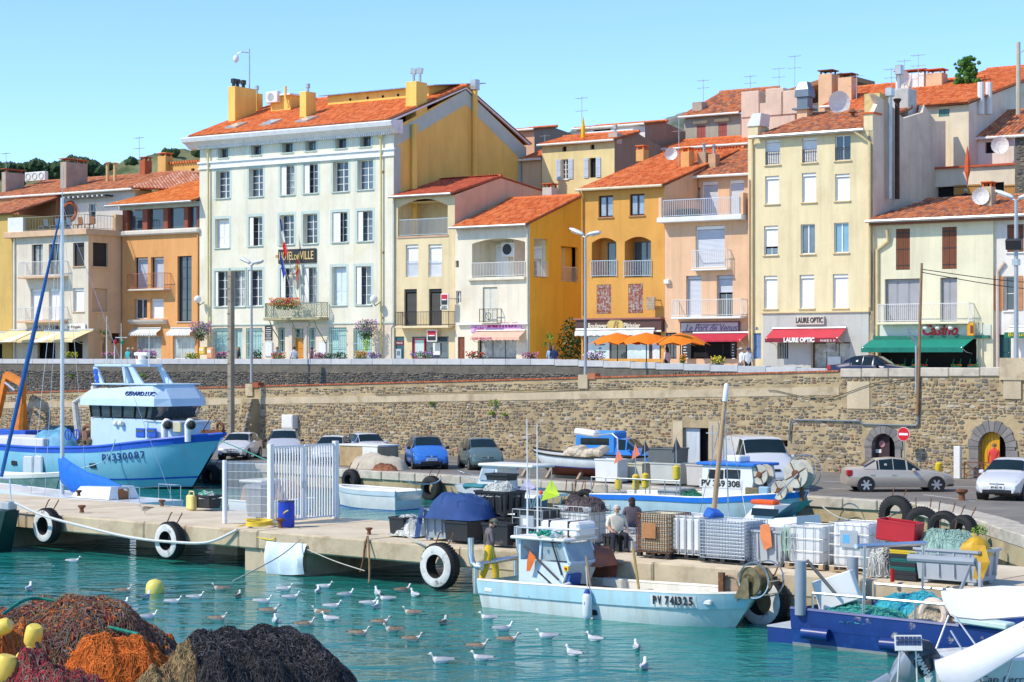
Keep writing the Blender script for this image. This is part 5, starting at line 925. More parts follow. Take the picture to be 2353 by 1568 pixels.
wn(ora,ol[2],DO,'gl',.3,fm=M('navy frame',(.03,.06,.10),.5),nc=2,nr=6,slm=M('pale stone cornice'),gl=glass);wn(ora,ol[3],DO,'gl',.3,nc=2,nr=1,sl=False);wn(ora,ol[4],DO,'rs',.3,sl=False)
rb=rc('G',1142,1470,660,812,DO-.7);terr=M('terracotta railing',(.42,.17,.1),.6);b=MB().box(rb[0],DO-.75,rb[2],rb[1],DO+.02,rb[2]+.12,.02).mk('balcony',M('pale stone cornice'),ora);rlg(b,[(rb[0],DO,rb[2]+.12),(rb[0],DO-.7,rb[2]+.12),(rb[1],DO-.7,rb[2]+.12),(rb[1],DO,rb[2]+.12)],rb[3]-rb[2]-.12,terr,.14)
q=rc('G',1158,1475,1073,1115,DO-.3);MB().loft([[(x,y,z)for y,z in((DO-.5,q[3]),(DO-.45,q[3]-.15),(DO-.15,q[2]),(DO+.01,q[2]),(DO+.01,q[3]))]for x in(q[0],q[1])]).mk('planter_ledge',M('pale stone cornice'),ora)
for o in(ol[5],ol[6]):
 wn(ora,o,DO,'gl',.2,fm=offw,nc=3,nr=1,sl=False,gl=M('pale shop glass',(.38,.45,.46),.1,var=.3,vs=1.5,spec=.7));awning(ora,o[0]-.1,o[1]+.1,DO-.02,o[3]+.55,.6,.32,.25,offw,arms=False,scal=.1)
pipe(ora,[(s1-.15,DO-.08,5.4),(s1-.15,DO-.08,zo-.1)],.06,org)
bge=PL('beige plaster',(.70,.63,.52),(.62,.55,.44));pc2=PL('peach side plaster',(.76,.50,.30));DB=-3.3
ob=[('G',285,383,400,676),('G',437,535,395,668),('G',655,755,383,595),('G',275,380,798,1078),('G',437,532,795,1078),('G',655,752,790,1000),('G',335,495,1270,1424),('G',595,740,1270,1424)];zb_=rc('G',135,790,275,330,DB)[3]
caf,s0,s1,z1,ol,sd=block('cafe_house','beige cafe house with peach side wall and roof terrace','D',30,203,540,DB,10,bge,ob,zt=zb_,sidem=pc2,sideops=[('G',833,968,385,598),('G',828,963,795,1002),('G',1000,1080,1195,1285)])
MB().box(s0-.6,DB-.45,zb_-.45,s1+.25,DB+4,zb_,.03).mk('terrace_slab',M('peach slab',(.66,.44,.28),.85,var=.15),caf);dsh=M('dark slat shutter',(.03,.03,.032),.5)
for i in(0,1):wn(caf,ol[i],DB,'gl',.3,fm=black,nc=2,nr=1,sl=False)
wn(caf,ol[2],DB,'rs',.25,col=dsh,fm=black,slm=pc2)
for i in(3,4):wn(caf,ol[i],DB,'rs',.25,sl=False)
wn(caf,ol[5],DB,'rs',.25,slm=pc2)
for i in(6,7):wn(caf,ol[i],DB,'hole',.6)
XF[0]=lambda q:(s1-q[1],q[0],q[2])
for i,r in enumerate(sd):slats(caf,(r[0],r[1],r[2],r[3]),.2,(dsh,M('peach roller shutter',(.62,.42,.28),.6),brown)[i]);MB().box(r[0]-.1,-.12,r[2]-.12,r[1]+.1,.02,r[2],.01).mk('sill',pc2,caf)
XF[0]=None
bcy(caf,'G',163,535,553,702,DB,.8,offw,M('peach slab'),.12,.16);bcy(caf,'G',157,530,963,1100,DB,.8,offw,M('peach slab'),.12,.16)
rlg(caf,[(s0+1.6,DB-.3,zb_),(s1-.1,DB-.3,zb_),(s1+.1,DB+2.5,zb_)],1.05,M('old green railing',(.25,.27,.22),.6),.3);MB().box(s0-.2,DB-.35,zb_,s0+1.5,DB-.1,zb_+1.1).mk('terrace_wall',offw,caf);MB().box(s1-.2,DB+2.6,zb_,s1+.2,DB+6,zb_+1.2).mk('terrace_wall',pc2,caf)
wd_=M('teak wood',(.36,.16,.07),.6)
for i in range(5):
 x=s0+2.2+i*1.25;c=MB();c.box(x,DB+.6,zb_+.38,x+.5,DB+1.1,zb_+.44,.02);c.obox((x+.25,DB+1.12,zb_+.7),(.5,.04,.6),(.2,0,0));[c.bar((x+a,DB+.62+b,zb_),(x+a,DB+.62+b,zb_+.4),.04)for a in(.04,.46)for b in(0,.45)];c.mk('terrace_chair',wd_ if i>2 else M('blue grey chair',(.16,.21,.25),.5),caf)
q=rc('G',290,510,1130,1172,DB-.2);sgb(caf,q,DB-.05,black,'LA FRINGALE',.3,(q[1]-q[0])*.7,offw,.1);q=rc('G',563,757,1110,1167,DB-.2);sgb(caf,q,DB-.05,offw,'la fringale',.26,(q[1]-q[0])*.6,M('brown ink',(.1,.05,.03),.6),.1)
ycl=M('cream yellow awning',(.76,.64,.36),.8,var=.08)
for x0,x1 in((0,255),(250,760)):a,b=tz(*zc('G',x0,1200),DB-1.5)[0],tz(*zc('G',x1,1200),DB-1.5)[0];q=rc('G',x0,x1,1172,1235,DB);awning(caf,a-.4,b-.5,DB-.05,q[3]+.02,2.2,.75,.18,ycl)
for x0 in(20,300):q=rc('G',x0,x0+230,1175,1270,DB-2.6);m=MB();m.poly((q[0],DB-3.0,q[2]-.05),(q[0]+1.6,DB-3.2,q[2]),(q[1]+.2,DB-2.2,q[3]+.1));m.mk('shade_sail',offw,caf)
pipe(caf,[(s0+.25,DB-.1,5.4),(s0+.25,DB-.1,zb_-.5)],.07,offw)
och,s0_,s1_,z1,ol,_=block('ochre_edge_house','yellow ochre house cut by the picture edge beside the cafe','D',-60,29,492,DB+.3,8,PL('dull ochre plaster',(.62,.42,.14)),[('G',-60,20,1290,1424)],zt=tz(15,492,DB)[1]);wn(och,ol[0],DB+.3,'hole',.5);q=zb_+.6;roof(och,(s0_,DB-.1,z1+.05),(s1_+.3,DB-.1,z1+.05),(s1_+.6,DB+6,z1+2),(s0_,DB+6,z1+2),tile_b,120)
awning(och,s0_,s1_+.3,DB+.25,rc('G',0,10,1190,1200,DB)[3],2.3,.6,.15,ycl,arms=False)
DW=1.6;gw=PL('pale grey plaster',(.62,.58,.53));rou,s0,s1,z1,ol,_=block('round_window_house','pale grey house with round window behind the cafe terrace','D',138,310,455,DW,9,gw,[('A',798,856,1380,1568)],zt=tz(225,442,DW)[1],sidem=PL('yellow peach plaster',(.76,.55,.28)));wn(rou,ol[0],DW,'gl',.2,nc=1,nr=3,sl=False)
c=tz(*zc('A',628,1445),DW);m=MB();m.torus((c[0],DW-.02,c[1]),.68,.16,'y',24,8,.5);w=m.mk('window',brick,rou,rnd=[R.random()for _ in range(m.n)]);MB().cyl((c[0],DW-.01,c[1]),(c[0],DW-.03,c[1]),.58,n=24).mk('pane',glass,w)
sa=tz(-40,460,DW)[0];roof(rou,(sa,DW-.5,z1+.1),(s1+.2,DW-.5,z1+.1),(s1-1.5,DW+6.5,z1+1.9),(sa,DW+6.5,z1+1.9),tile_b,300,w=.27,l=.42);roof(rou,(s1+.2,DW-.5,z1+.1),(s1+6,DW+8,z1+.1),(s1+4.0,DW+10,z1+1.5),(s1-1.5,DW+6.5,z1+1.9),tile_p,0,w=.27,l=.42,ridge=True);eave(rou,sa,s1+.2,DW-.55,z1+.02,offw)
m=MB();n=18;a,b=tz(*zc('A',615,1300),DW-.3)[0],tz(*zc('A',1000,1280),DW-.3)[0]
for i in range(n):x=a+(b-a)*i/n;m=MB().box(x,DW-.9,z1-.42,x+(b-a)/n-.12,DW-.02,z1-.3);m.mk('eave_slat',dsh if i%2 else offw,rou)
rst=PL('rust plaster',(.50,.22,.11));x0,x1=tz(-40,480,DW-.4)[0],s0-.02;MB().box(x0,DW-.4,5.3,x1,DW+3,z1,.0).mk('wing_wall',rst,rou);MB().box(x0,DW-2.6,z1-2.35,x1-2.2,DW-.4,z1-2.15).mk('balcony',offw,rou);rlg(rou,[(x0,DW-2.5,z1-2.15),(x1-2.2,DW-2.5,z1-2.15)],1.1,offw,.14)
for px,py,dd,ws_,wd_2,top in((170,440,4.,.7,2.3,375),(30,440,4.,.5,2.0,398),(335,415,8,.6,.8,370)):
 s_=tz(px,py,dd)[0];chm(rou,s_,dd,z1+.3,tz(px,top,dd)[1],ws_,wd_2,M('grey tan chimney',(.42,.34,.27),.9,var=.2)if px!=335 else brick,'tiles',tm=brick)
for px in(247,264):s_=tz(px,400,5.)[0];m=MB();zz=tz(px,377,5.)[1];m.cyl((s_,5,z1+1),(s_,5,zz),.13,n=8);m.lathe([(.1,zz),(.3,zz+.06),(.02,zz+.14)],(s_,5,0),8);m.mk('flue',M('tan flue',(.6,.42,.2),.7),rou)
for i in range(3):s_=tz(71+15*i,410,6.5)[0];z_=tz(80,417,6.5)[1];ac=MB().box(s_-.42,6.2,z_,s_+.42,6.6,z_+.75,.03).mk('air_conditioner',offw,rou);m=MB();m.torus((s_,6.18,z_+.38),.26,.03,'y',16,6);m.mk('fan_grille',galv,ac)
ant(rou,tz(14,420,5.)[0],5.,z1+1.2,3.0);ant(rou,tz(320,400,8.)[0],8,z1+1.6,3.4);ant(rou,tz(178,400,9.)[0],9,z1+1.8,2.)
ob2,s0,s1,z1,ol,_=block('orange_back_house','orange house with small window behind the gallery roof','D',372,475,372,16,8,PL('deep orange plaster',(.74,.40,.13)),[('A',1713,1743,1062,1112)],zt=tz(430,374,16)[1]);wn(ob2,ol[0],16,'hole',.2);m=MB();[m.tube([(s0+i*.3,15.8,z1+.05),(s0+i*.3,16.6,z1+.12)],.13,6)for i in range(int((s1-s0)/.3))];stuff(m.mk('tile_mass',tile_o,ob2,rnd=[R.random()for _ in range(m.n)]));chm(ob2,s0+.5,15.9,z1-3,tz(380,360,15.9)[1],.95,.9,PL('deep orange plaster',(.74,.40,.13)),'tiles')
# houses on the slope behind
def back(name,label,x0,x1,yt,d,depth,wm,rise=1.2,rd=3.5,tm=None,ops=(),sidem=None,over=.3,rl=True,**k):
 h,s0,s1,z1,ol,_=block(name,label,'D',x0,x1,yt,d,depth,wm,ops,zt=tz((x0+x1)/2,yt,d)[1],sidem=sidem,gable=(rd,tz((x0+x1)/2,yt,d)[1]+rise-.1)if rl else None,**k)
 if tm:roof(h,(s0-.2,d-over,z1+.05),(s1+.15,d-over,z1+.05),(s1+.15,d+rd,z1+rise),(s0-.2,d+rd,z1+rise),tm,0,w=.27,l=.42);eave(h,s0-.2,s1+.15,d-over-.06,z1,offw)
 return h,s0,s1,z1,ol
bs=M('pale blue shutter',(.50,.60,.74),.6)
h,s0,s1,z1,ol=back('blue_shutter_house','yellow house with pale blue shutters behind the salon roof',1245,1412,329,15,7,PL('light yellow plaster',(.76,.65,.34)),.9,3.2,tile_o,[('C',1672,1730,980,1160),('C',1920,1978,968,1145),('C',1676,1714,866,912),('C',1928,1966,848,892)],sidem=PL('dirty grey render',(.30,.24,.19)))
w=wn(h,ol[0],15,'fr',.2,nr=4,nc=2);w2=wn(h,ol[1],15,'hole',.25)
for o,p in((ol[0],w),(ol[1],w2)):ww=(o[1]-o[0])*.7;leaf(p,o[0]-ww-.05,o[0]-.05,o[2],o[3],14.97,bs);leaf(p,o[1]+.05,o[1]+ww+.05,o[2],o[3],14.97,bs)
for i in(2,3):wn(h,ol[i],15,'hole',.2)
s_=tz(1412,300,15.5)[0];chm(h,s_,15.6,z1-.2,tz(1412,300,15.5)[1]-.2,.75,.7,M('grey cement chimney',(.5,.46,.4),.9),'pot');chm(h,tz(1264,430,10.)[0],10,12,tz(1264,432,10)[1],.8,.8,gw,'tiles')
h,*_=back('beige_annex','low beige house joined to the blue shutter house',1200,1244,368,15.3,7,PL('beige stained plaster',(.66,.5,.32)),1.4,4,tile_o)
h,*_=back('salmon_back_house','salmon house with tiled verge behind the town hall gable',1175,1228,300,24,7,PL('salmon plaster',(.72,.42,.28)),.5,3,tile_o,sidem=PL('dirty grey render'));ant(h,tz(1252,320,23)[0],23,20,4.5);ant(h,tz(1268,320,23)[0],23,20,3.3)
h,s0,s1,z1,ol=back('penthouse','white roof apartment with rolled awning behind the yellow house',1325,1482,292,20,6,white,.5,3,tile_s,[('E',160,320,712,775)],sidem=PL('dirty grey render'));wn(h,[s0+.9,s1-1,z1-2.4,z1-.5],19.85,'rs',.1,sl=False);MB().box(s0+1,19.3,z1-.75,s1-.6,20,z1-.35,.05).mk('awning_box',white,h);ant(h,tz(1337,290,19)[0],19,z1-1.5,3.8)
h,s0,s1,z1,ol=back('red_shutter_house','grey house with two red shuttered windows on the slope',1572,1702,266,27,8,PL('dull grey plaster',(.42,.37,.30)),2.6,6,tile_b,[('E',1092,1170,678,805),('E',1285,1362,658,795)],sidem=PL('pale rose plaster',(.70,.53,.42)),over=.5)
redsh=M('brick red shutter',(.36,.09,.07),.6,var=.1)
for o in ol:w=wn(h,o,27,'ws',col=redsh,sl=False);MB().box(o[0]-.25,26.8,o[3]+.12,o[1]+.25,27.02,o[3]+.35).mk('lintel',M('cream sill'),w)
chm(h,tz(1608,250,28.)[0],28,z1,tz(1608,236,28)[1],.85,.9,M('grey tan chimney'),'flat');ant(h,tz(1616,240,28.)[0],28,z1+.6,2.4);ant(h,tz(1724,215,28)[0],28,z1+.8,2.2)
h,*_=back('tile_roof_annex','low house with orange roof below the red shutters',1520,1720,338,22,5,PL('dull grey plaster'),.9,3,tile_o)
h,s0,s1,z1,ol=back('stepped_gable_house','pale rose house with stepped stained gable walls',1704,1826,236,24,9,PL('pale rose plaster'),1.,4,None,[],rl=False)
for i,px in enumerate((1704,1760,1795)):a=tz(px,230,24)[0];MB().box(a,23.9,z1-1,a+1.5,24.9,tz(px,(212,205,210)[i],24)[1],.05).mk('gable_step',PL('pale rose plaster'),h)
for px,hh in((1790,2.6),(1826,3.4)):ant(h,tz(px,220,24.5)[0],24.5,z1,hh)
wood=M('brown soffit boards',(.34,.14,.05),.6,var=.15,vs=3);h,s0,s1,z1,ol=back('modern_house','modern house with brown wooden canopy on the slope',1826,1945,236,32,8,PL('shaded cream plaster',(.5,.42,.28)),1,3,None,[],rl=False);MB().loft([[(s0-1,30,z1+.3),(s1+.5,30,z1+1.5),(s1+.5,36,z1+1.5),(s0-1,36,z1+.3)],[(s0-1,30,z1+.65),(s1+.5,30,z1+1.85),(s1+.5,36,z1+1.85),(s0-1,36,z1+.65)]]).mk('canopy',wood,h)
h,s0,s1,z1,ol=back('ridge_house','long house with orange roof and tall peach chimneys',1895,2000,243,20,8,PL('peach plaster'),1.9,5,tile_o)
for px,yt,yb in((1903,172,235),(1948,180,215)):chm(h,tz(px,yb,21)[0],21,z1-.5,tz(px,yt,21)[1],1.05,1.0,M('peach chimney',(.72,.46,.28),.85),'tiles',tm=rust)
ant(h,tz(1858,240,18)[0],18,z1-1.5,3.);ant(h,tz(1968,230,18)[0],18,z1-1,2.8)
h,s0,s1,z1,ol=back('red_roof_house','wide house with red orange tiled roof near the top of the slope',1925,2155,252,15,9,PL('terracotta plaster',(.56,.22,.1)),2.7,7.5,tile_o,sidem=PL('terracotta plaster'))
chm(h,tz(2097,190,21)[0],21,z1+2,tz(2097,172,21)[1],2.1,1.,offw,'tiles');chm(h,tz(2152,190,21)[0],21,z1+2,tz(2152,170,21)[1],1.2,1.,M('peach chimney'),'tiles');dish(h,tz(2072,180,20)[0],20,tz(2072,180,20)[1],.55,.9);ant(h,tz(2078,180,20)[0],20,z1+1.4,2.6);ant(h,tz(2110,180,20)[0],20,z1+1.4,2.9);ant(h,tz(2048,215,18)[0],18,z1+.8,2.4)
ivy=M('ivy leaf',(.05,.16,.02),.7,var=.4,vs=6);m=MB();c=tz(2223,190,20)
for i in range(260):m.ico((c[0]+R.gauss(0,.33),20+R.gauss(0,.35),c[1]-1.5+R.uniform(0,3.2)),R.uniform(.1,.2),.4)
iv=thing('ivy_column','dark green ivy growing round a pole on the ridge','ivy',(c[0],20,18.),frame='t');m.mk('foliage',ivy,iv);MB().cyl((c[0],20,18.),(c[0],20,c[1]),.12,n=8).mk('pole',galv,iv)
h,s0,s1,z1,ol=back('cream_corner_house','cream house with green shutter and pale stained side wall',2122,2226,244,10.5,18,PL('light cream plaster',(.74,.66,.48)),4.0,14,None,[('F',1530,1625,755,822)],sidem=PL('stained white render',(.72,.64,.55),(.62,.45,.30)),rl=False)
wn(h,ol[0],10.5,'panel',.1,nc=2,col=M('green shutter',(.10,.26,.22),.6),sl=False);za=ts(*zc('F',2290,510),s1);MB().poly((s1,10.5,z1),(s1,28.5,z1),(s1,28.5,z1+(za[1]-z1)/(za[0]-10.5)*18)).mk('gable_wall',PL('stained white render'),h);roof(h,(s0-3.,10.1,z1+.1),(s1+.2,10.1,z1+.1),(s1+.2,28.5,z1+(za[1]-z1)/(za[0]-10.5)*18),(s0-3,28.5,z1+(za[1]-z1)/(za[0]-10.5)*18),tile_o,300,w=.27,l=.42)
for x in(1900,1972):d_,z_=ts(*zc('F',x,660),s1+.1);MB().cyl((s1+.15,d_,z_-1),(s1+.15,d_,ts(*zc('F',x,520),s1)[1]),.22,n=8).mk('flue',offw,h)
h,s0,s1,z1,ol=back('terrace_house','cream terrace house with wooden shutters above the grocery roof',2113,2352,385,8.2,6,PL('warm white plaster',(.74,.65,.52)),.5,3,None,[('F',1475,1665,1450,1568),('F',1910,2115,1412,1568)],rl=False)
for o in ol:wn(h,o,8.2,'hole',.4)
pine=M('golden pine shutter',(.50,.24,.06),.6,var=.15,vs=5,streak=.2)
for x0,x1 in((1362,1462),(1670,1905),(2120,2225)):q=rc('F',x0,x1,1440,1568,8.2);leaf(h,q[0],q[1],q[2]-.3,q[3]+.05,8.15,pine,ironm=black)
q=rc('K',1035,1900,190,255,4.3);MB().box(q[0],4.3,q[2]-2,q[1]+2,4.6,q[3],.02).mk('terrace_parapet',PL('warm white plaster'),h);MB().box(s0-.1,8,z1,s1+.5,14.2,z1+.12).mk('coping',tile_r,h)
h,s0,s1,z1,ol=back('white_cottage','small white cottage with satellite dish under dark tiles',2225,2330,318,12,5,PL('rough white plaster',(.74,.71,.66)),2.2,5,tile_b,[('F',1945,2055,1050,1150)]);wn(h,ol[0],12,'hole',.2);dish(h,tz(*zc('F',2080,1080),11)[0],11,tz(*zc('F',2080,1080),11)[1],.55,.3)
h,s0,s1,z1,ol=back('edge_stone_house','dark rubble stone house at the right edge above the terrace',2332,2420,312,6.5,6,mortar2,.5,3,tile_b);field(h,slate,'stone',[(x,z,w,hh,p,6.5)for x,z,w,hh,p,y in rows(s0,s1,lambda a:z1-8,lambda a:z1,(.12,.22),(.25,.5),.02,(.03,.06),6.5)],60)
up=thing('utility_pole','tall concrete utility pole on the ridge at the upper corner','pole',(tz(2340,200,16)[0],16,18),frame='t');s_,z_=tz(2340,97,16);MB().cyl((s_,16,18),(s_,16,z_),.2,.14,8).mk('shaft',M('pale concrete pole',(.5,.46,.36),.8),up);m=MB();m.tube([(s_,15.9,z_-.8),(s_+.6,15.9,z_-.5),(s_+1.6,15.9,z_-.2)],.03,5);m.mk('bracket',galv,up)
wood_m=M('dark oak foliage',(.035,.075,.025),.9,var=.4,vs=.4);m=MB()
for i in range(3200):
 px=R.uniform(-30,235);ed=np.interp(px,[-30,0,60,85,110,140,165,200,235],[380,382,384,372,385,378,366,372,386]);Y=R.uniform(300,330);z=EYE+(HY-(ed+abs(R.gauss(0,11))))/F*Y;m.ico(((px-CX)/F*Y,Y,z),R.uniform(.2,.7),.45)
for i in range(240):
 px=R.choice((388,400,300,455,230,245))+R.gauss(0,5);Y=590;ed=np.interp(px,[200,300,385,430,470],[398,372,353,349,348]);m.ico(((px-CX)/F*Y,Y,EYE+(HY-ed+R.gauss(0,2))/F*Y),R.uniform(.4,1.2),.4)
stuff(m.mk('woodland',wood_m))

# vehicles
tyre_m=M('car tyre',(.02,.02,.021),.85,var=.1);rim_m=M('alloy rim',(.55,.56,.58),.3,.7,var=.05);cglass=M('tinted car glass',(.010,.022,.024),.05,var=.3,vs=1,spec=.45)
lampg=M('headlamp glass',(.62,.66,.7),.08,.3,var=.15,vs=9,spec=.9);redg=M('red lamp glass',(.45,.01,.012),.15,var=.1);trim=M('black car trim',(.02,.02,.022),.5,var=.05)
def paint(n,c=(.5,.5,.5)):return MATS.get(n)or M(n,c,.28,.25,var=.03,coat=.6,spec=.5)
PROF={'hatch':(4.0,1.72,[(0,.30,.55,.68,.58,.6),(.12,.24,.66,.80,.72,.68),(.55,.2,.82,.85,.9,.7),(1.0,.2,.90,.86,.98,.72),(1.18,.2,.93,.86,1.04,.70),(1.75,.2,.95,.86,1.43,.58),(2.3,.2,.96,.86,1.49,.58),(3.0,.2,.97,.86,1.47,.58),(3.55,.2,.98,.85,1.36,.56),(3.9,.26,.98,.8,1.08,.62),(4.0,.32,.9,.72,.95,.6)]),'mpv':(4.4,1.84,[(0,.32,.62,.72,.66,.62),(.12,.24,.74,.86,.80,.72),(.5,.2,.92,.91,1.0,.74),(.85,.2,1.0,.92,1.1,.75),(1.05,.2,1.03,.92,1.17,.73),(1.85,.2,1.05,.92,1.60,.62),(2.5,.2,1.06,.92,1.67,.62),(3.5,.2,1.07,.92,1.63,.62),(4.05,.2,1.08,.9,1.5,.62),(4.3,.28,1.06,.86,1.2,.7),(4.4,.34,.95,.78,1.0,.66)]),'sedan':(4.55,1.74,[(0,.3,.52,.66,.56,.58),(.14,.22,.64,.80,.70,.68),(.6,.2,.78,.86,.85,.72),(1.25,.2,.86,.87,.93,.73),(1.42,.2,.88,.87,.97,.71),(2.05,.2,.91,.87,1.38,.58),(2.6,.2,.92,.87,1.43,.58),(3.2,.2,.93,.87,1.38,.58),(3.85,.2,.95,.86,1.02,.7),(4.4,.25,.95,.82,1.0,.7),(4.55,.32,.86,.74,.9,.66)]),'van':(4.8,1.9,[(0,.34,.62,.76,.68,.66),(.12,.26,.88,.9,.96,.76),(.5,.22,1.08,.95,1.16,.8),(.8,.22,1.18,.95,1.28,.8),(.95,.22,1.2,.95,1.36,.78),(1.6,.22,1.24,.95,1.9,.74),(2.1,.22,1.25,.95,1.96,.76),(3.5,.22,1.25,.95,1.97,.78),(4.6,.22,1.25,.95,1.95,.78),(4.75,.26,1.25,.94,1.92,.76),(4.8,.3,1.2,.9,1.88,.74)]),}
def car(name,label,kind,pm,x,y,ang,z=1.2,plate='',wind=(4,5),cargo=False,scale=1.,rim=rim_m,soft=None):
 L_,W_,S=PROF[kind];t=thing(name,label,'van' if kind=='van' else 'car',(x,y,z),'vehicles on the quay and the street',rotz=math.radians(ang));t.scale=(scale,)*3
 def ring(s):X,zl,zb,w,zt,wt=s;h=[(0,zl),(w*.86,zl),(w*.97,zl+.13),(w,zl+(zb-zl)*.55),(w*.975,zb),(wt,zt-.03),(wt*.8,zt),(0,zt+.015)];return[(-X,a,b)for a,b in h]+[(-X,-a,b)for a,b in h[-2:0:-1]]
 m=MB();m.loft([ring(s)for s in S]);m.mk('body',pm,t,smooth=True)
 rg=[ring(s)for s in S];n=len(S);i0,i1=wind
 def patch(i,j,a,b,sh=.012,mg=.08):
  p=[Vector(rg[i][a]),Vector(rg[i][b]),Vector(rg[j][b]),Vector(rg[j][a])];c=sum(p,Vector())/4;nn=(p[1]-p[0]).cross(p[3]-p[0]).normalized()
  if nn.dot(c-Vector((-L_/2,0,.8)))<0:nn=-nn
  return[q+(c-q)*mg+nn*sh for q in p]
 m=MB();a=[Vector(rg[i0][k])for k in(4,5,6,7,8,9,10)];b=[Vector(rg[i1][k])for k in(4,5,6,7,8,9,10)];rows_=[]
 for tt in(.10,.95):
  rows_.append([a[k]*(1-tt)+b[k]*tt+Vector((.02,0,.018))for k in(1,2,3,4,5)])
 m.loft(rows_,cap=False,closed=False);m.mk('windscreen',cglass,t,smooth=True)
 last=n-3 if kind!='van' else 6
 for sd in(0,1):
  k4,k5=(4,5)if sd==0 else(10,9)
  for i in range(i1-1,last):
   if kind=='van' and i>=i1+1:break
   MB().poly(*patch(i,i+1,k4,k5,mg=.07 if i>=i1 else.2)).mk('side_window',cglass,t)
  if kind=='hatch' or kind=='mpv':pass
  sy=1 if sd==0 else-1
  ri=MB().obox((-(S[i0][0]+.35),sy*(W_/2+.1),S[i0][2]+.05),(.14,.2,.15),bv=.04).mk('wing_mirror',pm if kind!='mpv' else trim,t)
  for xd in((S[i1][0]+.55),(S[i1][0]+1.45)):
   if kind!='van':MB().obox((-xd,sy*(W_/2+.005),S[4][2]-.14),(.18,.03,.04)).mk('door_handle',pm,t)
  X0=S[1][0];m=MB();zh=S[1][2];m.loft([[(-.02-.06,sy*.42*W_/1.7,zh-.14),(-.02-.06,sy*.42*W_/1.7,zh+.02)],[(-.09,sy*.66*W_/1.7,zh-.1),(-.14,sy*.66*W_/1.7,zh+.06)],[(-.34,sy*(S[1][3]+.03),zh-.02),(-.5,sy*(S[1][3]+.03),zh+.14)]],cap=False,closed=False);m.mk('headlight',lampg,t)
  MB().box(-L_+.0,sy*.5,S[-2][2]-.28,-L_+.24,sy*(S[-2][3]+.015),S[-2][2]-.02,.03).mk('tail_light',redg,t)
 j=n-4 if kind!='van' else None
 if j:p0,p1=rg[n-4],rg[n-3 if kind!='sedan' else n-3];m=MB();a=[Vector(p0[k])for k in(5,6,7,8,9)];b=[Vector(p1[k])for k in(5,6,7,8,9)];m.loft([[q*(1-.15)+r*.15+Vector((-.02,0,.02))for q,r in zip(a,b)],[q*.12+r*.88+Vector((-.02,0,.02))for q,r in zip(a,b)]],cap=False,closed=False);m.mk('rear_window',cglass,t)
 zg=S[0][1];m=MB();m.obox((.0,0,zg+.05),(.05,W_*.62,.13),bv=.02);m.mk('lower_grille',trim,t);m=MB();m.obox((-.035,0,S[1][2]-.07),(.06,W_*.34,.09),bv=.02);m.mk('grille',trim,t);MB().lathe([(.01,-.02),(.055,-.01),(.05,.01)],(.0,0,S[1][2]-.05),10,'x').mk('badge',alu,t)
 MB().box(-.3,-W_/2*.9,S[0][1]-.06,-.02,W_/2*.9,S[0][1]+.02,.03).mk('bumper_lip',trim,t)
 if plate:p=MB().box(.005,-.27,zg+.14,.04,.27,zg+.26).mk('number_plate',white,t);text(plate,(.045,0,zg+.2),.08,.44,black,p,rot=(math.pi/2,0,math.pi/2))
 wr=.31 if kind!='van' else.33
 for xw in(.78,L_-.8 if kind!='van' else L_-1.05):
  for sy in(1,-1):
   yy=sy*(W_/2-.12);w=MB().torus((-xw,yy,wr),wr-.05,.05,'y',20,8,2.).mk('wheel',tyre_m,t,smooth=True);m=MB();m.lathe([(.0,yy+sy*.05),(.05,yy+sy*.06),(wr-.1,yy+sy*.05),(wr-.09,yy+sy*.09),(wr-.08,yy)],(-xw,0,wr),18,'y',cap=False);m.mk('rim',trim,w)
   m=MB()
   for q in range(6):an=q*math.pi/3;m.bar((-xw,yy+sy*.09,wr),(-xw+(wr-.09)*math.cos(an),yy+sy*.095,wr+(wr-.09)*math.sin(an)),.075,.02,up=(0,1,0))
   m.mk('spoke',rim,w);MB().cyl((-xw,sy*(W_/2-.30),wr),(-xw,sy*(W_/2+.004),wr),wr+.055,n=20).mk('wheel_arch',trim,t)
   w.location.y=sy*.03
 if soft:m=MB();a=[ring((X,zl,zb,w_,zt+.012,wt+.012))for X,zl,zb,w_,zt,wt in S[5:8]];m.loft([[r[k]for k in(5,6,7,8,9)]for r in a],cap=False,closed=False);m.mk('roof_panel',soft,t,smooth=True)
 return t
def qcar(px,py):return gz(px,py,1.2)
blk_roof=M('dark glass roof',(.05,.045,.04),.15,var=.1,spec=.6)
car('parked_car','white hatchback parked at the trawler bow','hatch',paint('white car paint',(.78,.78,.77)),*qcar(530,1058),-98,plate='DP-489-NE')
car('parked_car','silver sport utility car behind the gate posts','mpv',paint('silver car paint',(.62,.64,.67)),*qcar(652,1060),-84,scale=1.02)
car('parked_car','older white car half hidden behind the white gate','hatch',paint('chalk white paint',(.74,.75,.76)),*qcar(748,1068),-96)
car('parked_car','pale silver car behind the tarpaulin covered crate','hatch',paint('pale silver paint',(.66,.69,.73)),*qcar(872,1062),-66,scale=1.03)
car('parked_car','bright blue people carrier facing the water','mpv',paint('bright blue paint',(.05,.22,.68)),*qcar(992,1080),-80,plate='CN 451 XW',soft=blk_roof)
car('parked_car','grey green family car beside the bright blue one','mpv',paint('grey green paint',(.13,.20,.19)),*qcar(1122,1082),-78,scale=.96)
vn=car('delivery_van','white delivery van parked behind the striped fishing boat','van',paint('white car paint'),*qcar(1775,1132),-84,scale=1.16)
car('moving_car','champagne gold saloon car driving along the quay','sedan',paint('champagne paint',(.56,.49,.40)),*qcar(2183,1128),2,scale=1.02)
car('parked_car','small white hatchback at the picture edge by the rusty bollard','hatch',paint('white car paint'),*qcar(2290,1152),-118,plate='BM 863 NB',scale=1.1)
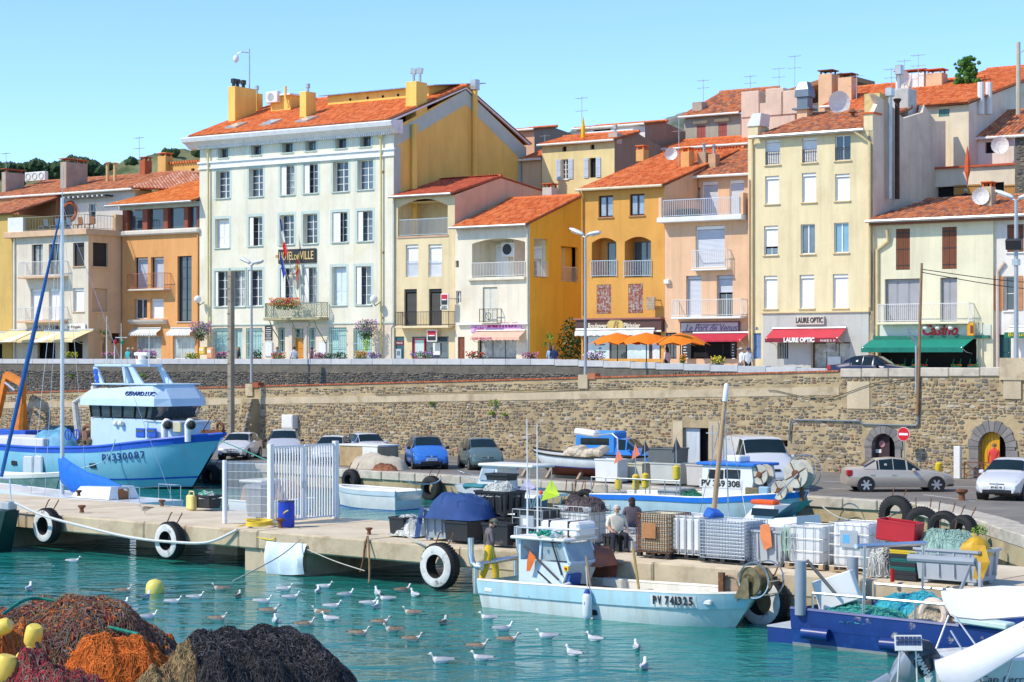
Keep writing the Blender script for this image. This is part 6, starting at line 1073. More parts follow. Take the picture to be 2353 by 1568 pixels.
q=xy(pb(200,985,32)[0],32);car('parked_car','dark car hidden behind the trawler deck','hatch',paint('dark grey paint',(.05,.055,.06)),q[0],q[1],-40)
q=xy(pb(2105,850,WB+3.2)[0],WB+3.2);car('moving_car','dark blue convertible on the street above the stone wall','sedan',paint('navy paint',(.012,.016,.05)),q[0],q[1],-34,z=zprom(q[0])+.02,soft=M('navy soft top',(.02,.02,.045),.9))
bp_=paint('sky blue paint',(.04,.26,.72));q=qcar(1508,1084);tk=car('pickup_truck','blue pickup truck with canvas back behind the beached boat','van',bp_,q[0],q[1],-24,scale=.86);tk['category']='truck'
MB().box(-4.75,-.98,1.0,-2.2,.98,2.35,.1).mk('box_cover',M('blue canvas',(.05,.28,.72),.7,var=.12),tk);MB().box(-4.4,-.99,1.55,-2.6,-.985,1.95).mk('box_window',cglass,tk)

# boats (built in the pier's frame: x = a along the pier, y = b away from the camera)
def hull(root,st,bands,cb,deck=None,ns=26,zb=-.45,pw=2.2,inner=None,open_deck=0.):
 S=np.array(st,float);uu=np.linspace(0,1,ns);col=[np.interp(uu,S[:,0],S[:,i])for i in range(1,6)]
 k=np.ones(5)/5
 for i in range(5):
  p=np.concatenate([np.full(2,col[i][0]),col[i],np.full(2,col[i][-1])]);c2=np.convolve(p,k,'valid');c2[0]=col[i][0];c2[-1]=col[i][-1];col[i]=c2
 xd,xk,bd,bk,zd=col
 def P(i,f,sd,pr=0):g=f**pw;return(xd[i]+(xk[i]-xd[i])*f,cb+sd*(bd[i]+(bk[i]-bd[i])*g+pr),zd[i]+(zb-zd[i])*f)
 for nm,f0,f1,mt,pr in bands:
  m=MB();fs=np.linspace(f0,f1,max(2,int((f1-f0)*8)+2))
  for sd in(-1,1):m.loft([[P(i,f,sd,pr)for f in fs]for i in range(ns)],cap=False,closed=False)
  m.loft([[P(0,f,-1,pr)for f in fs],[P(0,f,1,pr)for f in fs]],cap=False,closed=False);m.mk(nm,mt,root,smooth=True)
 if deck:
  fd,mt=deck;m=MB();m.loft([[P(i,fd,-1,-.02),P(i,fd,1,-.02)]for i in range(ns)],cap=False,closed=False);m.mk('deck',mt,root)
  if inner:
   m=MB()
   for sd in(-1,1):m.loft([[P(i,f,sd,-.07)for f in(0,fd)]for i in range(ns)],cap=False,closed=False)
   m.loft([[P(0,f,-1,-.07)for f in(0,fd)],[P(0,f,1,-.07)for f in(0,fd)]],cap=False,closed=False);m.mk('bulwark_inside',inner,root)
   m=MB()
   for sd in(-1,1):m.tube([(P(i,0,sd,-.03)[0],P(i,0,sd,-.03)[1],P(i,0,sd)[2]+.01)for i in range(ns)],.055,6)
   m.mk('gunwale',inner,root,smooth=True)
 def on(a,f,pr=.03):
  q=[P(i,f,-1,pr)for i in range(ns)];X=[w[0]for w in q];return(a,float(np.interp(a,X,[w[1]for w in q])),float(np.interp(a,X,[w[2]for w in q])))
 P.on=on
 return P
def htx(P,root,s,a0,a1,f,h,mat,board=None,bold=.012):
 n=len(s);wds=[.45 if c in ' 1I.' else 1. for c in s];tot=sum(wds);x=0
 if board:
  m=MB();xs=np.linspace(a0-.06,a1+.06,7);m.loft([[P.on(q,f+df,.055)for df in(.13,-.11)]for q in xs],cap=False,closed=False);root=m.mk('name_board',board,root)
 for c,w in zip(s,wds):
  q=a0+(a1-a0)*(x+w/2)/tot;x+=w
  if c==' ':continue
  p0,p1,pc=Vector(P.on(q-.1,f)),Vector(P.on(q+.1,f)),Vector(P.on(q,f,.075 if board else.035));an=math.atan2(p1.y-p0.y,p1.x-p0.x);tl=math.atan2(p1.z-p0.z,.2)
  text(c,tuple(pc),h,(a1-a0)/tot*w*.74,mat,root,bold=bold,rot=(math.pi/2,-tl,an),ext=.006)
def onside(px,py,b):a,z=pb(px,py,b);return a,z
def fender(p,x,y,z,mat,L_=.7,r=.13):m=MB();m.lathe([(.02,z),(r*.7,z+.06),(r,z+.16),(r,z+L_-.16),(r*.7,z+L_-.06),(.03,z+L_)],(x,y,0),12);o=m.mk('fender',mat,p,smooth=True);MB().lathe([(.03,z+L_),(r*.75,z+L_-.05),(.05,z+L_+.06)],(x,y,0),10).mk('fender_cap',M('navy plastic',(.02,.06,.3),.5),o);return o
wblue=M('sky blue hull paint',(.28,.56,.74),.45,var=.10,vs=1.2,col2=(.36,.62,.76),c2s=.8,streak=.4);pale=M('pale grey white hull',(.62,.70,.70),.5,var=.1,vs=1.5,rain=(.36,.24,.12,.45),col2=(.5,.55,.5),c2s=1.4,c2w=(.55,.8),streak=.4);bott=M('black bottom paint',(.02,.018,.018),.7,var=.2)
royal=M('royal blue trim',(.02,.10,.55),.45,var=.1);cabw=M('white blue cabin paint',(.52,.67,.80),.45,var=.06);creamd=M('cream deck paint',(.66,.64,.55),.7,var=.2,vs=2,col2=(.5,.42,.28),c2s=1.5,c2w=(.55,.8));bglass=M('boat window glass',(.03,.04,.05),.06,var=.4,vs=1,spec=.9);steel=M('polished steel',(.62,.64,.66),.25,.85,var=.05);rope_m=M('pale rope',(.55,.52,.44),.9,var=.2,vs=9);brass=M('grimy brass',(.25,.2,.11),.6,.5,var=.4,vs=6)
def npl(p,c,rx,ry,h,mat,n=260,lump=None,name='net_pile',L_=.5,r=.008,rg=R,mats=None,N=22):
 ph=[rg.uniform(0,6.3)for _ in range(5)];G=np.random.default_rng(rg.randrange(9999))
 def H(u,v):d=u*u+v*v;return h*np.sqrt(np.clip(1-d*d,0,1))*(.88+.12*np.sin(3.5*u+ph[0])*np.cos(3.3*v+ph[1])+.05*np.sin(7*u+ph[2]+4*v)+.03*np.sin(12*v+ph[3]-8*u)+.02*np.sin(23*u+ph[4]+9*v))
 w=np.linspace(-1,1,N+1);g=[[(c[0]+rx*u,c[1]+ry*v,c[2]+H(u,v)-.02)for v in w]for u in w];o=MB().loft(g,cap=False,closed=False).mk(name,lump or mat,p,smooth=2)
 if n:
  K=6;t=G.uniform(0,6.283,n);q=np.sqrt(G.random(n))*.98;u,v,d=q*np.cos(t),q*np.sin(t),G.uniform(0,6.283,n);l=L_*G.uniform(.3,1,n)/K;cu=G.normal(0,.5,n);vs,R_=[],r*G.uniform(.6,1.5,n);lift=G.uniform(0,.03,n)
  for i in range(K):
   z=c[2]+H(u,v)+lift+.02*np.sin(i*1.7+t)*(lift>.015);P0=np.stack([c[0]+rx*u,c[1]+ry*v,z],1);nn=np.stack([-np.sin(d),np.cos(d),0*d],1)*R_[:,None];vs.append(np.stack([P0+nn,P0-nn,P0+np.stack([0*d,0*d,R_*1.4],1)],1));d=d+cu+G.normal(0,.5,n);u=u+np.cos(d)*l/rx;v=v+np.sin(d)*l/ry
  m=MB();Vv=np.stack(vs,1).reshape(-1,3);m.v=Vv.tolist();m.n=len(Vv);ix=np.arange(n)[:,None,None]*K*3+np.arange(K-1)[None,:,None]*3;f=np.concatenate([np.stack([ix[:,:,0]+a,ix[:,:,0]+b,ix[:,:,0]+b+3,ix[:,:,0]+a+3],-1).reshape(-1,4)for a,b in((0,2),(2,1))]);m.f=[tuple(x)for x in f.tolist()];km=G.integers(0,len(mats)if mats else 1,n);m.mi=np.tile(np.repeat(km,K-1),2).tolist();stuff(m.mk('strand',mats or mat,o))
 return o
# large trawler at the far quay
TB=23.0;a0,z0=onside(515,998,TB);ak=gab(447,1122,0)[0]
tr=thing('trawler','large light blue fishing trawler with white wheelhouse at the far quay','boat',(a0-8,TB,0),'boats in the harbour',frame='p')
zs=onside(60,1030,TB-2.3)[1];st=[(0,a0-19,a0-18.6,2.0,1.5,zs+.1),(.3,a0-13,a0-13,2.35,1.7,zs),(.6,a0-7.5,a0-7.8,2.4,1.5,zs+.2),(.8,a0-3.8,a0-4.6,2.25,.85,zs+.62),(.93,a0-1.3,ak-.9,1.35,.3,z0-.15),(1,a0,ak,.08,.05,z0)]
thull=M('trawler hull blue',(.22,.54,.70),.35,var=.1,vs=.6,col2=(.30,.56,.76),c2s=.25,rain=(.36,.34,.28,.4))
P=hull(tr,st,[('bulwark_band',0,.10,royal,.03),('topside',.10,.66,thull,0),('stripe',.66,.69,royal,.015),('lower_side',.69,.83,thull,0),('bottom',.83,1,bott,0)],TB,(.30,M('grey blue deck',(.38,.45,.48),.7,var=.2)))
cap=MB()
for sd in(-1,1):cap.tube([tuple(np.array(P(i,0,sd))+(0,0,.03))for i in range(26)],.09,6)
cap.mk('rail_cap',royal,tr,smooth=True)
yb=TB-2.38;htx(P,tr,'PV330087',onside(*zc('L',930,930),yb+.2)[0],onside(*zc('L',1340,880),yb+.6)[0],.24,.42,M('navy letters',(.015,.05,.2),.5))
for x in(100,818):q=P.on(onside(*zc('L',x,975),yb)[0],.38);MB().box(q[0]-.28,q[1]-.02,q[2]-.13,q[0]+.28,q[1]+.2,q[2]+.13,.03).mk('scupper',bott,tr)
q=onside(*zc('L',300,1020),yb);MB().box(q[0]-1.0,yb-.03,q[1]-.95,q[0]-.05,yb+.1,q[1]+.45,.1).mk('hull_patch',M('grey hull plate',(.55,.62,.66),.5,var=.1),tr);MB().box(q[0]+.0,yb-.035,q[1]-.95,q[0]+.8,yb+.1,q[1]+.5,.1).mk('hull_patch',M('grey hull plate'),tr)
def T3(x,y,b=TB-1.5):return onside(*zc('L',x,y),b)
fl=zs-.7;y0,y1=TB-1.55,TB+1.55;A_,B_=T3(815,700)[0],T3(1200,700)[0];zc1=T3(1000,612)[1]
C_=T3(1690,700)[0];zf=T3(1500,640)[1]
m=MB();m.box(A_,y0,fl,B_+1.2,y1,zc1+.02,.05);m.mk('wheelhouse',cabw,tr);m=MB();m.loft([[(B_+.9,y0,fl),(B_+.9,y1,fl),(B_+.9,y1,zf),(B_+.9,y0,zf)],[(C_-1.2,y0+.45,fl+.5),(C_-1.2,y1-.45,fl+.5),(C_-1.3,y1-.45,zf-.1),(C_-1.3,y0+.45,zf-.1)]]);m.mk('foredeck_cabin',cabw,tr);MB().prism([(B_+.9,y0-.06,zf-.02),(C_-1.15,y0+.38,zf-.1),(C_-1.15,y1-.38,zf-.1),(B_+.9,y1+.06,zf-.02)],(0,0,.08)).mk('cabin_top',M('cabin top white',(.72,.76,.80),.5),tr)
for x0,x1 in((1228,1308),(1325,1408)):q0,q1=T3(x0,700),T3(x1,785);w=MB().box(q0[0],y0-.06,q1[1],q1[0],y0+.05,q0[1],.03).mk('window',royal,tr);MB().box(q0[0]+.1,y0-.075,q1[1]+.28,q1[0]-.1,y0-.055,q0[1]-.08).mk('pane',bglass,w)
zw0,zw1=T3(1100,605)[1],T3(1100,500)[1];xa,xb=T3(835,550)[0],T3(1410,550)[0]
m=MB();m.loft([[(xa,y0-.05,zw0),(xb-.35,y0-.05,zw0),(xb,y0+.6,zw0),(xb,y1-.6,zw0),(xb-.35,y1,zw0),(xa,y1,zw0)],[(xa-.1,y0-.12,zw1),(xb-.05,y0-.12,zw1),(xb+.35,y0+.55,zw1),(xb+.35,y1-.55,zw1),(xb-.05,y1,zw1),(xa-.1,y1,zw1)]]);m.mk('bridge_windows',bglass,tr)
for t in(0,.16,.33,.52,.72,.9,1):x=xa+(xb-.35-xa)*t;MB().bar((x,y0-.08,zw0),(x+(.25 if t>.8 else-.05+.3*t),y0-.15,zw1),.07).mk('window_post',bott,tr)
zv=T3(1100,312)[1];zv2=zw1
m=MB();m.loft([[(xa-.7,y0-.3,zv2),(xb+.15,y0-.3,zv2),(xb+.65,y0+.5,zv2),(xb+.65,y1-.5,zv2),(xb+.15,y1+.2,zv2),(xa-.7,y1+.2,zv2)],[(xa-.75,y0-.25,zv2+.35),(xb+.1,y0-.25,zv2+.4),(xb+.5,y0+.5,zv2+.4),(xb+.5,y1-.5,zv2+.4),(xb+.1,y1+.2,zv2+.4),(xa-.75,y1+.2,zv2+.35)],[(xa-.35,y0+.15,zv-.3),(xb-.5,y0+.15,zv),(xb-.1,y0+.6,zv),(xb-.1,y1-.5,zv),(xb-.5,y1-.1,zv),(xa-.35,y1-.1,zv-.3)]]);m.mk('visor',cabw,tr);MB().box(xa-.2,y0+.05,zv-.02,xb-.05,y1,zv+.06,.03).mk('bridge_roof',cabw,tr)
q=T3(1245,405,y0-.2);text('GERARD.LUC',(q[0],y0-.12,q[1]+.05),.26,T3(1375,400)[0]-T3(1115,400)[0],M('navy letters'),tr,rot=(math.pi/2-.3,0,0),ext=.05)
m=MB();zm=T3(1000,152)[1]
for x_,dx in((T3(830,330)[0],-.35),(T3(1190,330)[0],-.75)):
 for yy in(y0+.5,y1-.6):m.loft([[(x_+.35,yy,zv),(x_+.35,yy+.12,zv),(x_-.35,yy+.12,zv),(x_-.35,yy,zv)],[(x_+dx+.12,yy,zm),(x_+dx+.12,yy+.12,zm),(x_+dx-.2,yy+.12,zm),(x_+dx-.2,yy,zm)]])
m.box(T3(790,150)[0],y0+.45,zm,T3(1120,150)[0],y1-.45,zm+.14,.03);m.mk('mast_arch',cabw,tr)
for i in range(3):q=T3(800+8*i,195+52*i);MB().cyl((q[0],y0+.5-.06,q[1]),(q[0],y0+.5+.04,q[1]),.17,n=14).mk('arch_hole',royal,tr)
q=T3(1075,120);m=MB();m.lathe([(.3,zm+.14),(.33,zm+.4),(.2,zm+.42),(.2,zm+.6)],(q[0],TB,0),14);m.box(q[0]-.55,TB-.12,zm+.6,q[0]+.55,TB+.12,zm+.78,.03);m.mk('radar',white,tr)
for x,h_ in((1140,2.1),(830,1.4),(890,2.4),(760,2.8)):q=T3(x,150);MB().cyl((q[0],TB,zm),(q[0],TB,zm+h_),.035,.015,6).mk('aerial',offw,tr)
m=MB();q=T3(890,140)[0];m.bar((q-.5,TB,zm+1.6),(q+.5,TB,zm+1.6),.05);m.mk('mast_crosstree',galv,tr)
for x in(852,915):q=T3(x,1250-870);MB().sph((T3(x,130)[0],TB-.1,zm+1.35),(.11,.11,.15),8,6).mk('signal_lamp',redg if x==852 else M('green lamp',(.02,.2,.08),.3),tr)
for x,r in((1490,.32),(1700,.33)):q=T3(x,670,TB-1.3);m=MB();m.tube([(q[0]-.15,TB-1.3,q[1]-.9),(q[0]-.15,TB-1.3,q[1]),(q[0]+.05,TB-1.35,q[1]+.12),(q[0]+.3,TB-1.45,q[1])],[.16,.18,.22,.3],10);m.mk('ventilator',white,tr,smooth=True);MB().sph((q[0]+.34,TB-1.47,q[1]-.02),.23,10,8).mk('ventilator_mouth',bott,tr)
q=T3(1560,695,y0);MB().box(q[0]-.3,y0+.16,q[1]-.25,q[0]+.3,y0+.3,q[1]+.25,.02).mk('porthole_box',M('yellowed plate',(.6,.55,.36),.5),tr)
q=T3(1070,660,y0);m=MB();m.sph((q[0]+.3,y0-.15,q[1]),.18,10,8);m.sph((q[0]-.2,y0-.1,q[1]),.16,8,6);m.mk('deck_light',white,tr)
q0,q1=T3(-200,770,TB-1.8),T3(385,840,TB-1.8);MB().box(q0[0],TB-1.8,q1[1]-.4,q1[0],TB+1.2,q0[1],.05).mk('deck_box',M('off white locker',(.70,.70,.68),.6,var=.1),tr)
q=T3(500,800,TB-.5);npl(tr,(q[0],TB-.5,fl+.2),2.0,1.2,q[1]+.45-fl,M('blue tarpaulin',(.12,.36,.55),.6,var=.3,vs=2),60,name='tarpaulin')
for x in(610,685):q=T3(x,760,TB-1.6);m=MB();m.torus((q[0],TB-1.6,q[1]),.28,.035,'y',18,6);m.bar((q[0]-.28,TB-1.6,q[1]),(q[0]+.28,TB-1.6,q[1]),.04);m.bar((q[0],TB-1.6,q[1]-.28),(q[0],TB-1.6,q[1]+.28),.04);m.mk('valve_wheel',royal,tr)
q=T3(790,770,TB-1.2);m=MB();m.torus((q[0],TB-1.2,q[1]),.55,.12,'y',20,8);m.cyl((q[0],TB-1.5,q[1]),(q[0],TB+.2,q[1]),.3,n=14);m.mk('winch',M('rusty winch',(.22,.12,.07),.8,var=.3,vs=6),tr)
m=MB()
for i in range(20):m.ico((q[0]+R.uniform(-.6,.9),TB-1.4+R.uniform(-.2,.5),q[1]-.45+R.uniform(-.1,.25)),R.uniform(.12,.22),.3)
m.mk('net_bundle',M('brown net',(.22,.17,.10),.9,var=.4,vs=9),tr)
q=T3(690,680,TB);m=MB();m.tube([(q[0]+.3,TB,fl+.4),(q[0]-.2,TB,T3(650,480)[1]),(T3(640,370)[0],TB,T3(640,370)[1])],[.2,.18,.15],8);m.tube([(T3(640,330)[0],TB,T3(640,330)[1]),(T3(680,600)[0],TB-.3,T3(680,600)[1])],.14,8);m.bar((T3(660,390)[0],TB,T3(660,390)[1]),(T3(790,380)[0],TB,T3(790,380)[1]),.35,.5);m.mk('deck_crane',M('dirty white crane',(.62,.58,.52),.6,var=.3,vs=3),tr)
m=MB();bo=(a0-.3,TB,z0+.1);m.torus((bo[0],bo[1],bo[2]+.25),.24,.07,'y',16,6);m.bar((bo[0]-1.4,TB,bo[2]),(bo[0]+.25,TB,bo[2]+.05),.25,.18);m.tube([(bo[0]-1.2,TB-.2,bo[2]),(bo[0]-.6,TB,bo[2]+.9),(bo[0]+.1,TB,bo[2]+.3)],.03,6);m.mk('bow_roller',rust,tr)
cr=thing('harbour_crane','orange hydraulic crane arm on the quay behind the trawler','crane',(*ab(*gz(30,1010,1.2)),1.2),frame='p');orp=M('orange machine paint',(.72,.22,.02),.5,var=.2,vs=3);cb_=OFF[cr.name][1]
def CR(x,y):return onside(*zc('L',x,y),cb_)
q=[CR(185,700),CR(200,480),CR(205,300),CR(60,220),CR(5,260),CR(0,600)]
MB().tube([(q[0][0],cb_,1.2),(q[0][0],cb_,q[0][1]),(q[1][0],cb_,q[1][1])],[.6,.5,.3],10).mk('column',orp,cr);MB().bar((q[1][0],cb_,q[1][1]-.3),(q[2][0],cb_,q[2][1]),.4,.35).mk('arm',orp,cr);MB().bar((q[2][0],cb_,q[2][1]),(q[3][0],cb_,q[3][1]),.4,.45).mk('boom',orp,cr);MB().bar((q[3][0],cb_,q[3][1]),(q[5][0]-.3,cb_,q[5][1]),.35,.4).mk('jib',orp,cr);MB().tube([(q[1][0]-.5,cb_-.25,q[1][1]+.9),(q[3][0]+.2,cb_-.25,q[3][1]-.6)],.1,8).mk('ram',steel,cr);MB().box(q[5][0]-1,cb_-.8,1.2,q[0][0]+1.6,cb_+.8,CR(0,710)[1],.05).mk('base',royal,cr)
# open fishing boat in front, its wheelhouse and fisherman's deck
FB=-4.9;fb0,fb1=pb(1086,1340,FB-1.2)[0],pb(1743,1362,FB)[0]
fbo=thing('fishing_boat','pale blue and white open fishing boat with small cabin in the foreground','boat',((fb0+fb1)/2,FB,0),'boats in the harbour',frame='p')
zA=pb(1086,1336,FB-1.25)[1];zM=pb(1475,1366,FB-1.3)[1];zB2=pb(1743,1362,FB)[1];Lf=fb1-fb0
st=[(0,fb0,fb0+.2,1.0,.85,zA),(.25,fb0+.25*Lf,fb0+.25*Lf,1.1,.92,zM+(zA-zM)*.55),(.55,fb0+.55*Lf,fb0+.54*Lf,1.1,.88,zM),(.8,fb0+.8*Lf,fb0+.74*Lf,1.0,.55,zM+.06),(.93,fb0+.94*Lf,fb0+.84*Lf,.5,.18,zB2-.06),(1,fb1,fb0+.885*Lf,.06,.04,zB2)]
fstr=M('pale sky blue strake',(.42,.66,.74),.42,var=.1,vs=2,rain=(.4,.3,.18,.4),col2=(.55,.68,.68),c2s=1.2,c2w=(.55,.8),streak=.4)
P=hull(fbo,st,[('upper_strake',0,.30,fstr,.045),('topside',.30,.72,pale,0),('bottom',.72,1,bott,0)],FB,(.42,creamd),inner=M('cream inside paint',(.72,.70,.60),.6,var=.2,vs=2,col2=(.45,.32,.15),c2s=2.2,c2w=(.6,.8)))
def FT(k,x,y,b=FB-1.1):return pb(*zc(k,x,y),b)
htx(P,fbo,'PV 741325',FT('T',690,1020)[0],FT('T',1015,1020)[0],.15,.22,black,offw)
for k,x,y,f_ in(('S',785,1018,.2),('S',1716,1248,.5),('T',1093,1040,.16)):q=P.on(FT(k,x,y)[0],f_);MB().box(q[0]-.16,q[1]-.03,q[2]-.07,q[0]+.16,q[1]+.1,q[2]+.07,.03).mk('scupper',bott if y>1100 else offw,fbo)
(ca,cz),(cb2,_)=FT('S',1055,960,FB-.65),FT('S',1345,960,FB-.65);zt_=FT('S',1150,580,FB-.65)[1];zsill=FT('S',1450,790,FB-.65)[1];y0,y1=FB-.62,FB+.62;wr_=FT('S',1530,780,FB-.6)[0]
m=MB();m.loft([[(ca,y0,.2),(cb2+.1,y0,.2),(cb2+.1,y1,.2),(ca,y1,.2)],[(ca+.02,y0,zsill),(wr_,y0,zsill),(wr_,y1,zsill),(ca+.02,y1,zsill)]]);m.mk('wheelhouse',M('cabin blue white paint',(.60,.72,.78),.45,var=.08),fbo)
tf=FT('S',1470,560,FB-.6)[0];m=MB()
for xx0,xx1 in((ca+.04,ca+.04),(ca+.75,ca+.8),(wr_-.06,tf-.06)):
 for yy in(y0+.04,y1-.04):m.bar((xx0,yy,zsill),(xx1,yy,zt_),.07)
m.bar((wr_-.03,y0,zsill),(wr_-.03,y1,zsill),.08);m.mk('window_post',cabw,fbo)
MB().prism([(ca+.85,y0+.035,zsill+.05),(wr_-.1,y0+.035,zsill+.05),(tf-.1,y0+.035,zt_-.06),(ca+.85,y0+.035,zt_-.06)],(0,.012,0)).mk('side_pane',M('salty glass',(.30,.38,.42),.08,var=.2,spec=.8),fbo);MB().prism([(wr_-.02,y0+.08,zsill+.05),(wr_-.02,y1-.08,zsill+.05),(tf-.02,y1-.08,zt_-.05),(tf-.02,y0+.08,zt_-.05)],(.012,0,0)).mk('windscreen',M('salty glass'),fbo);MB().box(ca+.02,y0+.1,zsill,ca+.06,y1-.1,zt_).mk('back_panel',cabw,fbo)
MB().box(ca-.2,y0-.14,zt_,tf+.12,y1+.14,zt_+.09,.03).mk('cabin_roof',white,fbo)
m=MB()
for yy in(y0-.05,y1+.05):m.tube([(ca-.1,yy,zt_+.1),(ca-.1,yy,zt_+.32),(tf,yy,zt_+.32),(tf,yy,zt_+.1)],.022,6)
m.mk('roof_rail',steel,fbo)
cd=link('white_case',MB().box(0,0,0,1.35,.8,.42,.06).mesh('white_case',white),fbo,(ca+.5,FB-.3,zt_+.1));m=MB()
for t in(.25,.75):m.box(ca+.5+1.35*t-.02,FB-.32,zt_+.09,ca+.5+1.35*t+.02,FB+.52,zt_+.54)
m.mk('strap',black,fbo);MB().box(ca+.46,FB-.33,zt_+.3,ca+1.9,FB+.53,zt_+.345,.01).mk('case_lid',white,fbo)
for px,top in((1143,-600),(1233,-560)):q=FT('S',px,520,FB);qt=FT('S',px-5,top+100,FB);MB().tube([(q[0],FB,zt_+.08),(qt[0],FB,min(qt[1],zt_+6.2))],[.03,.012],6).mk('whip_aerial',white,fbo)
q=FT('S',1325,540,FB);m=MB();m.cyl((q[0],FB-.3,zt_+.1),(q[0],FB-.3,zt_+1.25),.015,n=6);o=m.mk('light_mast',steel,fbo);MB().sph((q[0],FB-.3,zt_+1.28),.06,8,6).mk('orange_lamp',M('orange lamp',(.8,.12,.01),.3),o)
q=FT('S',1390,530,FB-.6);MB().lathe([(.03,0),(.13,.02),(.14,.1)],(q[0],y0-.1,zt_+.16),12,'y').mk('searchlight',alu,fbo)
m=MB()
for i in range(40):t=i/5;m.ico((q[0]-.3+R.gauss(0,.18),y0+.1+R.gauss(0,.15),zt_+.15+R.uniform(0,.1)),.045,.2)
m.mk('cord_heap',M('teal cord',(.02,.35,.25),.8),fbo)
q=FT('S',1493,840,y0);b=MB().box(q[0]-.08,y0-.03,q[1]-.07,q[0]+.08,y0,q[1]+.07).mk('stop_button_box',M('yellow plastic',(.8,.6,.02),.5),fbo);MB().cyl((q[0],y0-.03,q[1]),(q[0],y0-.06,q[1]),.035,n=10).mk('stop_button',redg,b)
for k,x,y,xb,yb_,bb in(('S',635,565,680,900,FB-.9),('S',1062,460,1040,800,FB+.9)):
 q,r=FT(k,x,y,bb),FT(k,xb,yb_,bb);zz=r[1]+.25;m=MB();m.tube([(q[0],bb,q[1]),(q[0],bb,zz+.3),(q[0]+.06,bb,zz+.1),(q[0]+.2,bb,zz),(q[0]+.42,bb,zz)],.09,10);m.cyl((r[0],bb,.35),(r[0],bb,zz),.08,n=10);m.mk('hauling_post',steel,fbo,smooth=True)
m=MB();q=FT('S',960,800,FB);m.tube([(FT('S',700,830,FB-.9)[0],FB-.9,FT('S',700,830,FB-.9)[1]+.1),(FT('S',1060,720,FB+.9)[0],FB+.9,FT('S',1040,735,FB+.9)[1])],.075,10);m.mk('hauling_roller',steel,fbo,smooth=True)
npl(fbo,(fb0+1.3,FB-.1,.42),1.2,.95,.2,M('grey green net',(.26,.28,.22),.9,var=.4,vs=8),220)
for t in(.52,.63,.74,.84):x=fb0+Lf*t;yy=P.on(x,.3)[1]+.16;MB().box(x,yy,.35,x+.14,2*FB-yy,zM-.14,.01).mk('frame_rib',creamd,fbo)
MB().box(fb0+Lf*.48,FB-.88,.3,fb0+Lf*.70,FB-.6,zM-.16,.02).mk('side_tank',M('pale green tank',(.56,.66,.58),.6,var=.15),fbo);q=FT('T',370,850,FB+1.);MB().box(q[0]-.35,FB+.8,.4,q[0]+.35,FB+1.1,q[1]+.12,.03).mk('locker',creamd,fbo)
q=FT('S',1650,990,FB-.5);m=MB();x,y,z=q[0]-.5,FB-.8,zM-.3;m.box(x,y,z-.2,x+1.15,y+.03,z+.25);m.box(x,y+.75,z-.2,x+1.15,y+.78,z+.25);m.box(x,y,z-.2,x+.03,y+.78,z+.25);m.box(x+1.12,y,z-.2,x+1.15,y+.78,z+.25);m.mk('black_crate',black,fbo);MB().obox((x-.25,y+.1,z+.15),(.75,.4,.16),(.1,-.35,0),.05).mk('white_float',offw,fbo);MB().obox((x-.02,y+.5,z+.35),(.1,.5,.4),(0,.2,0)).mk('blue_crate_end',M('blue crate plastic',(.02,.1,.4),.5),fbo)
for k,x0_,y0_,x1_,y1_,b0_,b1_,r_,mt in(('S',1110,632,1420,940,FB-.75,FB-.7,.03,M('black pole',(.03,.03,.035),.5)),('S',1355,590,1450,900,FB-.68,FB-.66,.025,M('black pole')),('T',520,540,578,955,FB-.6,FB-.6,.035,M('bamboo pole',(.5,.32,.1),.6,var=.2,vs=5)),('T',100,610,145,925,FB-.5,FB-.5,.035,M('grey wood',(.36,.27,.18),.8,var=.2)),('S',1235,865,1380,1000,FB-.9,FB-.8,.025,M('black pole'))):
 p,q=pb(*zc(k,x0_,y0_),b0_),pb(*zc(k,x1_,y1_),b1_);MB().tube([(p[0],b0_,p[1]),(q[0],b1_,q[1])],r_,6).mk('pole',mt,fbo)
p=pb(*zc('S',1165,680),FB-.75);q=pb(*zc('S',1150,865),FB-.75);r=pb(*zc('S',1225,735),FB-.75);m=MB();m.loft([[(p[0],FB-.77,p[1]),(r[0],FB-.8,r[1])],[(p[0]-.05,FB-.82,(p[1]+q[1])/2),(p[0]+.2,FB-.78,(p[1]+q[1])/2+.05)],[(q[0]-.05,FB-.77,q[1]),(q[0]+.1,FB-.8,q[1]+.02)]],cap=False,closed=False);m.mk('orange_flag',M('orange flag cloth',(.75,.17,.03),.8,var=.1,vs=4),fbo)
q=FT('T',80,1100,FB-1.42);fender(fbo,q[0],FB-1.28,FT('T',80,1200,FB-1.42)[1],M('white fender',(.74,.76,.78),.4,var=.1),.78,.13);MB().tube([(q[0],FB-1.42,FT('T',80,1030)[1]),(q[0]+.03,FB-1.3,zM),(FT('T',98,760,FB-.6)[0],FB-.6,zM+.5)],.015,5).mk('fender_line',rope_m,fbo)
q=FT('T',1640,840,FB);m=MB();zz=q[1]
for dy in(-.3,.25):m.lathe([(.05,dy),(.36,dy),(.38,dy+.04),(.36,dy+.07),(.1,dy+.07)],(q[0]-.1,FB,zz),24,'y')
m.lathe([(.2,-.3),(.16,0),(.2,.3)],(q[0]-.1,FB,zz),18,'y');m.mk('hauler_drum',brass,fbo);m=MB();m.prism([(q[0]-.45,FB-.42,zM),(q[0]+.0,FB-.42,zM),(q[0]-.02,FB-.42,zz+.1),(q[0]-.18,FB-.42,zz+.1)],(0,.04,0));m.mk('hauler_bracket',brass,fbo)
m=MB()
for dy in(-.35,.35):m.torus((q[0]+.1,FB+dy,zz+.05),.45,.02,'y',28,5)
for i in range(7):an=i*math.pi*2/7;m.bar((q[0]+.1+.45*math.cos(an),FB-.35,zz+.05+.45*math.sin(an)),(q[0]+.1+.45*math.cos(an),FB+.35,zz+.05+.45*math.sin(an)),.025)
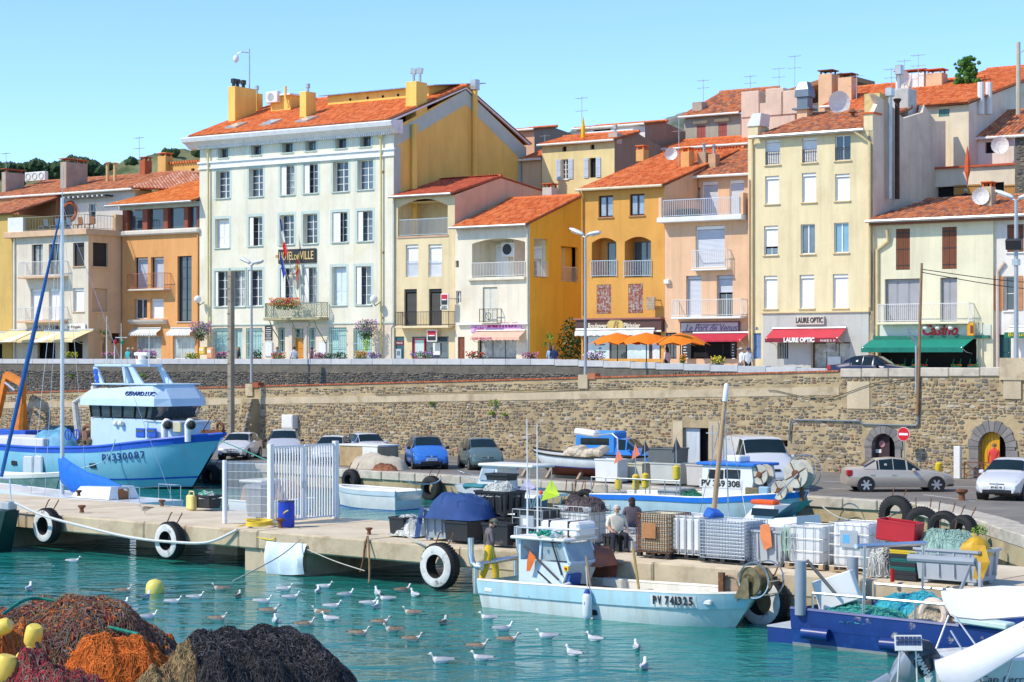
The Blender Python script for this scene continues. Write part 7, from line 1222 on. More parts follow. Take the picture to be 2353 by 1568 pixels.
m.mk('drum_guard',steel,fbo);p=FT('T',1395,910,FB-.3);m=MB();m.torus((p[0],FB-.3,p[1]),.34,.04,'y',22,6);m.lathe([(.05,-.02),(.32,0),(.05,.02)],(p[0],FB-.28,p[1]),18,'y');m.mk('line_reel',M('rusty cream reel',(.42,.3,.2),.8,var=.3,vs=5),fbo);MB().box(p[0]-.25,FB-.5,p[1]-.3,p[0]-.1,FB-.4,p[1]+.42).mk('reel_post',rust,fbo)
# blue hulled boat at the right
BB=-5.25;bb0=pb(1816,1400,BB-1.5)[0];bbo=thing('blue_fishing_boat','dark blue fishing boat with scraped paint moored beside the crates','boat',(bb0+4,BB,0),'boats in the harbour',frame='p');zA=pb(1822,1400,BB-1.5)[1];zB2=pb(2300,1468,BB-1.75)[1]
navyh=M('scuffed navy hull paint',(.009,.04,.20),.35,var=.2,vs=1.5,col2=(.02,.09,.34),c2s=1.2);navys=M('scuffed navy top',(.009,.04,.20),.4,var=.2,vs=2,col2=(.40,.36,.28),c2s=1.6,c2w=(.60,.66));greyb=M('grey green boot',(.26,.29,.30),.7,var=.2)
st=[(0,bb0,bb0+.05,1.5,1.35,zA),(.5,bb0+5,bb0+5,1.58,1.4,zA-.05),(.8,bb0+9,bb0+9,1.5,1.,zA+.1),(1,bb0+11.5,bb0+10.8,.1,.05,zA+.4)]
P=hull(bbo,st,[('upper_side',0,.34,navys,.01),('topside',.34,.60,navyh,0),('boot_top',.60,.78,greyb,.004),('bottom',.78,1,bott,0)],BB,(.3,creamd),inner=navyh)
s0_,s1_=pb(1752,1447,BB-1.5)[0],bb0+.3;m=MB();m.box(s0_,BB-1.3,-.3,s1_,BB+1.3,.36,.02);m.mk('stern_platform',navyh,bbo);MB().box(s0_+.0,BB-1.31,.365,s1_-.31,BB+1.31,.40).mk('platform_top',M('grey tread plate',(.50,.53,.56),.6,var=.15,vs=5),bbo)
def UU(x,y,b):return pb(*zc('U',x,y),b)
for x,yt,bb in((292,480,BB-1.55),(760,448,BB+1.45)):q,r=UU(x,yt,bb),UU(x,850,bb);o=MB().cyl((q[0],bb,r[1]-.3),(q[0],bb,q[1]),.14,n=14).mk('corner_post',M('grey painted post',(.30,.34,.38),.5,var=.1),bbo,smooth=True)
for b_,z_ in((BB-1.45,.42),(BB+1.45,.40)):
 m=MB();n=6;xs=np.linspace(bb0+.6,bb0+7.5,n);m.tube([(x,b_,zA+z_)for x in xs],.035,6);[m.cyl((x,b_,zA-.05),(x,b_,zA+z_),.03,n=6)for x in xs];m.mk('side_rail',steel,bbo)
for x,yt,bb,yb_ in((868,345,BB-1.5,960),(1395,320,BB+1.2,780)):q,r=UU(x,yt,bb),UU(x-12,yb_,bb);MB().cyl((r[0],bb,r[1]),(q[0],bb,q[1]),.035,n=8).mk('gantry_leg',steel,bbo)
p,q=UU(785,350,BB-1.5),UU(1410,320,BB+1.2);MB().tube([(p[0],BB-1.5,p[1]),(q[0],BB+1.2,q[1])],.06,8).mk('gantry_bar',steel,bbo);p,q=UU(1262,452,BB-.2),UU(1860,490,BB-.2);MB().tube([(p[0],BB-.2,p[1]),(q[0],BB-.2,q[1])],.10,10).mk('net_roller',M('grey painted post'),bbo)
m=MB();x=q[0];[m.bar((x+dx,BB-.2,q[1]),(x+dx*4,BB-.2+dy,zA-.1),.06)for dx,dy in((-.1,-.6),(.1,-.6),(.02,.5))];m.mk('roller_frame',galv,bbo)
q=UU(440,1130,BB-1.6);MB().cyl((q[0]-.35,BB-1.68,q[1]),(q[0]+.32,BB-1.6,q[1]-.02),.15,n=14).mk('rubbing_pipe',navyh,bbo,smooth=True);q=UU(1130,1230,BB-1.6);MB().cyl((q[0]-.3,BB-1.68,q[1]),(q[0]+.3,BB-1.6,q[1]),.15,n=14).mk('rubbing_pipe',navyh,bbo,smooth=True)
for i,(x,y,rot)in enumerate(((620,780,.35),(560,800,.15))):
 q=UU(x,y,BB-.9);MB().obox((q[0],BB-.9+.3*i,q[1]+.1),(1.0,.35,.72),(0,-.35+.1*i,.3),.02).mk('foam_box',white,bbo)
q=UU(400,560,BB-1.2);r=UU(600,770,BB-1.2);MB().tube([(UU(350,475,BB-1.2)[0],BB-1.2,UU(350,475,BB-1.2)[1]),(r[0],BB-1.2,r[1])],.04,6).mk('boat_hook',M('dark grey pole',(.08,.09,.1),.5),bbo)
q=UU(1300,830,BB+.2);rnt=M('turquoise net',(.05,.42,.52),.9,var=.3,vs=8);npl(bbo,(q[0],BB+.1,zA-.12),.95,.8,.55,rnt,420,L_=.45,r=.007)
npl(bbo,(bb0+1.7,BB-.9,zA-.2),1.2,.6,.35,M('teal green net',(.06,.36,.30),.9,var=.4,vs=8),260);q=UU(1480,930,BB-.6);npl(bbo,(q[0],BB-.5,zA-.25),.7,.6,.5,M('straw net',(.5,.44,.33),.9,var=.3,vs=8),300,L_=.5,r=.006)
for x0,x1,y0,y1 in((760,1050,850,970),(1055,1500,870,1010)):
 p,q=UU(x0,y0,BB+.6),UU(x1,y1,BB+.6);MB().box(p[0],BB+.3,zA-.35,q[0],BB+.34,p[1],.01).mk('fish_tray_wall',M('tan tray panel',(.52,.42,.28),.7,var=.15),bbo);MB().box(p[0],BB+.3,zA-.35,p[0]+.04,BB+1.5,p[1],.01).mk('fish_tray_wall',M('tan tray panel'),bbo)
q=UU(1535,960,BB-.9);MB().torus((q[0]-.15,BB-.9,q[1]),.3,.09,'y',22,8).mk('life_ring',M('white orange ring',(.75,.62,.5),.6,var=.3,vs=4),bbo,smooth=True);MB().box(q[0]+.05,BB-.8,q[1]-.3,q[0]+.65,BB-.76,q[1]+.42).mk('name_plate',M('rosy plate',(.62,.42,.32),.6),bbo);text('MAY',(q[0]+.36,BB-.82,q[1]-.05),.24,.5,black,bbo,rot=(math.pi/2,1.2,0))
q=UU(1960,1040,BB-1.4);MB().obox((q[0],BB-1.5,zA+.1),(1.3,.45,.14),(0,.05,0),.03).mk('foam_raft',M('pale mint foam',(.55,.7,.66),.7),bbo)

# smaller boats
def sbt(name,label,a0,a1,b,hb,zd,side,deckm,band=None,bot=None,bow=1,rake=.5,zbow=None,inner=None,fd=.35,group='boats in the harbour'):
 t=thing(name,label,'boat',((a0+a1)/2,b,0),group,frame='p');d=a1-a0;zb_=zbow or zd+.25;s_=1 if d>0 else-1
 st=[(0,a0,a0+.1*s_,hb*.9,hb*.75,zd),(.45,a0+.45*d,a0+.44*d,hb,hb*.8,zd),(.75,a0+.75*d,a0+.70*d,hb*.8,hb*.5,zd+(zb_-zd)*.4),(.92,a0+.92*d,a0+.83*d,hb*.38,hb*.14,zd+(zb_-zd)*.8),(1,a1,a1-rake*s_,.03,.02,zb_)]
 bands=[('topside',0 if not band else.18,.72,side,0),('bottom',.72,1,bot or bott,0)]
 if band:bands.insert(0,('strake',0,.18,band,.03))
 P=hull(t,st,bands,b,(fd,deckm),inner=inner,ns=18,zb=-.3);t['P']=0;return t,P
gel=M('white gelcoat',(.78,.79,.79),.3,var=.04,coat=.3)
YB=9.2;am=pb(143,1150,YB)[0];zdk=pb(143,1148,YB)[1];ya,P=sbt('sailing_yacht','white sailing yacht with blue furled sail and tall mast',pb(372,1160,YB)[0],pb(-60,1140,YB)[0],YB,1.35,max(.7,zdk-.15),gel,gel,zbow=1.1,fd=.02)
zd=max(.7,zdk-.15);zt_=pb(143,455,YB)[1];MB().cyl((am,YB,zd),(am,YB,zt_),.10,.075,10).mk('mast',M('silver mast',(.62,.64,.66),.35,.6),ya,smooth=True);MB().cyl((am,YB,zt_),(am+.1,YB,zt_+1.4),.02,n=5).mk('mast_aerial',galv,ya)
bl_=M('bright blue sailcloth',(.01,.16,.62),.75,var=.15,vs=3);q=[pb(x,y,YB)for x,y in((137,1050),(145,1075),(165,1092),(200,1102),(240,1108),(278,1118))];m=MB();rg=[]
for i,(a,z)in enumerate(q):
 h_=(.12,.75,.8,.55,.42,.22)[i];w_=(.1,.22,.25,.24,.2,.12)[i];rg.append([(a,YB+w_*math.cos(t)*(1+.1*math.sin(5*t+i)),z-.15+h_*math.sin(t)*(.9 if math.sin(t)>0 else.8))for t in np.linspace(0,2*math.pi,12,endpoint=False)])
m.loft(rg);m.mk('sail_cover',bl_,ya,smooth=True);MB().tube([(am,YB,q[2][1]-.45),(q[-1][0]+.4,YB,q[-1][1]-.15)],.06,8).mk('boom',alu,ya)
p,r=pb(136,505,YB),pb(3,1095,YB);MB().tube([(p[0],YB,p[1]),((p[0]+r[0])/2,YB,(p[1]+r[1])/2),(r[0],YB,r[1])],[.04,.11,.09],8).mk('furled_jib',M('navy sailcloth',(.02,.12,.38),.7),ya)
m=MB()
for e in((pb(400,1150,YB)[0],.6,0),(am+.3,zd,-1.2),(am+.3,zd,1.2),(am-.8,zd,-1.15)):m.tube([(am,YB,zt_-.3),(e[0],YB+e[2],e[1])],.012,4)
m.bar((am,YB-1.0,zd+(zt_-zd)*.55),(am,YB+1.0,zd+(zt_-zd)*.55),.05);m.mk('rigging',steel,ya)
c0,c1=pb(180,1150,YB)[0],pb(285,1150,YB)[0];m=MB();m.loft([[(c0,YB-.8,zd),(c0,YB+.8,zd),(c0+.3,YB+.6,zd+.05),(c0+.3,YB-.6,zd+.05)],[(c0+.9,YB-.85,zd),(c0+.9,YB+.85,zd),(c0+1.0,YB+.65,zd+.5),(c0+1.0,YB-.65,zd+.5)],[(c1,YB-.85,zd),(c1,YB+.85,zd),(c1-.1,YB+.65,zd+.55),(c1-.1,YB-.65,zd+.55)]]);m.mk('coachroof',gel,ya);MB().box(c1-.05,YB-.3,zd,c1+.02,YB+.3,zd+.45).mk('hatch',M('varnished hatch',(.28,.11,.04),.4),ya)
m=MB();e=pb(372,1160,YB)[0]
for x in(e-1.6,e-.8,e-.1):
 for sy in(-1,1):m.cyl((x,YB+sy*1.15,zd),(x,YB+sy*1.15,zd+.65),.018,n=5)
for sy in(-1,1):m.tube([(e-1.6,YB+sy*1.15,zd+.65),(e-.1,YB+sy*1.15,zd+.65)],.018,5)
m.tube([(e-.1,YB-1.15,zd+.65),(e-.1,YB+1.15,zd+.65)],.018,5);m.mk('pushpit',steel,ya)
g_,P=sbt('rowing_boat','worn green and white rowing boat between trawler and yacht',pb(-60,1100,18)[0],pb(140,1095,18)[0],18,1.0,.65,M('worn green hull',(.20,.33,.30),.7,var=.3,vs=2),creamd,band=offw,inner=offw)
(a,z),(a2,_)=pb(*zc('M',1465,1200),19.5),pb(*zc('M',2095,1200),19.5);sk,P=sbt('skiff','small white skiff with open bow below the tarpaulin crate',a2,a,19.5,1.0,.85,M('chalky white hull',(.68,.72,.72),.5,var=.12,vs=2),creamd,band=M('pale blue strake',(.5,.62,.68),.5),bot=royal,inner=offw,rake=.2,zbow=.95)
for t in(.25,.5):x=a+(a2-a)*t;MB().cyl((x,P.on(x,.3)[1]-.05,.55),(x+.5,P.on(x+.5,.3)[1]-.05,.55),.08,n=8).mk('fender',rubber,sk)
(a,z),(a2,_)=pb(*zc('M',640,1300),13.5),pb(*zc('M',1250,1300),13.5);la,P=sbt('cabin_launch','old launch with tan cabin top seen through the gate',a,a2,13.5,1.2,.6,gel,creamd,inner=offw)
m=MB();L_=a2-a;m.loft([[(a+L_*t0,13.5+sy*.85,z_)for sy,z_ in((-1,.5),(1,.5),(.8,zt),(-.8,zt))]for t0,zt in((.12,1.25),(.3,1.5),(.55,1.45),(.7,1.0))]);m.mk('cabin',M('varnished tan cabin',(.42,.24,.11),.4,var=.2),la);MB().box(a+L_*.1,12.6,1.4,a+L_*.45,14.4,1.55,.06).mk('cabin_top',creamd,la)
def NN(x,y,b):return pb(*zc('N',x,y),b)
GB=19.6;a,a2=NN(1420,1300,GB)[0],NN(715,1180,GB)[0];zA=NN(1000,1245,GB-1.1)[1];cbn,P=sbt('cabin_cruiser','grey hulled cabin boat with white top and railing at the far quay',a,a2,GB,1.15,zA,M('slate grey hull',(.13,.22,.26),.4,var=.15),gel,band=M('light grey strake',(.5,.53,.56),.4),zbow=NN(720,1195,GB)[1],rake=.9,fd=.05)
x0,x1=NN(1090,1150,GB-.7)[0],NN(945,1150,GB-.7)[0];zc_=NN(1000,1045,GB-.7)[1];m=MB();m.loft([[(x0,GB-.75,zA-.1),(x0,GB+.75,zA-.1),(x0-.0,GB+.65,zc_),(x0,GB-.65,zc_)],[(x1-.25,GB-.75,zA-.1),(x1-.25,GB+.75,zA-.1),(x1+.05,GB+.65,zc_),(x1+.05,GB-.65,zc_)]]);m.mk('wheelhouse',M('grey white cabin',(.62,.65,.67),.45),cbn);MB().prism([(x1-.02,GB-.78,zA+.35),(x0-.15,GB-.78,zA+.35),(x0-.15,GB-.70,zc_-.12),(x1+.15,GB-.70,zc_-.12)],(0,.02,0)).mk('side_window',M('salty glass'),cbn);MB().box(x1-.1,GB-.8,zc_,x0+2.1,GB+.8,zc_+.14,.05).mk('bimini',offw,cbn)
m=MB();[m.cyl((x0+1.9,GB+sy*.75,zA-.1),(x0+1.9,GB+sy*.75,zc_),.025,n=6)for sy in(-1,1)];m.tube([(x1-.3,GB-.7,zA+.35),(x1-1.6,GB-.4,zA+.5),(a2+.2,GB,zA+.65)],.02,5);m.tube([(x1-.3,GB+.7,zA+.35),(x1-1.6,GB+.4,zA+.5),(a2+.2,GB,zA+.65)],.02,5);m.mk('handrail',steel,cbn);q=NN(880,1225,GB-1.1);MB().box(q[0]-.7,GB-1.12,q[1]-.12,q[0]+.6,GB-.6,q[1]+.12,.1).mk('cabin_window',M('green tinted glass',(.05,.22,.24),.1,spec=.7),cbn)
HB=12.8;a,a2=NN(1640,1380,HB)[0],NN(1020,1320,HB)[0];hdt,P=sbt('day_boat','white open boat with name on its dark grey side and flags',a2,a,HB,1.1,.75,M('charcoal hull',(.10,.14,.17),.4),gel,band=M('pale grey gunwale',(.55,.58,.6),.4),inner=offw)
m=MB();z_=NN(1200,1310,HB)[1];m.loft([[(a2+.1,HB,z_-.05),(a2+.1,HB+.05,z_-.05),(a2+.1,HB+.05,z_+.02),(a2+.1,HB,z_+.02)],[(a2+1.5,HB-.9,z_),(a2+1.5,HB+.9,z_),(a2+1.5,HB+.8,z_+.22),(a2+1.5,HB-.8,z_+.22)],[(a2+3.3,HB-.95,z_+.05),(a2+3.3,HB+.95,z_+.05),(a2+3.3,HB+.9,z_+.16),(a2+3.3,HB-.9,z_+.16)]]);m.mk('hardtop',gel,hdt,smooth=True);m=MB();[m.bar((a2+x,HB+sy*.8,.6),(a2+x+.3,HB+sy*.8,z_),.05)for x in(1.4,2.8)for sy in(-1,1)];m.mk('hardtop_post',steel,hdt)
htx(P,hdt,'JEREMY MELANIE',NN(1465,1350,HB-1)[0],NN(1525,1350,HB-1)[0],.35,.12,offw)
for x,y0,y1,mt in((1370,1155,1290,M('lilac rag',(.55,.5,.66),.8)),(1580,1175,1360,M('lime flag cloth',(.55,.75,.05),.8,var=.1))):
 p,q=NN(x,y0,HB-1.3),NN(x+20,y1,HB-1.3);m=MB();m.tube([(p[0],HB-1.3,p[1]),(q[0]+.1,HB-1.3,.5)],.02,5);o=m.mk('flag_staff',galv,hdt);m=MB();m.loft([[(p[0]-.05,HB-1.32,p[1]),(p[0]+.08,HB-1.34,p[1]+.02)],[(p[0]-.25,HB-1.4,(p[1]+q[1])/2),(p[0]+.3,HB-1.25,(p[1]+q[1])/2-.05)],[(p[0]-.45,HB-1.35,q[1]),(p[0]+.5,HB-1.42,q[1]+.25)]],cap=False,closed=False);m.mk('flag',mt,hdt)
WBt=21.6;def_=None
def OO(x,y,b):return pb(*zc('O',x,y),b)
a,a2=OO(150,1300,WBt-1.2)[0],OO(2085,1275,WBt)[0];zA=OO(200,1300,WBt-1.4)[1];zM=OO(1000,1335,WBt-1.5)[1];zB2=OO(2085,1265,WBt)[1];L_=a2-a
wk=thing('working_boat','blue and white fishing boat with net drums at the far quay','boat',(a+L_/2,WBt,0),'boats in the harbour',frame='p');gsh=M('grey blue topside',(.42,.56,.62),.45,var=.12,vs=1.5,rain=(.3,.26,.2,.5))
st=[(0,a,a+.2,1.35,1.1,zA),(.3,a+.3*L_,a+.3*L_,1.5,1.2,zM+.05),(.6,a+.6*L_,a+.6*L_,1.5,1.1,zM+.05),(.8,a+.8*L_,a+.77*L_,1.2,.6,zM+.25),(.93,a+.94*L_,a+.88*L_,.6,.2,zB2-.12),(1,a2,a2-1.1,.06,.04,zB2)]
P=hull(wk,st,[('rail_band',0,.12,M('bright blue band',(.02,.18,.66),.4,var=.1),.04),('topside',.12,.66,gsh,0),('boot_stripe',.66,.74,royal,.01),('bottom',.74,1,bott,0)],WBt,(.25,creamd),inner=offw)
c0,c1=OO(1145,1200,WBt-.8)[0],OO(1500,1200,WBt-.8)[0];zt_=OO(1400,1040,WBt-.8)[1];zs=OO(1300,1165,WBt-.8)[1];y0,y1=WBt-.85,WBt+.85;cw2=M('cabin white',(.76,.77,.76),.45,var=.05);fr_=OO(1590,1060,WBt-.6)[0]
m=MB();m.loft([[(c0,y0,zA-.6),(c1+.3,y0,zA-.6),(c1+.3,y1,zA-.6),(c0,y1,zA-.6)],[(c0,y0,zs),(c1+.55,y0,zs),(c1+.55,y1,zs),(c0,y1,zs)],[(c0,y0+.03,zt_),(fr_+.1,y0+.03,zt_),(fr_+.1,y1-.03,zt_),(c0,y1-.03,zt_)]]);m.mk('wheelhouse',cw2,wk);MB().box(c0-.25,y0-.1,zt_,fr_+.3,y1+.1,zt_+.12,.03).mk('cabin_roof',M('bright blue band'),wk)
for x0,x1 in((1195,1330),(1340,1480)):q0,q1=OO(x0,1070,y0),OO(x1,1160,y0);MB().box(q0[0],y0-.02,q1[1],q1[0],y0+.03,q0[1],.02).mk('window',bglass,wk)
MB().prism([(c1+.58,y0+.15,zs+.05),(c1+.58,y1-.15,zs+.05),(fr_+.12,y1-.15,zt_-.08),(fr_+.12,y0+.15,zt_-.08)],(.02,0,0)).mk('windscreen',bglass,wk)
q=OO(1315,1200,y0);b_=MB().box(q[0]-1.1,y0-.02,q[1]-.18,q[0]+1.0,y0-.005,q[1]+.18).mk('name_board',offw,wk);text('PV 369 308',(q[0]-.05,y0-.03,q[1]),.26,1.9,black,b_,bold=.01)
m=MB();m.box(OO(1400,985,WBt)[0],WBt-.4,zt_+.12,OO(1525,985,WBt)[0],WBt+.4,zt_+.4,.05);m.mk('roof_raft',white,wk);m=MB()
for x,h_ in((1230,1.6),(1330,1.3)):xx=OO(x,980,WBt)[0];m.cyl((xx,WBt,zt_),(xx,WBt,zt_+h_),.03,n=6);m.bar((xx-.3,WBt,zt_+h_*.8),(xx+.3,WBt,zt_+h_*.8),.04)
m.mk('signal_mast',galv,wk)
for x,y,r in((1695,1115,.40),(2020,1110,.56),(1870,1255,.38)):
 q=OO(x,y,WBt-.4);m=MB()
 for dy in(-.35,.1):m.lathe([(r*.3,dy),(r,dy-.02),(r*1.02,dy+.03),(r*.95,dy+.06),(r*.3,dy+.05)],(q[0],WBt-.4,q[1]),22,'y')
 m.lathe([(r*.42,-.35),(r*.35,-.1),(r*.42,.1)],(q[0],WBt-.4,q[1]),16,'y');o=m.mk('net_drum',M('worn cream drum',(.55,.52,.44),.6,var=.25,vs=3),wk);m=MB();m.lathe([(.02,-.42),(r*.3,-.4),(r*.28,-.35)],(q[0],WBt-.4,q[1]),12,'y');[m.bar((q[0],WBt-.76,q[1]),(q[0]+r*.95*math.cos(k*1.571+.5),WBt-.76,q[1]+r*.95*math.sin(k*1.571+.5)),.05,.02,up=(0,1,0))for k in range(4)];m.mk('drum_hub',rust,o);MB().bar((q[0],WBt-.3,zM),(q[0],WBt-.3,q[1]),.12).mk('drum_post',rust,o)
q=OO(2030,1000,WBt-.3);m=MB();m.torus((q[0],WBt-.3,q[1]-.4),.66,.02,'y',26,5);m.torus((q[0],WBt+.1,q[1]-.4),.66,.02,'y',26,5);m.mk('drum_guard',steel,wk)
p,q=OO(1815,1305,WBt-1.6),OO(1995,1110,WBt-.9);MB().tube([(p[0],WBt-1.6,p[1]),(q[0],WBt-.9,q[1])],.03,6).mk('oar',alu,wk)
m=MB();xs=np.linspace(a+.1,OO(1110,1200,WBt)[0],7);[m.cyl((x,WBt-1.35,zA-.1),(x,WBt-1.35,zA+.75),.025,n=6)for x in xs];m.tube([(x,WBt-1.35,zA+.75)for x in xs],.03,6);m.mk('stern_rail',galv,wk)
yb_=M('yellow float',(.72,.52,.05),.5,var=.12,vs=5)
for x,y0_,y1_,top in((385,1190,1215,880),(540,1150,1215,840),(625,1140,1200,800),(905,1070,1125,780)):
 p,q=OO(x,top,WBt-1.2),OO(x+8,1330,WBt-1.2);MB().cyl((q[0],WBt-1.2,zA-.1),(p[0],WBt-1.2,p[1]),.02,n=5).mk('marker_pole',galv,wk)
 for yy in(y0_,y1_):z_=OO(x,yy,WBt-1.2)[1];MB().lathe([(.05,z_-.2),(.15,z_-.14),(.16,z_+.1),(.05,z_+.18)],(q[0]+(p[0]-q[0])*.4,WBt-1.2,0),10).mk('marker_float',yb_,wk,smooth=True)
 fm_=M('black flag cloth',(.02,.02,.03),.8)if x in(625,905)else M('salmon flag cloth',(.8,.2,.1),.8);z_=p[1];m=MB();m.poly((p[0],WBt-1.2,z_),(p[0]+.28,WBt-1.25,z_-.45),(p[0]-.25,WBt-1.15,z_-.7));m.mk('marker_flag',fm_,wk)
for x0,x1,y0_,y1_,mt in((735,935,1235,1320,M('grey fish bin',(.42,.44,.44),.6,var=.15)),(1520,1640,1230,1310,M('brown netting',(.2,.17,.1),.9,var=.4,vs=9)),(1640,1730,1225,1300,M('pale blue bin',(.3,.45,.6),.6))):
 p,q=OO(x0,y0_,WBt-.9),OO(x1,y1_,WBt-.9);MB().box(p[0],WBt-.9,zM-.5,q[0],WBt+.3,p[1],.04).mk('fish_bin',mt,wk)
q=OO(1040,1260,WBt-.9);npl(wk,(q[0],WBt-.8,zM-.2),.6,.5,.5,M('dark green net',(.03,.2,.12),.9,var=.4,vs=8),120)
NB=12.;a,a2=OO(1880,1520,NB)[0],OO(1100,1420,NB)[0];nv,P=sbt('half_cabin_boat','navy and white half cabin boat with orange lifebuoy on the roof',a+1.3,a2,NB,1.1,.62,M('navy gelcoat',(.012,.04,.12),.3,coat=.3),gel,band=gel,zbow=.95,rake=.8,fd=.03)
x0,x1=OO(1870,1450,NB)[0],OO(1590,1450,NB)[0];m=MB();zt_=OO(1740,1385,NB)[1];m.loft([[(x1-.6,NB-.75,.6),(x1-.6,NB+.75,.6),(x1-.5,NB+.7,.68),(x1-.5,NB-.7,.68)],[(x1+.3,NB-.85,.6),(x1+.3,NB+.85,.6),(x1+.5,NB+.6,zt_),(x1+.5,NB-.6,zt_)],[(x0,NB-.85,.6),(x0,NB+.85,.6),(x0,NB+.6,zt_),(x0,NB-.6,zt_)]]);m.mk('cabin',gel,nv);q=OO(1700,1455,NB-.75);MB().obox((q[0],NB-.745,q[1]),(1.1,.03,.26),(-.3,0,0),.01).mk('cabin_window',cglass,nv);q=OO(1705,1365,NB);MB().obox((q[0],NB,zt_+.08),(.95,.5,.15),(0,0,.1),.05).mk('lifebuoy_pack',M('orange lifebuoy',(.78,.1,.01),.5),nv)
p,q=OO(1360,300,NB),OO(1245,1440,NB);kx=lambda t:(q[0]+(p[0]-q[0])*t,NB,q[1]+(p[1]-q[1])*t);MB().tube([kx(0),kx(.87)],[.10,.075],10).mk('mast',M('weathered wooden mast',(.50,.33,.19),.75,var=.2,vs=4,streak=.2),nv,smooth=True);MB().tube([kx(.86),kx(.99),kx(1)],[.105,.09,.05],10).mk('mast_top',white,nv,smooth=True)
m=MB();[m.tube([kx(.85),(q[0]+dx,NB+dy,.7)],.014,4)for dx,dy in((.9,.9),(1.3,-.9),(-.6,-.3),(.5,.2))];m.mk('stay',steel,nv)
SBt=8.2;TT=lambda x,y,b:pb(*zc('T',x,y),b);a,a2=TT(2160,350,SBt)[0],TT(1480,330,SBt)[0];sp,P=sbt('speedboat','white speedboat with green tinted screen behind the containers',a,a2,SBt,1.1,.75,gel,gel,zbow=1.0,rake=1.,fd=.03)
m=MB();z_=TT(1900,270,SBt)[1];x=TT(1880,300,SBt)[0];m.loft([[(a2+1.2,SBt-.4,.85),(a2+1.2,SBt+.4,.85),(a2+1.3,SBt+.3,.9),(a2+1.3,SBt-.3,.9)],[(x,SBt-.9,.8),(x,SBt+.9,.8),(x-.1,SBt+.6,z_),(x-.1,SBt-.6,z_)],[(x+1,SBt-.9,.8),(x+1,SBt+.9,.8),(x+.9,SBt+.7,z_+.1),(x+.9,SBt-.7,z_+.1)]]);m.mk('cuddy',gel,sp,smooth=True);MB().prism([(x-.1,SBt-.65,z_),(x-.1,SBt+.65,z_),(x+.7,SBt+.6,z_+.55),(x+.7,SBt-.6,z_+.55)],(.03,0,.02)).mk('windscreen',M('green tinted glass'),sp)
ub=14.;a,a2=pb(1950,1200,ub)[0],pb(1730,1190,ub)[0];sp2,P=sbt('speedboat','small white speedboat bow with yellow float near the quay corner',a2,a,ub,.9,.6,M('navy gelcoat'),gel,band=gel,zbow=.85,fd=.03);q=pb(1921,1188,ub-.3);MB().lathe([(.05,.7),(.17,.76),(.18,1.0),(.06,1.1)],(q[0],ub-.3,0),10).mk('float',yb_,sp2,smooth=True)
DBt=27.8;a,a2=NN(2330,960,DBt)[0],NN(1395,920,DBt)[0];zA=NN(1900,950,DBt-1)[1];zk=NN(1700,1125,DBt)[1];dr_=thing('beached_boat','white and red wooden boat propped up on the quay','boat',((a+a2)/2,DBt,1.2),frame='p');d=a2-a
st=[(0,a,a-.4,1.0,.3,zA),(.3,a+.3*d,a+.3*d,1.35,.25,zA-.05),(.65,a+.65*d,a+.62*d,1.2,.2,zA+.02),(.88,a+.9*d,a+.80*d,.6,.08,zA+.12),(1,a2,a2+1.5,.06,.04,zA+.28)]
P=hull(dr_,st,[('rail',0,.09,M('black tar paint',(.02,.018,.016),.6),.05),('white_side',.09,.52,M('chalky white hull'),0),('blue_line',.52,.56,royal,.012),('red_bottom',.56,1,M('red lead bottom',(.20,.055,.03),.75,var=.25,vs=2),0)],DBt,(.12,creamd),zb=1.32,pw=3.2)
for t in(.06,.3,.6):x=a2+(a-a2)*t;MB().bar((x,DBt-1.1,1.2),(x+.05,DBt-.6,zA-.5),.14).mk('prop',M('grey wood'),dr_)
MB().box(a2+1.6,DBt-.12,1.2,a-.8,DBt+.12,1.36).mk('keel_block',M('grey wood'),dr_);m=MB();q=NN(1930,930,DBt)
for i in range(9):m.obox((q[0]-.9+i*.22,DBt-.3,zA+.12+.1*math.sin(i)),(.5,1.1,.35),(R.uniform(-.2,.2),R.uniform(-.3,.3),R.uniform(-.3,.3)),.12)
m.mk('folded_tarpaulin',M('tan canvas',(.58,.50,.38),.85,var=.15),dr_);q=NN(1930,780,DBt);MB().obox((q[0]-.2,DBt,q[1]+.2),(1.3,.5,.3),(0,.1,0),.08).mk('outboard_cover',white,dr_);m=MB();m.tube([(NN(1950,770,DBt)[0],DBt-.2,NN(1950,770,DBt)[1]),(NN(2150,750,DBt)[0],DBt-.2,NN(2150,750,DBt)[1]),(NN(2195,790,DBt)[0],DBt-.2,NN(2195,790,DBt)[1]),(NN(2200,930,DBt)[0],DBt-.2,zA)],.04,8);m.mk('gallows',steel,dr_)
e_=thing('moored_boat','dark green boat end with grey fender at the picture edge','boat',(pb(-10,1200,PF-1.2)[0],PF-1.2,0),frame='p');x=pb(34,1180,PF-1.2)[0];m=MB();m.loft([[(x-4,PF-2.2,-.3),(x-4,PF-.6,-.3),(x-4,PF-.4,1.45),(x-4,PF-2.4,1.45)],[(x-.7,PF-1.6,-.3),(x-.7,PF-.9,-.3),(x,PF-1.0,1.5),(x,PF-1.6,1.5)]]);m.mk('hull',M('dark green hull',(.012,.05,.045),.4,var=.2),e_);m=MB();z_=1.5;m.tube([(x-2,PF-1.2,z_),(x-2,PF-1.2,z_+1.1),(x-.3,PF-1.2,z_+1.1),(x-.2,PF-1.2,z_)],.03,8);m.mk('pulpit',steel,e_);MB().box(x-.6,PF-1.4,z_,x-.1,PF-1.,z_+.3,.04).mk('deck_fitting',galv,e_);fender(e_,x-.75,PF-2.05,.1,M('grey fender',(.3,.34,.38),.5),.8,.2)
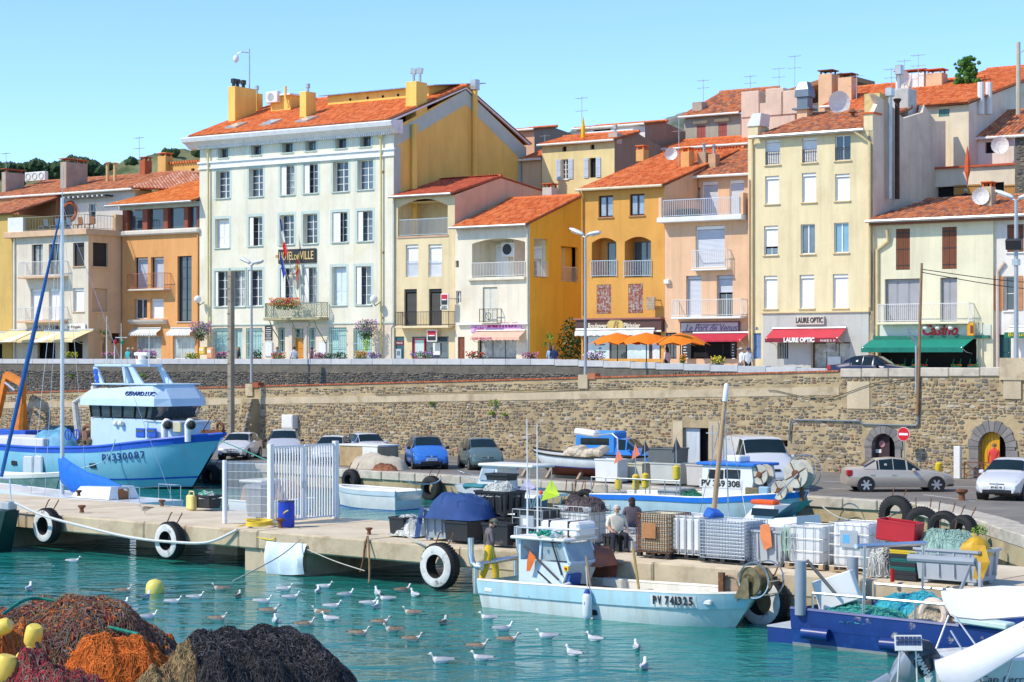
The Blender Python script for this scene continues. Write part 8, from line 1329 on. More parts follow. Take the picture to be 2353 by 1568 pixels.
# white pleasure boat with outboard and awnings in the lower corner
ob=thing('pleasure_boat','white pleasure boat with outboard motor and white awning in the lower corner','boat',(8.4,42.3,0),'boats in the harbour')
def W3(px,py,Y):return((px-CX)/F*Y-8.4,Y-42.3,EYE+(HY-py)/F*Y)
m=MB();rg=[]
for X,hb,z_ in((.0,.95,.75),(1.2,1.05,.8),(2.6,1.1,.85),(4.5,.8,1.0),(6,.1,1.15)):rg.append([(X+.35,-hb*.8,-.2),(X+.35,hb*.8,-.2),(X+.2,hb,z_),(X+.2,hb*.85,z_+.02),(X+.2,-hb*.85,z_+.02),(X+.2,-hb,z_)])
m.loft(rg);m.mk('hull',gel,ob,smooth=True);p=W3(2300,1562,41.3);text('Cap Ferret',(p[0]+.1,p[1],p[2]),.14,1.1,M('grey letters',(.1,.11,.12),.5),ob,shear=.2)
blk2=M('graphite cowling',(.035,.045,.06),.25,.3,var=.1,coat=.4);silv=M('silver grey cowling',(.35,.38,.42),.3,.4,var=.05)
p,q=W3(2118,1505,42),W3(2030,1560,42);m=MB();ax=Vector(p)-Vector(q);rg=[]
c0=Vector(W3(2080,1555,42));up=Vector((.28,0,.42));
def ring_(c,w,h,tl):return[tuple(Vector(c)+Vector((math.cos(tl)*h*b_,a_*w,math.sin(tl)*h*b_)))for a_,b_ in((-1,-.7),(-.7,-1),(.7,-1),(1,-.7),(1,.7),(.7,1),(-.7,1),(-1,.7))]
tl=math.radians(125);path=[((2048,1572),.13,.10),((2058,1560),.16,.16),((2072,1546),.2,.24),((2095,1527),.22,.32),((2120,1508),.22,.33),((2138,1496),.2,.28),((2148,1490),.14,.18)]
m.loft([ring_(W3(*c,42),w,h,tl)for c,w,h in path[:4]]);m.mk('motor_lower_cowl',silv,ob,smooth=True);m=MB();m.loft([ring_(W3(*c,42),w,h,tl)for c,w,h in path[3:]]);m.mk('motor_cowl',blk2,ob,smooth=True);p=W3(2122,1535,41.75);text('YAMAHA',p,.12,.62,offw,ob,rot=(math.pi/2,math.radians(58),0),bold=.01)
p,q=W3(2050,1562,42),W3(1996,1590,42);m=MB();m.loft([ring_(p,.1,.16,tl),ring_(q,.06,.14,tl)]);m.mk('motor_leg',silv,ob,smooth=True);m=MB();r=W3(1990,1566,42);m.prism([(r[0],-.35+.0,r[2]),(r[0]+.35,-.35,r[2]-.05),(r[0]+.3,-.35,r[2]-.3)],(0,.12,0));m.mk('propeller_fin',silv,ob)
pan=M('solar cells',(.05,.07,.16),.2,var=.3,vs=12,spec=.7);c=Vector(W3(2087,1478,41.6));sp_=MB().obox(c,(.55,.06,.32),(-.35,0,0)).mk('solar_panel',offw,ob)
for i in range(6):
 for j in range(3):MB().obox(c+Vector((-.215+i*.086,-.036,-.095+j*.095)),(.076,.012,.085),(-.35,0,0)).mk('solar_cell',pan,sp_)
m=MB();[m.cyl((c.x+dx,c.y+.05,c.z-.1),(c.x+dx*1.3,c.y+.1,.2),.02,n=6)for dx in(-.16,.16)];m.mk('panel_leg',offw,ob)
cv=M('white awning cloth',(.82,.81,.78),.8,var=.06,vs=2)
def sheet(name,pts,th=.03):
 m=MB();g=[[W3(*p)for p in row]for row in pts];m.loft(g,cap=False,closed=False);g2=[[(p[0],p[1]+.02,p[2]-th)for p in row]for row in g];m.loft(g2,cap=False,closed=False);return m.mk(name,cv,ob,smooth=True)
sheet('bimini_cover',[[(2162,1358,44.2),(2230,1352,44.4),(2300,1346,44.5),(2420,1350,44.6)],[(2168,1382,43.6),(2250,1380,43.8),(2330,1372,43.8),(2420,1376,43.9)],[(2184,1410,43.0),(2255,1412,43.2),(2330,1406,43.2),(2420,1400,43.3)],[(2196,1418,42.9),(2255,1424,43.0),(2330,1418,43.0),(2420,1412,43.1)]])
sheet('folded_awning',[[(2148,1520,40.9),(2200,1500,41.1),(2280,1462,41.3),(2420,1395,41.5)],[(2150,1535,40.6),(2205,1525,40.8),(2300,1475,41.0),(2420,1418,41.2)],[(2160,1560,40.4),(2220,1555,40.6),(2310,1505,40.8),(2420,1450,41.0)],[(2172,1572,40.4),(2230,1572,40.6),(2330,1510,40.8),(2420,1462,41.0)]])
m=MB();[m.tube([W3(*p),W3(*q)],.022,6)for p,q in(((2196,1418,42.9),(2255,1500,42)),((2180,1415,43),(2140,1520,42.5)),((2060+125,1450,42.5),(2240,1540,41.5)),((2350,1440,41.2),(2310,1570,41)))];m.mk('awning_frame',alu,ob)

# things on the pier
PZ=PT+.015
def opr(px,py):return gab(px,py,PZ)
def pth(name,label,cat,px,py,group=None,z=PZ,ab_=None):a,b=ab_ or gab(px,py,z);return thing(name,label,cat,(a,b,z),group,frame='p'),a,b
gw=M('white gate paint',(.76,.77,.78),.5,var=.08);g0,g1,g2=opr(516,1203),opr(622,1205),opr(771,1191)
gt=thing('gate','white barred metal gate standing across the pier','gate',(*g1,PZ),frame='p');zt=pb(622,1022,g1[1])[1]
for g in(g1,g2):MB().box(g[0]-.09,g[1]-.09,PZ,g[0]+.09,g[1]+.09,zt+.02,.01).mk('gate_post',gw,gt)
d=vec(g2[0]-g1[0],g2[1]-g1[1]);L_=np.linalg.norm(d);n=24;an=math.atan2(d[1],d[0]);bm_=MB().box(-.022,-.022,.12,.022,.022,zt-PZ-.08).mesh('gate_bar',gw)
for i in range(1,n):
 if i==n//2:continue
 link('gate_bar',bm_,gt,(g1[0]+d[0]*i/n,g1[1]+d[1]*i/n,PZ))
m=MB();P0=lambda t,z:(g1[0]+d[0]*t,g1[1]+d[1]*t,z)
for t0,t1 in((.035,.487),(.513,.965)):
 for z in(PZ+.1,zt-.08):m.bar(P0(t0,z),P0(t1,z),.05)
 for t in(t0,t1):m.bar(P0(t,PZ+.1),P0(t,zt-.08),.055)
m.mk('leaf_frame',gw,gt);c=P0(.5,PZ+1.25);MB().box(c[0]-.12,c[1]-.08,c[2]-.12,c[0]+.12,c[1]+.04,c[2]+.12,.02).mk('lock_box',alu,gt)
fc=thing('mesh_fence','white wire mesh fence panel beside the gate','fence',(*g0,PZ),frame='p');zf=pb(516,1058,g0[1])[1];MB().box(g0[0]-.06,g0[1]-.06,PZ,g0[0]+.06,g0[1]+.06,zf,.01).mk('fence_post',gw,fc);d2=vec(g1[0]-g0[0],g1[1]-g0[1]);wr=MB().cyl((0,0,0),(0,0,zf-PZ-.05),.010,n=4).mesh('wire',gw)
for i in range(1,38):link('wire',wr,fc,(g0[0]+d2[0]*i/38,g0[1]+d2[1]*i/38,PZ+.03))
for i in range(8):z=PZ+.1+(zf-PZ-.2)*i/7;MB().bar((*g0,z),(*g1,z),.012).mk('cross_wire',gw,fc)
gp=M('grey bin plastic',(.20,.22,.24),.55,var=.12);t,a,b=pth('wheelie_bin','grey wheeled rubbish bin behind the mesh fence','bin',545,1196,ab_=(opr(548,1199)[0],opr(548,1199)[1]+1.0));m=MB();m.loft([[(a-.42*s,b-.35*s,z),(a+.42*s,b-.35*s,z),(a+.42*s,b+.35*s,z),(a-.42*s,b+.35*s,z)]for s,z in((.8,PZ+.12),(1,PZ+1.1))]);m.mk('body',gp,t);m=MB();m.loft([[(a-.46,b-.4,PZ+1.1),(a+.46,b-.4,PZ+1.1),(a+.46,b+.4,PZ+1.1),(a-.46,b+.4,PZ+1.1)],[(a-.4,b-.34,PZ+1.22),(a+.4,b-.34,PZ+1.22),(a+.4,b+.34,PZ+1.26),(a-.4,b+.34,PZ+1.26)]]);m.mk('lid',gp,t);[MB().torus((a+sx*.34,b+.2,PZ+.1),.07,.035,'x',12,6).mk('wheel',rubber,t)for sx in(-1,1)]
t,a,b=pth('barrel','blue plastic barrel standing by the gate','barrel',658,1211);bp=M('blue barrel plastic',(.012,.045,.42),.4,var=.12);m=MB();h=.85;m.lathe([(.24,PZ),(.27,PZ+.04),(.28,PZ+.3),(.29,PZ+.34),(.28,PZ+.38),(.28,PZ+.7),(.27,PZ+h-.04),(.27,PZ+h)],(a,b,0),20);m.mk('body',bp,t,smooth=True);MB().torus((a,b,PZ+h),.265,.022,'z',20,6).mk('rim',black,t)
def bollard(label,px,py,z=PZ,s=1.,mat=rust,ab_=None):
 s*=.62;a,b=ab_ or gab(px,py,z);m=MB();m.lathe([(.16*s,z),(.13*s,z+.05*s),(.11*s,z+.22*s),(.15*s,z+.26*s),(.24*s,z+.34*s),(.22*s,z+.42*s),(.05*s,z+.44*s)],(0,0,0),14);
 m.v=[(q[0],q[1],q[2]-z)for q in m.v];o=m.mk('bollard',mat,None,smooth=True);o.location=(*xy(a,b),z);return tag(o,label,'bollard','rusty mooring bollards')
bollard('dark mushroom bollard beside the blue barrel',645,1212,s=1.15);bollard('low rusty bollard by the coiled yellow hose',600,1190);bollard('rusty bollard on the pier edge near the white faced tyre',188,1178);bollard('rusty bollard near the jerrycan',372,1163,s=.9);bollard('rusty bollard behind the yacht cabin',181,1140,s=.9);bollard('rusty bollard with a hanging chain left of the black tub',848,1228,s=.8)
bollard('large rusty bollard beside the crumpled canvas on the far quay',893,1075,1.2,1.7,ab_=gab(893,1075,1.2));bollard('tall rusty bollard by the quay corner railing',2210,1150,1.2,1.7)
def rope(name,label,pts,r,mat,cat='rope',group='ropes and hoses'):m=MB();q=spth(pts);c=q[0];m.tube([(p[0]-c[0],p[1]-c[1],p[2]-c[2])for p in q],r,6);o=m.mk(name,mat,None,smooth=True);o.location=c;return tag(o,label,cat,group)
def spth(p,k=6):
 p=[Vector(q)for q in p];out=[]
 for i in range(len(p)-1):
  a,b,c,d=p[max(0,i-1)],p[i],p[i+1],p[min(len(p)-1,i+2)]
  for j in range(k):t=j/k;out.append(.5*((2*b)+(c-a)*t+(2*a-5*b+4*c-d)*t*t+(3*b-a-3*c+d)*t**3))
 return out+[p[-1]]
def W(px,py,b):
 if b<2:b+=PF
 a,z=pb(px,py,b);return(*xy(a,b),z)
def WP(px,py):return(*gz(px,py,PZ+.03),PZ+.03)
yh=M('yellow hose',(.80,.58,.01),.5)
cx_,cy_=gz(595,1208,PZ+.03);rope('garden_hose','coiled yellow hose on the pier edge by the blue barrel',[W(632,1235,-.05),W(615,1240,-.06),(cx_-.9,cy_-.2,PZ-.1)]+[(cx_+.42*math.cos(t)*(1+.1*math.sin(3*t)),cy_+.7*math.sin(t),PZ+.03+.008*t)for t in np.arange(2.5,22,.8)]+[WP(640,1205),WP(648,1195),W(652,1180,1.2),W(662,1173,1.0)],.022,yh,'hose')
rope('mooring_rope','thick white mooring rope sagging from the edge boat past the tyres',[W(34,1155,-1.2),W(100,1185,-1.),W(200,1212,-.8),W(300,1235,-.7),W(400,1246,-.55),W(480,1246,-.3),W(545,1218,-.05)],.05,M('white rope',(.66,.66,.62),.9,var=.15,vs=20))
rope('mooring_line','thin line running from the pier block down into the water',[W(690,1240,-.1),W(640,1280,-1.5),W(535,1336,-4.)],.02,rope_m);rope('mooring_line','thin line from the pier underside to the hanging chain',[W(704,1262,-.05),W(770,1290,-.6),W(838,1312,-1.2)],.015,rope_m)
rope('mooring_rope','rope from the pier edge to the tyre beside the tubs',[W(928,1228,.05),W(960,1245,-.1),W(985,1255,-.2),W(1000,1272,-.3)],.03,rope_m)
rope('mooring_rope','rope sagging between the quay corner and the working boat',[(*xy(*gab(2105,1155,1.2)),1.15),W(2060,1180,22.),W(2000,1200,21),W(1930,1190,20.5),W(1890,1165,20.5)],.03,rope_m);rope('mooring_rope','pale blue rope from the skiff to the far quay',[W(935,1105,19.5),W(960,1113,22),W(1000,1110,24),W(1015,1098,25)],.03,M('pale blue rope',(.35,.55,.65),.8));rope('mooring_rope','green rope from trawler bow to the gate post',[W(505,1012,23),W(560,1035,16),W(622,1062,8),W(628,1066,5)],.025,M('green rope',(.05,.3,.22),.8));rope('mooring_rope','pale rope looping along the trawler side',[W(265,1010,20.4),W(255,1040,20.3),W(235,1062,20.2),W(180,1078,20.3)],.03,M('pale blue rope'))
m=MB();ch=[W(845,1232,-.05),W(838,1260,-.15),W(835,1285,-.2),W(828,1315,-.25)];rope('chain','rusty chain hanging from the pier edge into the water',ch,.035,rust,'chain');rope('chain','second rusty rope hanging beside the chain',[W(845,1232,-.05),W(848,1270,-.2),W(849,1310,-.3),W(848,1340,-.4)],.03,M('rusty rope',(.3,.2,.1),.9,var=.3,vs=9),'chain')
wt=M('white painted tyre wall',(.66,.66,.63),.8,var=.2,vs=4,col2=(.08,.08,.08),c2s=2.5,c2w=(.58,.68))
def tyre(label,px,py,b,R_,face=None,zoff=0,thick=.42,yaw=0,z=None):
 b+=PF if b<2 else 0;a,zz=pb(px,py,b);z=zz if z is None else z;t=thing('tyre_fender',label,'tyre',(a,b,z),'old tyres used as fenders',frame='p',rotz=yaw,local=True);m=MB();th=thick;ri=R_*.52
 pr=[(ri,.04),(ri*1.02,0),(R_*.8,-.02),(R_*.93,.03),(R_,.12),(R_,th-.12),(R_*.93,th-.03),(R_*.8,th),(ri*1.02,th-.02),(ri,th-.06),(ri*.98,th/2),(ri,.04)]
 m.lathe([(r,y)for r,y in pr],(0,0,0),30,'y',cap=False);o=m.mk('carcass',rubber,t,smooth=True)
 if face:m=MB();m.lathe([(ri*1.01,-.012),(R_*.8,-.034),(R_*.9,.0)],(0,0,0),30,'y',cap=False);m.mk('painted_wall',wt,t,smooth=True)
 m=MB()
 for sx in(-.2,.3):m.tube([(sx,th*.6,R_-.02),(sx*1.1,th,R_+.25),(sx,th+.05,max(R_+.3,PT+.05-z))],.022,5)
 m.mk('hanging_chain',rust,t)
 k=40;m=MB()
 for i in range(k):an=2*math.pi*i/k;m.obox((R_*math.cos(an),th*.5,R_*math.sin(an)),(.03,th*.6,.05),(0,-an,0))
 stuff(m.mk('tread_block',rubber,t));return t
tyre('large tyre with white painted wall near the picture edge',98,1209,-.5,.62,1);tyre('large white walled tyre hanging left of the gate',380,1243,-.5,.62,1);tyre('big black tyre with whitish inner ring below the tubs',1000,1302,-.6,.68,1);tyre('large tyre behind the bow winch of the open fishing boat',1745,1382,-.5,.7,1)
tyre('black tyre on the far quay left of the cabin cruiser',985,1124,edge_b(-66)-.4,.62);tyre('shadowed tyre on the far quay below the trawler bow',478,1095,edge_b(-84)-.35,.62);tyre('tyre hanging behind the open skiff',800,1104,edge_b(-72)-.3,.55)
tyre('large black tyre leaning at the quay corner',2053,1183,21.5,.72);
for i,(px,py,r,lb)in enumerate(((2118,1205,.62,'black tyre stacked beside the quay corner ladder'),(2165,1212,.55,'upright black tyre behind the steel ladder hoop'),(2205,1222,.55,'black tyre behind the grey control box'),(2170,1252,.5,'small tyre low in the pile by the yellow flowers'),(1318,1160,.5,'black tyre at the stern of the working boat'),(1340,1150,.48,'tyre leaning over another at the working boat stern'),(1295,1170,.42,'small tyre hanging on the quay behind the lime flag'))):tyre(lb,px,py,(17.,15.,14.2,12.8,23.6,23.3,23.7)[i],r,yaw=(.5,.2,-.3,.3,0,.2,0)[i])
q=[W(x,y,b)for x,y,b in((613,1243,-.08),(640,1247,-.1),(670,1248,-.1),(705,1250,-.08),(700,1320,-.2),(668,1322,-.35),(640,1320,-.2),(613,1318,-.3))];m=MB();top,botm=q[:4],q[7:3:-1];c=Vector(q[0]);rows_=[]
for j in range(7):
 t=j/6;row=[]
 for i in range(13):u=i/12*3;k=min(2,int(u));f=u-k;p0=Vector(top[k]).lerp(Vector(top[k+1]),f);p1=Vector(botm[k]).lerp(Vector(botm[k+1]),f);p=p0.lerp(p1,t)+Vector((-.648,-.7615,0))*(.10*math.sin(i*1.3)*math.sin(t*2.6)+.12*math.sin(t*3.1));row.append(p-c)
 rows_.append(row)
m.loft(rows_,cap=False,closed=False);o=m.mk('hanging_tarpaulin',M('pale blue white tarpaulin',(.62,.74,.80),.6,var=.12,vs=2,col2=(.15,.18,.18),c2s=1.8,c2w=(.66,.7)),None,smooth=True);o.location=c;tag(o,'pale blue white tarpaulin hanging over the pier face','tarpaulin')
def tub(label,px,py,w,dp,h,mat,name='fish_tub',cat='tub',lid=None,ribs=True,grp='tubs and bins on the pier',yaw=0.,ab_=None,z=PZ,taper=.9):
 a,b=ab_ or gab(px,py,z);t=thing(name,label,cat,(a,b,z),grp,frame='p',rotz=yaw,local=True);m=MB();k=taper
 R4=lambda s,zz,i=0:[(-w/2*s+i,-dp/2*s+i,zz),(w/2*s-i,-dp/2*s+i,zz),(w/2*s-i,dp/2*s-i,zz),(-w/2*s+i,dp/2*s-i,zz)]
 m.loft([R4(k,.08),R4(1,h),R4(1,h,.05),R4(k,.14,.05)],cap=False);m.poly(*R4(k,.13,.04));m.poly(*R4(k,.08)[::-1]);m.mk('shell',mat,t);m=MB()
 for p_,q_ in zip(R4(1.02,h-.02),R4(1.02,h-.02)[1:]+R4(1.02,h-.02)[:1]):m.bar(p_,q_,.05,.06)
 m.mk('rim',mat,t)
 if ribs:
  for sx in(-.36,-.12,.12,.36):MB().box(w*sx-.025,-dp/2-.02,.2,w*sx+.025,-dp/2+.06,h-.08).mk('rib',mat,t)
  for sy in(-.3,0,.3):MB().box(w/2-.06,dp*sy-.03,.2,w/2+.02,dp*sy+.03,h-.08).mk('rib',mat,t)
  m=MB();[m.box(sx-.08,sy-.08,0,sx+.08,sy+.08,.1)for sx in(-w*.36,w*.36)for sy in(-dp*.36,dp*.36)];m.mk('foot',mat,t)
 return t
gbin=M('blue grey bin plastic',(.30,.36,.42),.55,var=.1);btub=M('black tub plastic',(.025,.027,.03),.5,var=.15)
t=tub('grey ribbed bin covered with a blue tarpaulin',1000,1243,1.25,1.0,.95,gbin,'fish_bin',ab_=(opr(995,1243)[0]+.1,opr(995,1243)[1]+.6))
a_,b_=opr(995,1243)[0]+.1,opr(995,1243)[1]+.6;tp=thing('blue_tarpaulin','dark blue tarpaulin heaped over the grey bin','tarpaulin',(a_,b_,PZ+.9),frame='p');npl(tp,(a_+.45,b_+.1,PZ+.72),1.15,.95,.78,M('dark blue cloth',(.025,.07,.22),.8,var=.2,vs=2),30,name='cloth',r=.006);m=MB();m.loft([[(a_-.62,b_-.6,PZ+1.0),(a_-.45,b_-.62,PZ+1.05)],[(a_-.75,b_-.66,PZ+.5),(a_-.5,b_-.66,PZ+.55)],[(a_-.8,b_-.68,PZ+.05),(a_-.6,b_-.66,PZ+.1)]],cap=False,closed=False);m.mk('hanging_corner',M('dark blue cloth'),tp)
tub('black bucket of pale netting at the bins',924,1232,.62,.55,.6,btub,ribs=False);q=opr(924,1231);o=thing('white_net','white nylon net spilling over the black bucket','net',(q[0],q[1],PZ+.5),frame='p');npl(o,(q[0]+.3,q[1]+.1,PZ+.05),.6,.5,.6,M('white nylon net',(.62,.64,.6),.9,var=.3,vs=8),260,name='net')
tub('low black tub in front of the black crate stack',1066,1247,.95,.75,.66,btub,ribs=False);tub('black ribbed crate at the bottom of the stack',1118,1245,1.2,.9,.75,btub,ab_=(opr(1122,1245)[0],opr(1122,1245)[1]+.55));q=(opr(1122,1245)[0],opr(1122,1245)[1]+.55);tub('black ribbed crate on top of the stack with nylon nets',0,0,1.25,.95,.75,btub,ab_=q,z=PZ+.78);o=thing('white_net','tangle of white nylon net on the black crate stack','net',(q[0],q[1],PZ+1.5),frame='p');npl(o,(q[0],q[1],PZ+1.36),.58,.45,.42,M('white nylon net'),300,name='net');tub('small black box perched on the net crate',0,0,.9,.5,.28,btub,ab_=(q[0]-.15,q[1]+.25),z=PZ+1.75,ribs=False);tub('black tub beside the first caged container',1142,1262,1.0,.7,.7,btub,ribs=False,ab_=(opr(1142,1258)[0],opr(1142,1258)[1]+.25))
ibw=M('milky plastic tank',(.70,.72,.72),.35,var=.06,vs=2);iby=M('yellowed plastic tank',(.70,.64,.46),.4,var=.12,vs=2);ibk=M('black plastic tank',(.035,.04,.045),.45,var=.1)
def ibc(label,px,py,tank=ibw,w=1.15,dp=1.0,h=1.0,bars='grid',cage=galv,ab_=None,cut=True,plate=None,pallet='wood',yaw=0.,grid=(7,4)):
 a,b=ab_ or(gab(px,py,PZ)[0],gab(px,py,PZ)[1]);t=thing('caged_container',label,'container',(a,b,PZ),'caged liquid containers on the pier',frame='p',rotz=yaw,local=True)
 pm={'wood':M('pallet wood',(.42,.31,.18),.85,var=.2,vs=4),'black':btub}[pallet];pl=MB()
 for y in(-dp/2+.06,0,dp/2-.06):pl.box(-w/2,y-.06,.02,w/2,y+.06,.05)
 pl.mk('pallet',pm,t);bk=MB().box(-.07,-.06,.05,.07,.06,.14).mesh('pallet_block',pm)
 for x in(-w/2+.08,0,w/2-.08):
  for y in(-dp/2+.06,0,dp/2-.06):link('pallet_block',bk,t,(x,y,0))
 bd=MB().box(-.055,-dp/2,.14,.055,dp/2,.165).mesh('pallet_board',pm)
 for i in range(6):link('pallet_board',bd,t,(-w/2+.06+(w-.12)*i/5,0,0))
 m=MB();i=.05;z0,z1=.17,.17+h;bx=MB();
 R8=lambda s,z:[(x*s,y*s,z)for x,y in((-w/2+i+.1,-dp/2+i),(w/2-i-.1,-dp/2+i),(w/2-i,-dp/2+i+.1),(w/2-i,dp/2-i-.1),(w/2-i-.1,dp/2-i),(-w/2+i+.1,dp/2-i),(-w/2+i,dp/2-i-.1),(-w/2+i,-dp/2+i+.1))]
 if cut:m.loft([R8(.94,z0),R8(1,z0+.06),R8(1,z1),R8(.95,z1),R8(.92,z0+.1)],cap=False);m.poly(*R8(.93,z0+.1))
 else:m.loft([R8(.94,z0),R8(1,z0+.06),R8(1,z1-.06),R8(.94,z1)])
 m.mk('tank',tank,t,smooth=True)
 nv,nh=grid;vb=MB().cyl((0,0,z0-.03),(0,0,z1+.03),.011,n=5).mesh('cage_bar',cage)
 for k in range(nv):
  x=-w/2+w*k/(nv-1)
  for y in(-dp/2,dp/2):link('cage_bar',vb,t,(x,y,0))
 nd=max(3,int(nv*dp/w))
 for k in range(1,nd-1):
  for x in(-w/2,w/2):link('cage_bar',vb,t,(x,-dp/2+dp*k/(nd-1),0))
 for k in range(nh):
  z=z0-.02+(h+.04)*k/(nh-1);m=MB();m.tube([(-w/2,-dp/2,z),(w/2,-dp/2,z),(w/2,dp/2,z),(-w/2,dp/2,z),(-w/2,-dp/2,z)],.011,5);m.mk('cage_ring',cage,t)
 if plate:p=MB().box(-w*.22,-dp/2-.02,z0+h*.45,w*.22,-dp/2-.012,z0+h*.85).mk('label_plate',M('grey label plate',(.42,.45,.48),.4,.3,var=.15),t);MB().box(-w*.14,-dp/2-.025,z0+h*.55,w*.02,-dp/2-.021,z0+h*.75).mk('label',plate,p)
 return t
P2=lambda px,py,db=.55:(gab(px,py,PZ)[0]+.0,gab(px,py,PZ)[1]+db)
bl_lab=M('blue label',(.1,.4,.75),.5)
ibc('caged container with black tank left of the seated man',1200,1257,ibk,ab_=P2(1207,1262,.6),h=.95,plate=offw,pallet='wood',grid=(5,5));ibc('white caged container with folded dark nets on top',1290,1250,ibw,ab_=P2(1300,1263,.75),w=1.35,h=1.05,pallet='black',grid=(8,6))
q=P2(1300,1263,.75);o=thing('folded_net','dark brown folded nets lying on the white caged container','net',(q[0],q[1],PZ+1.22),frame='p');npl(o,(q[0]+.1,q[1],PZ+1.12),.7,.5,.4,M('purple brown net',(.11,.085,.085),.9,var=.4,vs=8),240,name='net')
ibc('yellowed container in a rusty fine mesh cage with a rust plate',1490,1278,iby,ab_=P2(1495,1283,.6),w=1.15,cage=rust,grid=(15,10),h=1.05,pallet='black');q=P2(1495,1283,.6);o=MB().box(-.28,-.02,0,.18,0,.42).mk('rust_plate',M('rusty orange plate',(.42,.2,.08),.8,var=.2,vs=4),None);o.location=(*xy(q[0]-.05,q[1]-.53),PZ+.55);o.rotation_euler.z=-PH;tag(o,'rusty orange plate fixed on the yellowed container cage','plate')
def ribbed(label,ab_):
 t=ibc(label,0,0,ibw,ab_=ab_,w=1.1,h=1.02,grid=(3,2),pallet='black')
 for sx in(-.36,-.12,.12,.36):MB().box(sx-.085,-.53,.26,sx+.085,-.43,1.14,.03).mk('tank_rib',ibw,t)
 for sx in(-.5,-.24,0,.24,.5):MB().box(sx-.02,-.545,.14,sx+.02,-.52,1.22).mk('steel_strap',galv,t)
ribbed('open white container with broad upright ribs beside the yellowed one',P2(1572,1287,.6));ibc('white container in a dense wire cage right of the ribbed one',1660,1295,ibw,ab_=P2(1655,1297,.65),w=1.45,dp=1.1,cage=M('bluish wire',(.30,.36,.44),.4,.6),grid=(15,12),h=.98,pallet='black')
tub('grey ribbed bin with an orange flag hanging over it',1745,1300,1.2,1.05,.95,M('pale grey bin plastic',(.42,.45,.48),.5,var=.1),'fish_bin',ab_=P2(1748,1301,.6));q=P2(1748,1301,.6);o=MB();o.loft([[(-.16,0,.55),(.14,-.02,.6)],[(-.14,-.05,.25),(.2,-.03,.3)],[(-.02,-.02,-.12),(.24,-.05,.0)]],cap=False,closed=False);o=o.mk('orange_rag',M('faded orange cloth',(.72,.24,.09),.8,var=.15,vs=4),None);o.location=(*xy(q[0]+.15,q[1]-.6),PZ+.55);o.rotation_euler.z=-PH;tag(o,'faded orange flag hanging on the pale grey bin','flag')
ibc('cut open white container with wide cage squares and green twine',1835,1305,ibw,ab_=P2(1842,1309,.6),w=1.2,grid=(5,4),h=.95);ibc('tall white container with blue label near the end of the row',1943,1315,ibw,ab_=P2(1945,1318,.65),w=1.2,dp=1.05,h=1.1,plate=bl_lab,cut=False,grid=(6,5),pallet='wood');ibc('white open container behind the dark haired person',1560,1220,ibw,ab_=(opr(1560,1222)[0],PF+4.9),w=1.6,dp=.9,h=.5,grid=(9,3),pallet='wood')
q=P2(1842,1309,.05);o=MB();rp=MB();[o.tube([(.02*i-.1+R.uniform(-.02,.02),-.02,.62),(.02*i-.1+R.uniform(-.05,.05),-.05,.3),(.02*i-.12+R.uniform(-.05,.05),-.04,R.uniform(-.25,.05))],.008,4)for i in range(14)];o=o.mk('twine_bundle',M('pale green twine',(.45,.62,.5),.9),None);o.location=(*xy(q[0]-.5,q[1]-.06),PZ+.5);o.rotation_euler.z=-PH;tag(o,'pale green twine hanging over the cut open container','twine')
o=MB().obox((0,0,.14),(.5,.36,.3),(.5,.2,.3),.05).mk('jerrycan',M('blue jerrycan',(.03,.14,.55),.45),None);q=P2(1572,1287,.6);o.location=(*xy(q[0]+.5,q[1]+.1),PZ+1.08);o.rotation_euler.z=.4;tag(o,'blue jerrycan lying on the ribbed white container','jerrycan')
def crate(label,a,b,z,w,dp,h,mat,yaw=0.,grp='crates on the pier',tilt=0):
 t=thing('crate',label,'crate',(a,b,z),grp,frame='p',rotz=yaw,local=True);t.rotation_euler.y=tilt;m=MB();m.box(-w/2,-dp/2,0,w/2,dp/2,.03);m.mk('base',mat,t)
 for sy in(-1,1):MB().box(-w/2,sy*dp/2-.015,.03,w/2,sy*dp/2+.015,h).mk('side',mat,t)
 for sx in(-1,1):MB().box(sx*w/2-.015,-dp/2,.03,sx*w/2+.015,dp/2,h-.03).mk('end',mat,t)
 m=MB();[m.bar(p,q,.045,.05)for p,q in(((-w/2,-dp/2,h),(w/2,-dp/2,h)),((-w/2,dp/2,h),(w/2,dp/2,h)),((-w/2,-dp/2,h),(-w/2,dp/2,h)),((w/2,-dp/2,h),(w/2,dp/2,h)))];m.mk('rim',mat,t);return t
q=opr(1432,1266);gc=M('light grey crate',(.52,.53,.52),.6,var=.1);crate('light grey crate on the ground beside the seated man',q[0],q[1]+.2,PZ,.75,.5,.28,gc);crate('second light grey crate stacked beside the seated man',q[0]+.05,q[1]+.25,PZ+.26,.7,.45,.2,gc,.1)
q=opr(2065,1335);kc=[M('black crate',(.03,.03,.032),.5),M('yellow crate',(.65,.45,.02),.5),M('dark green crate',(.01,.12,.1),.5)]
for i in range(8):crate(['black crate at the base of the flat crate stack','black crate, second in the flat crate stack','dark green crate in the flat crate stack','black crate in the middle of the flat crate stack','green crate above the middle of the flat stack','black crate under the yellow one in the stack','yellow crate near the top of the flat stack','black crate on top of the flat crate stack'][i],q[0]+R.uniform(-.02,.02),q[1]+.45,PZ+.105*i,.72,.45,.1,kc[(0,0,2,0,2,0,1,0)[i]])
crate('bright red tilted crate on top of the crate stack',q[0]-.25,q[1]+.45,PZ+.95,1.0,.6,.5,M('red crate plastic',(.50,.02,.03),.45,var=.1),.15,tilt=.1)
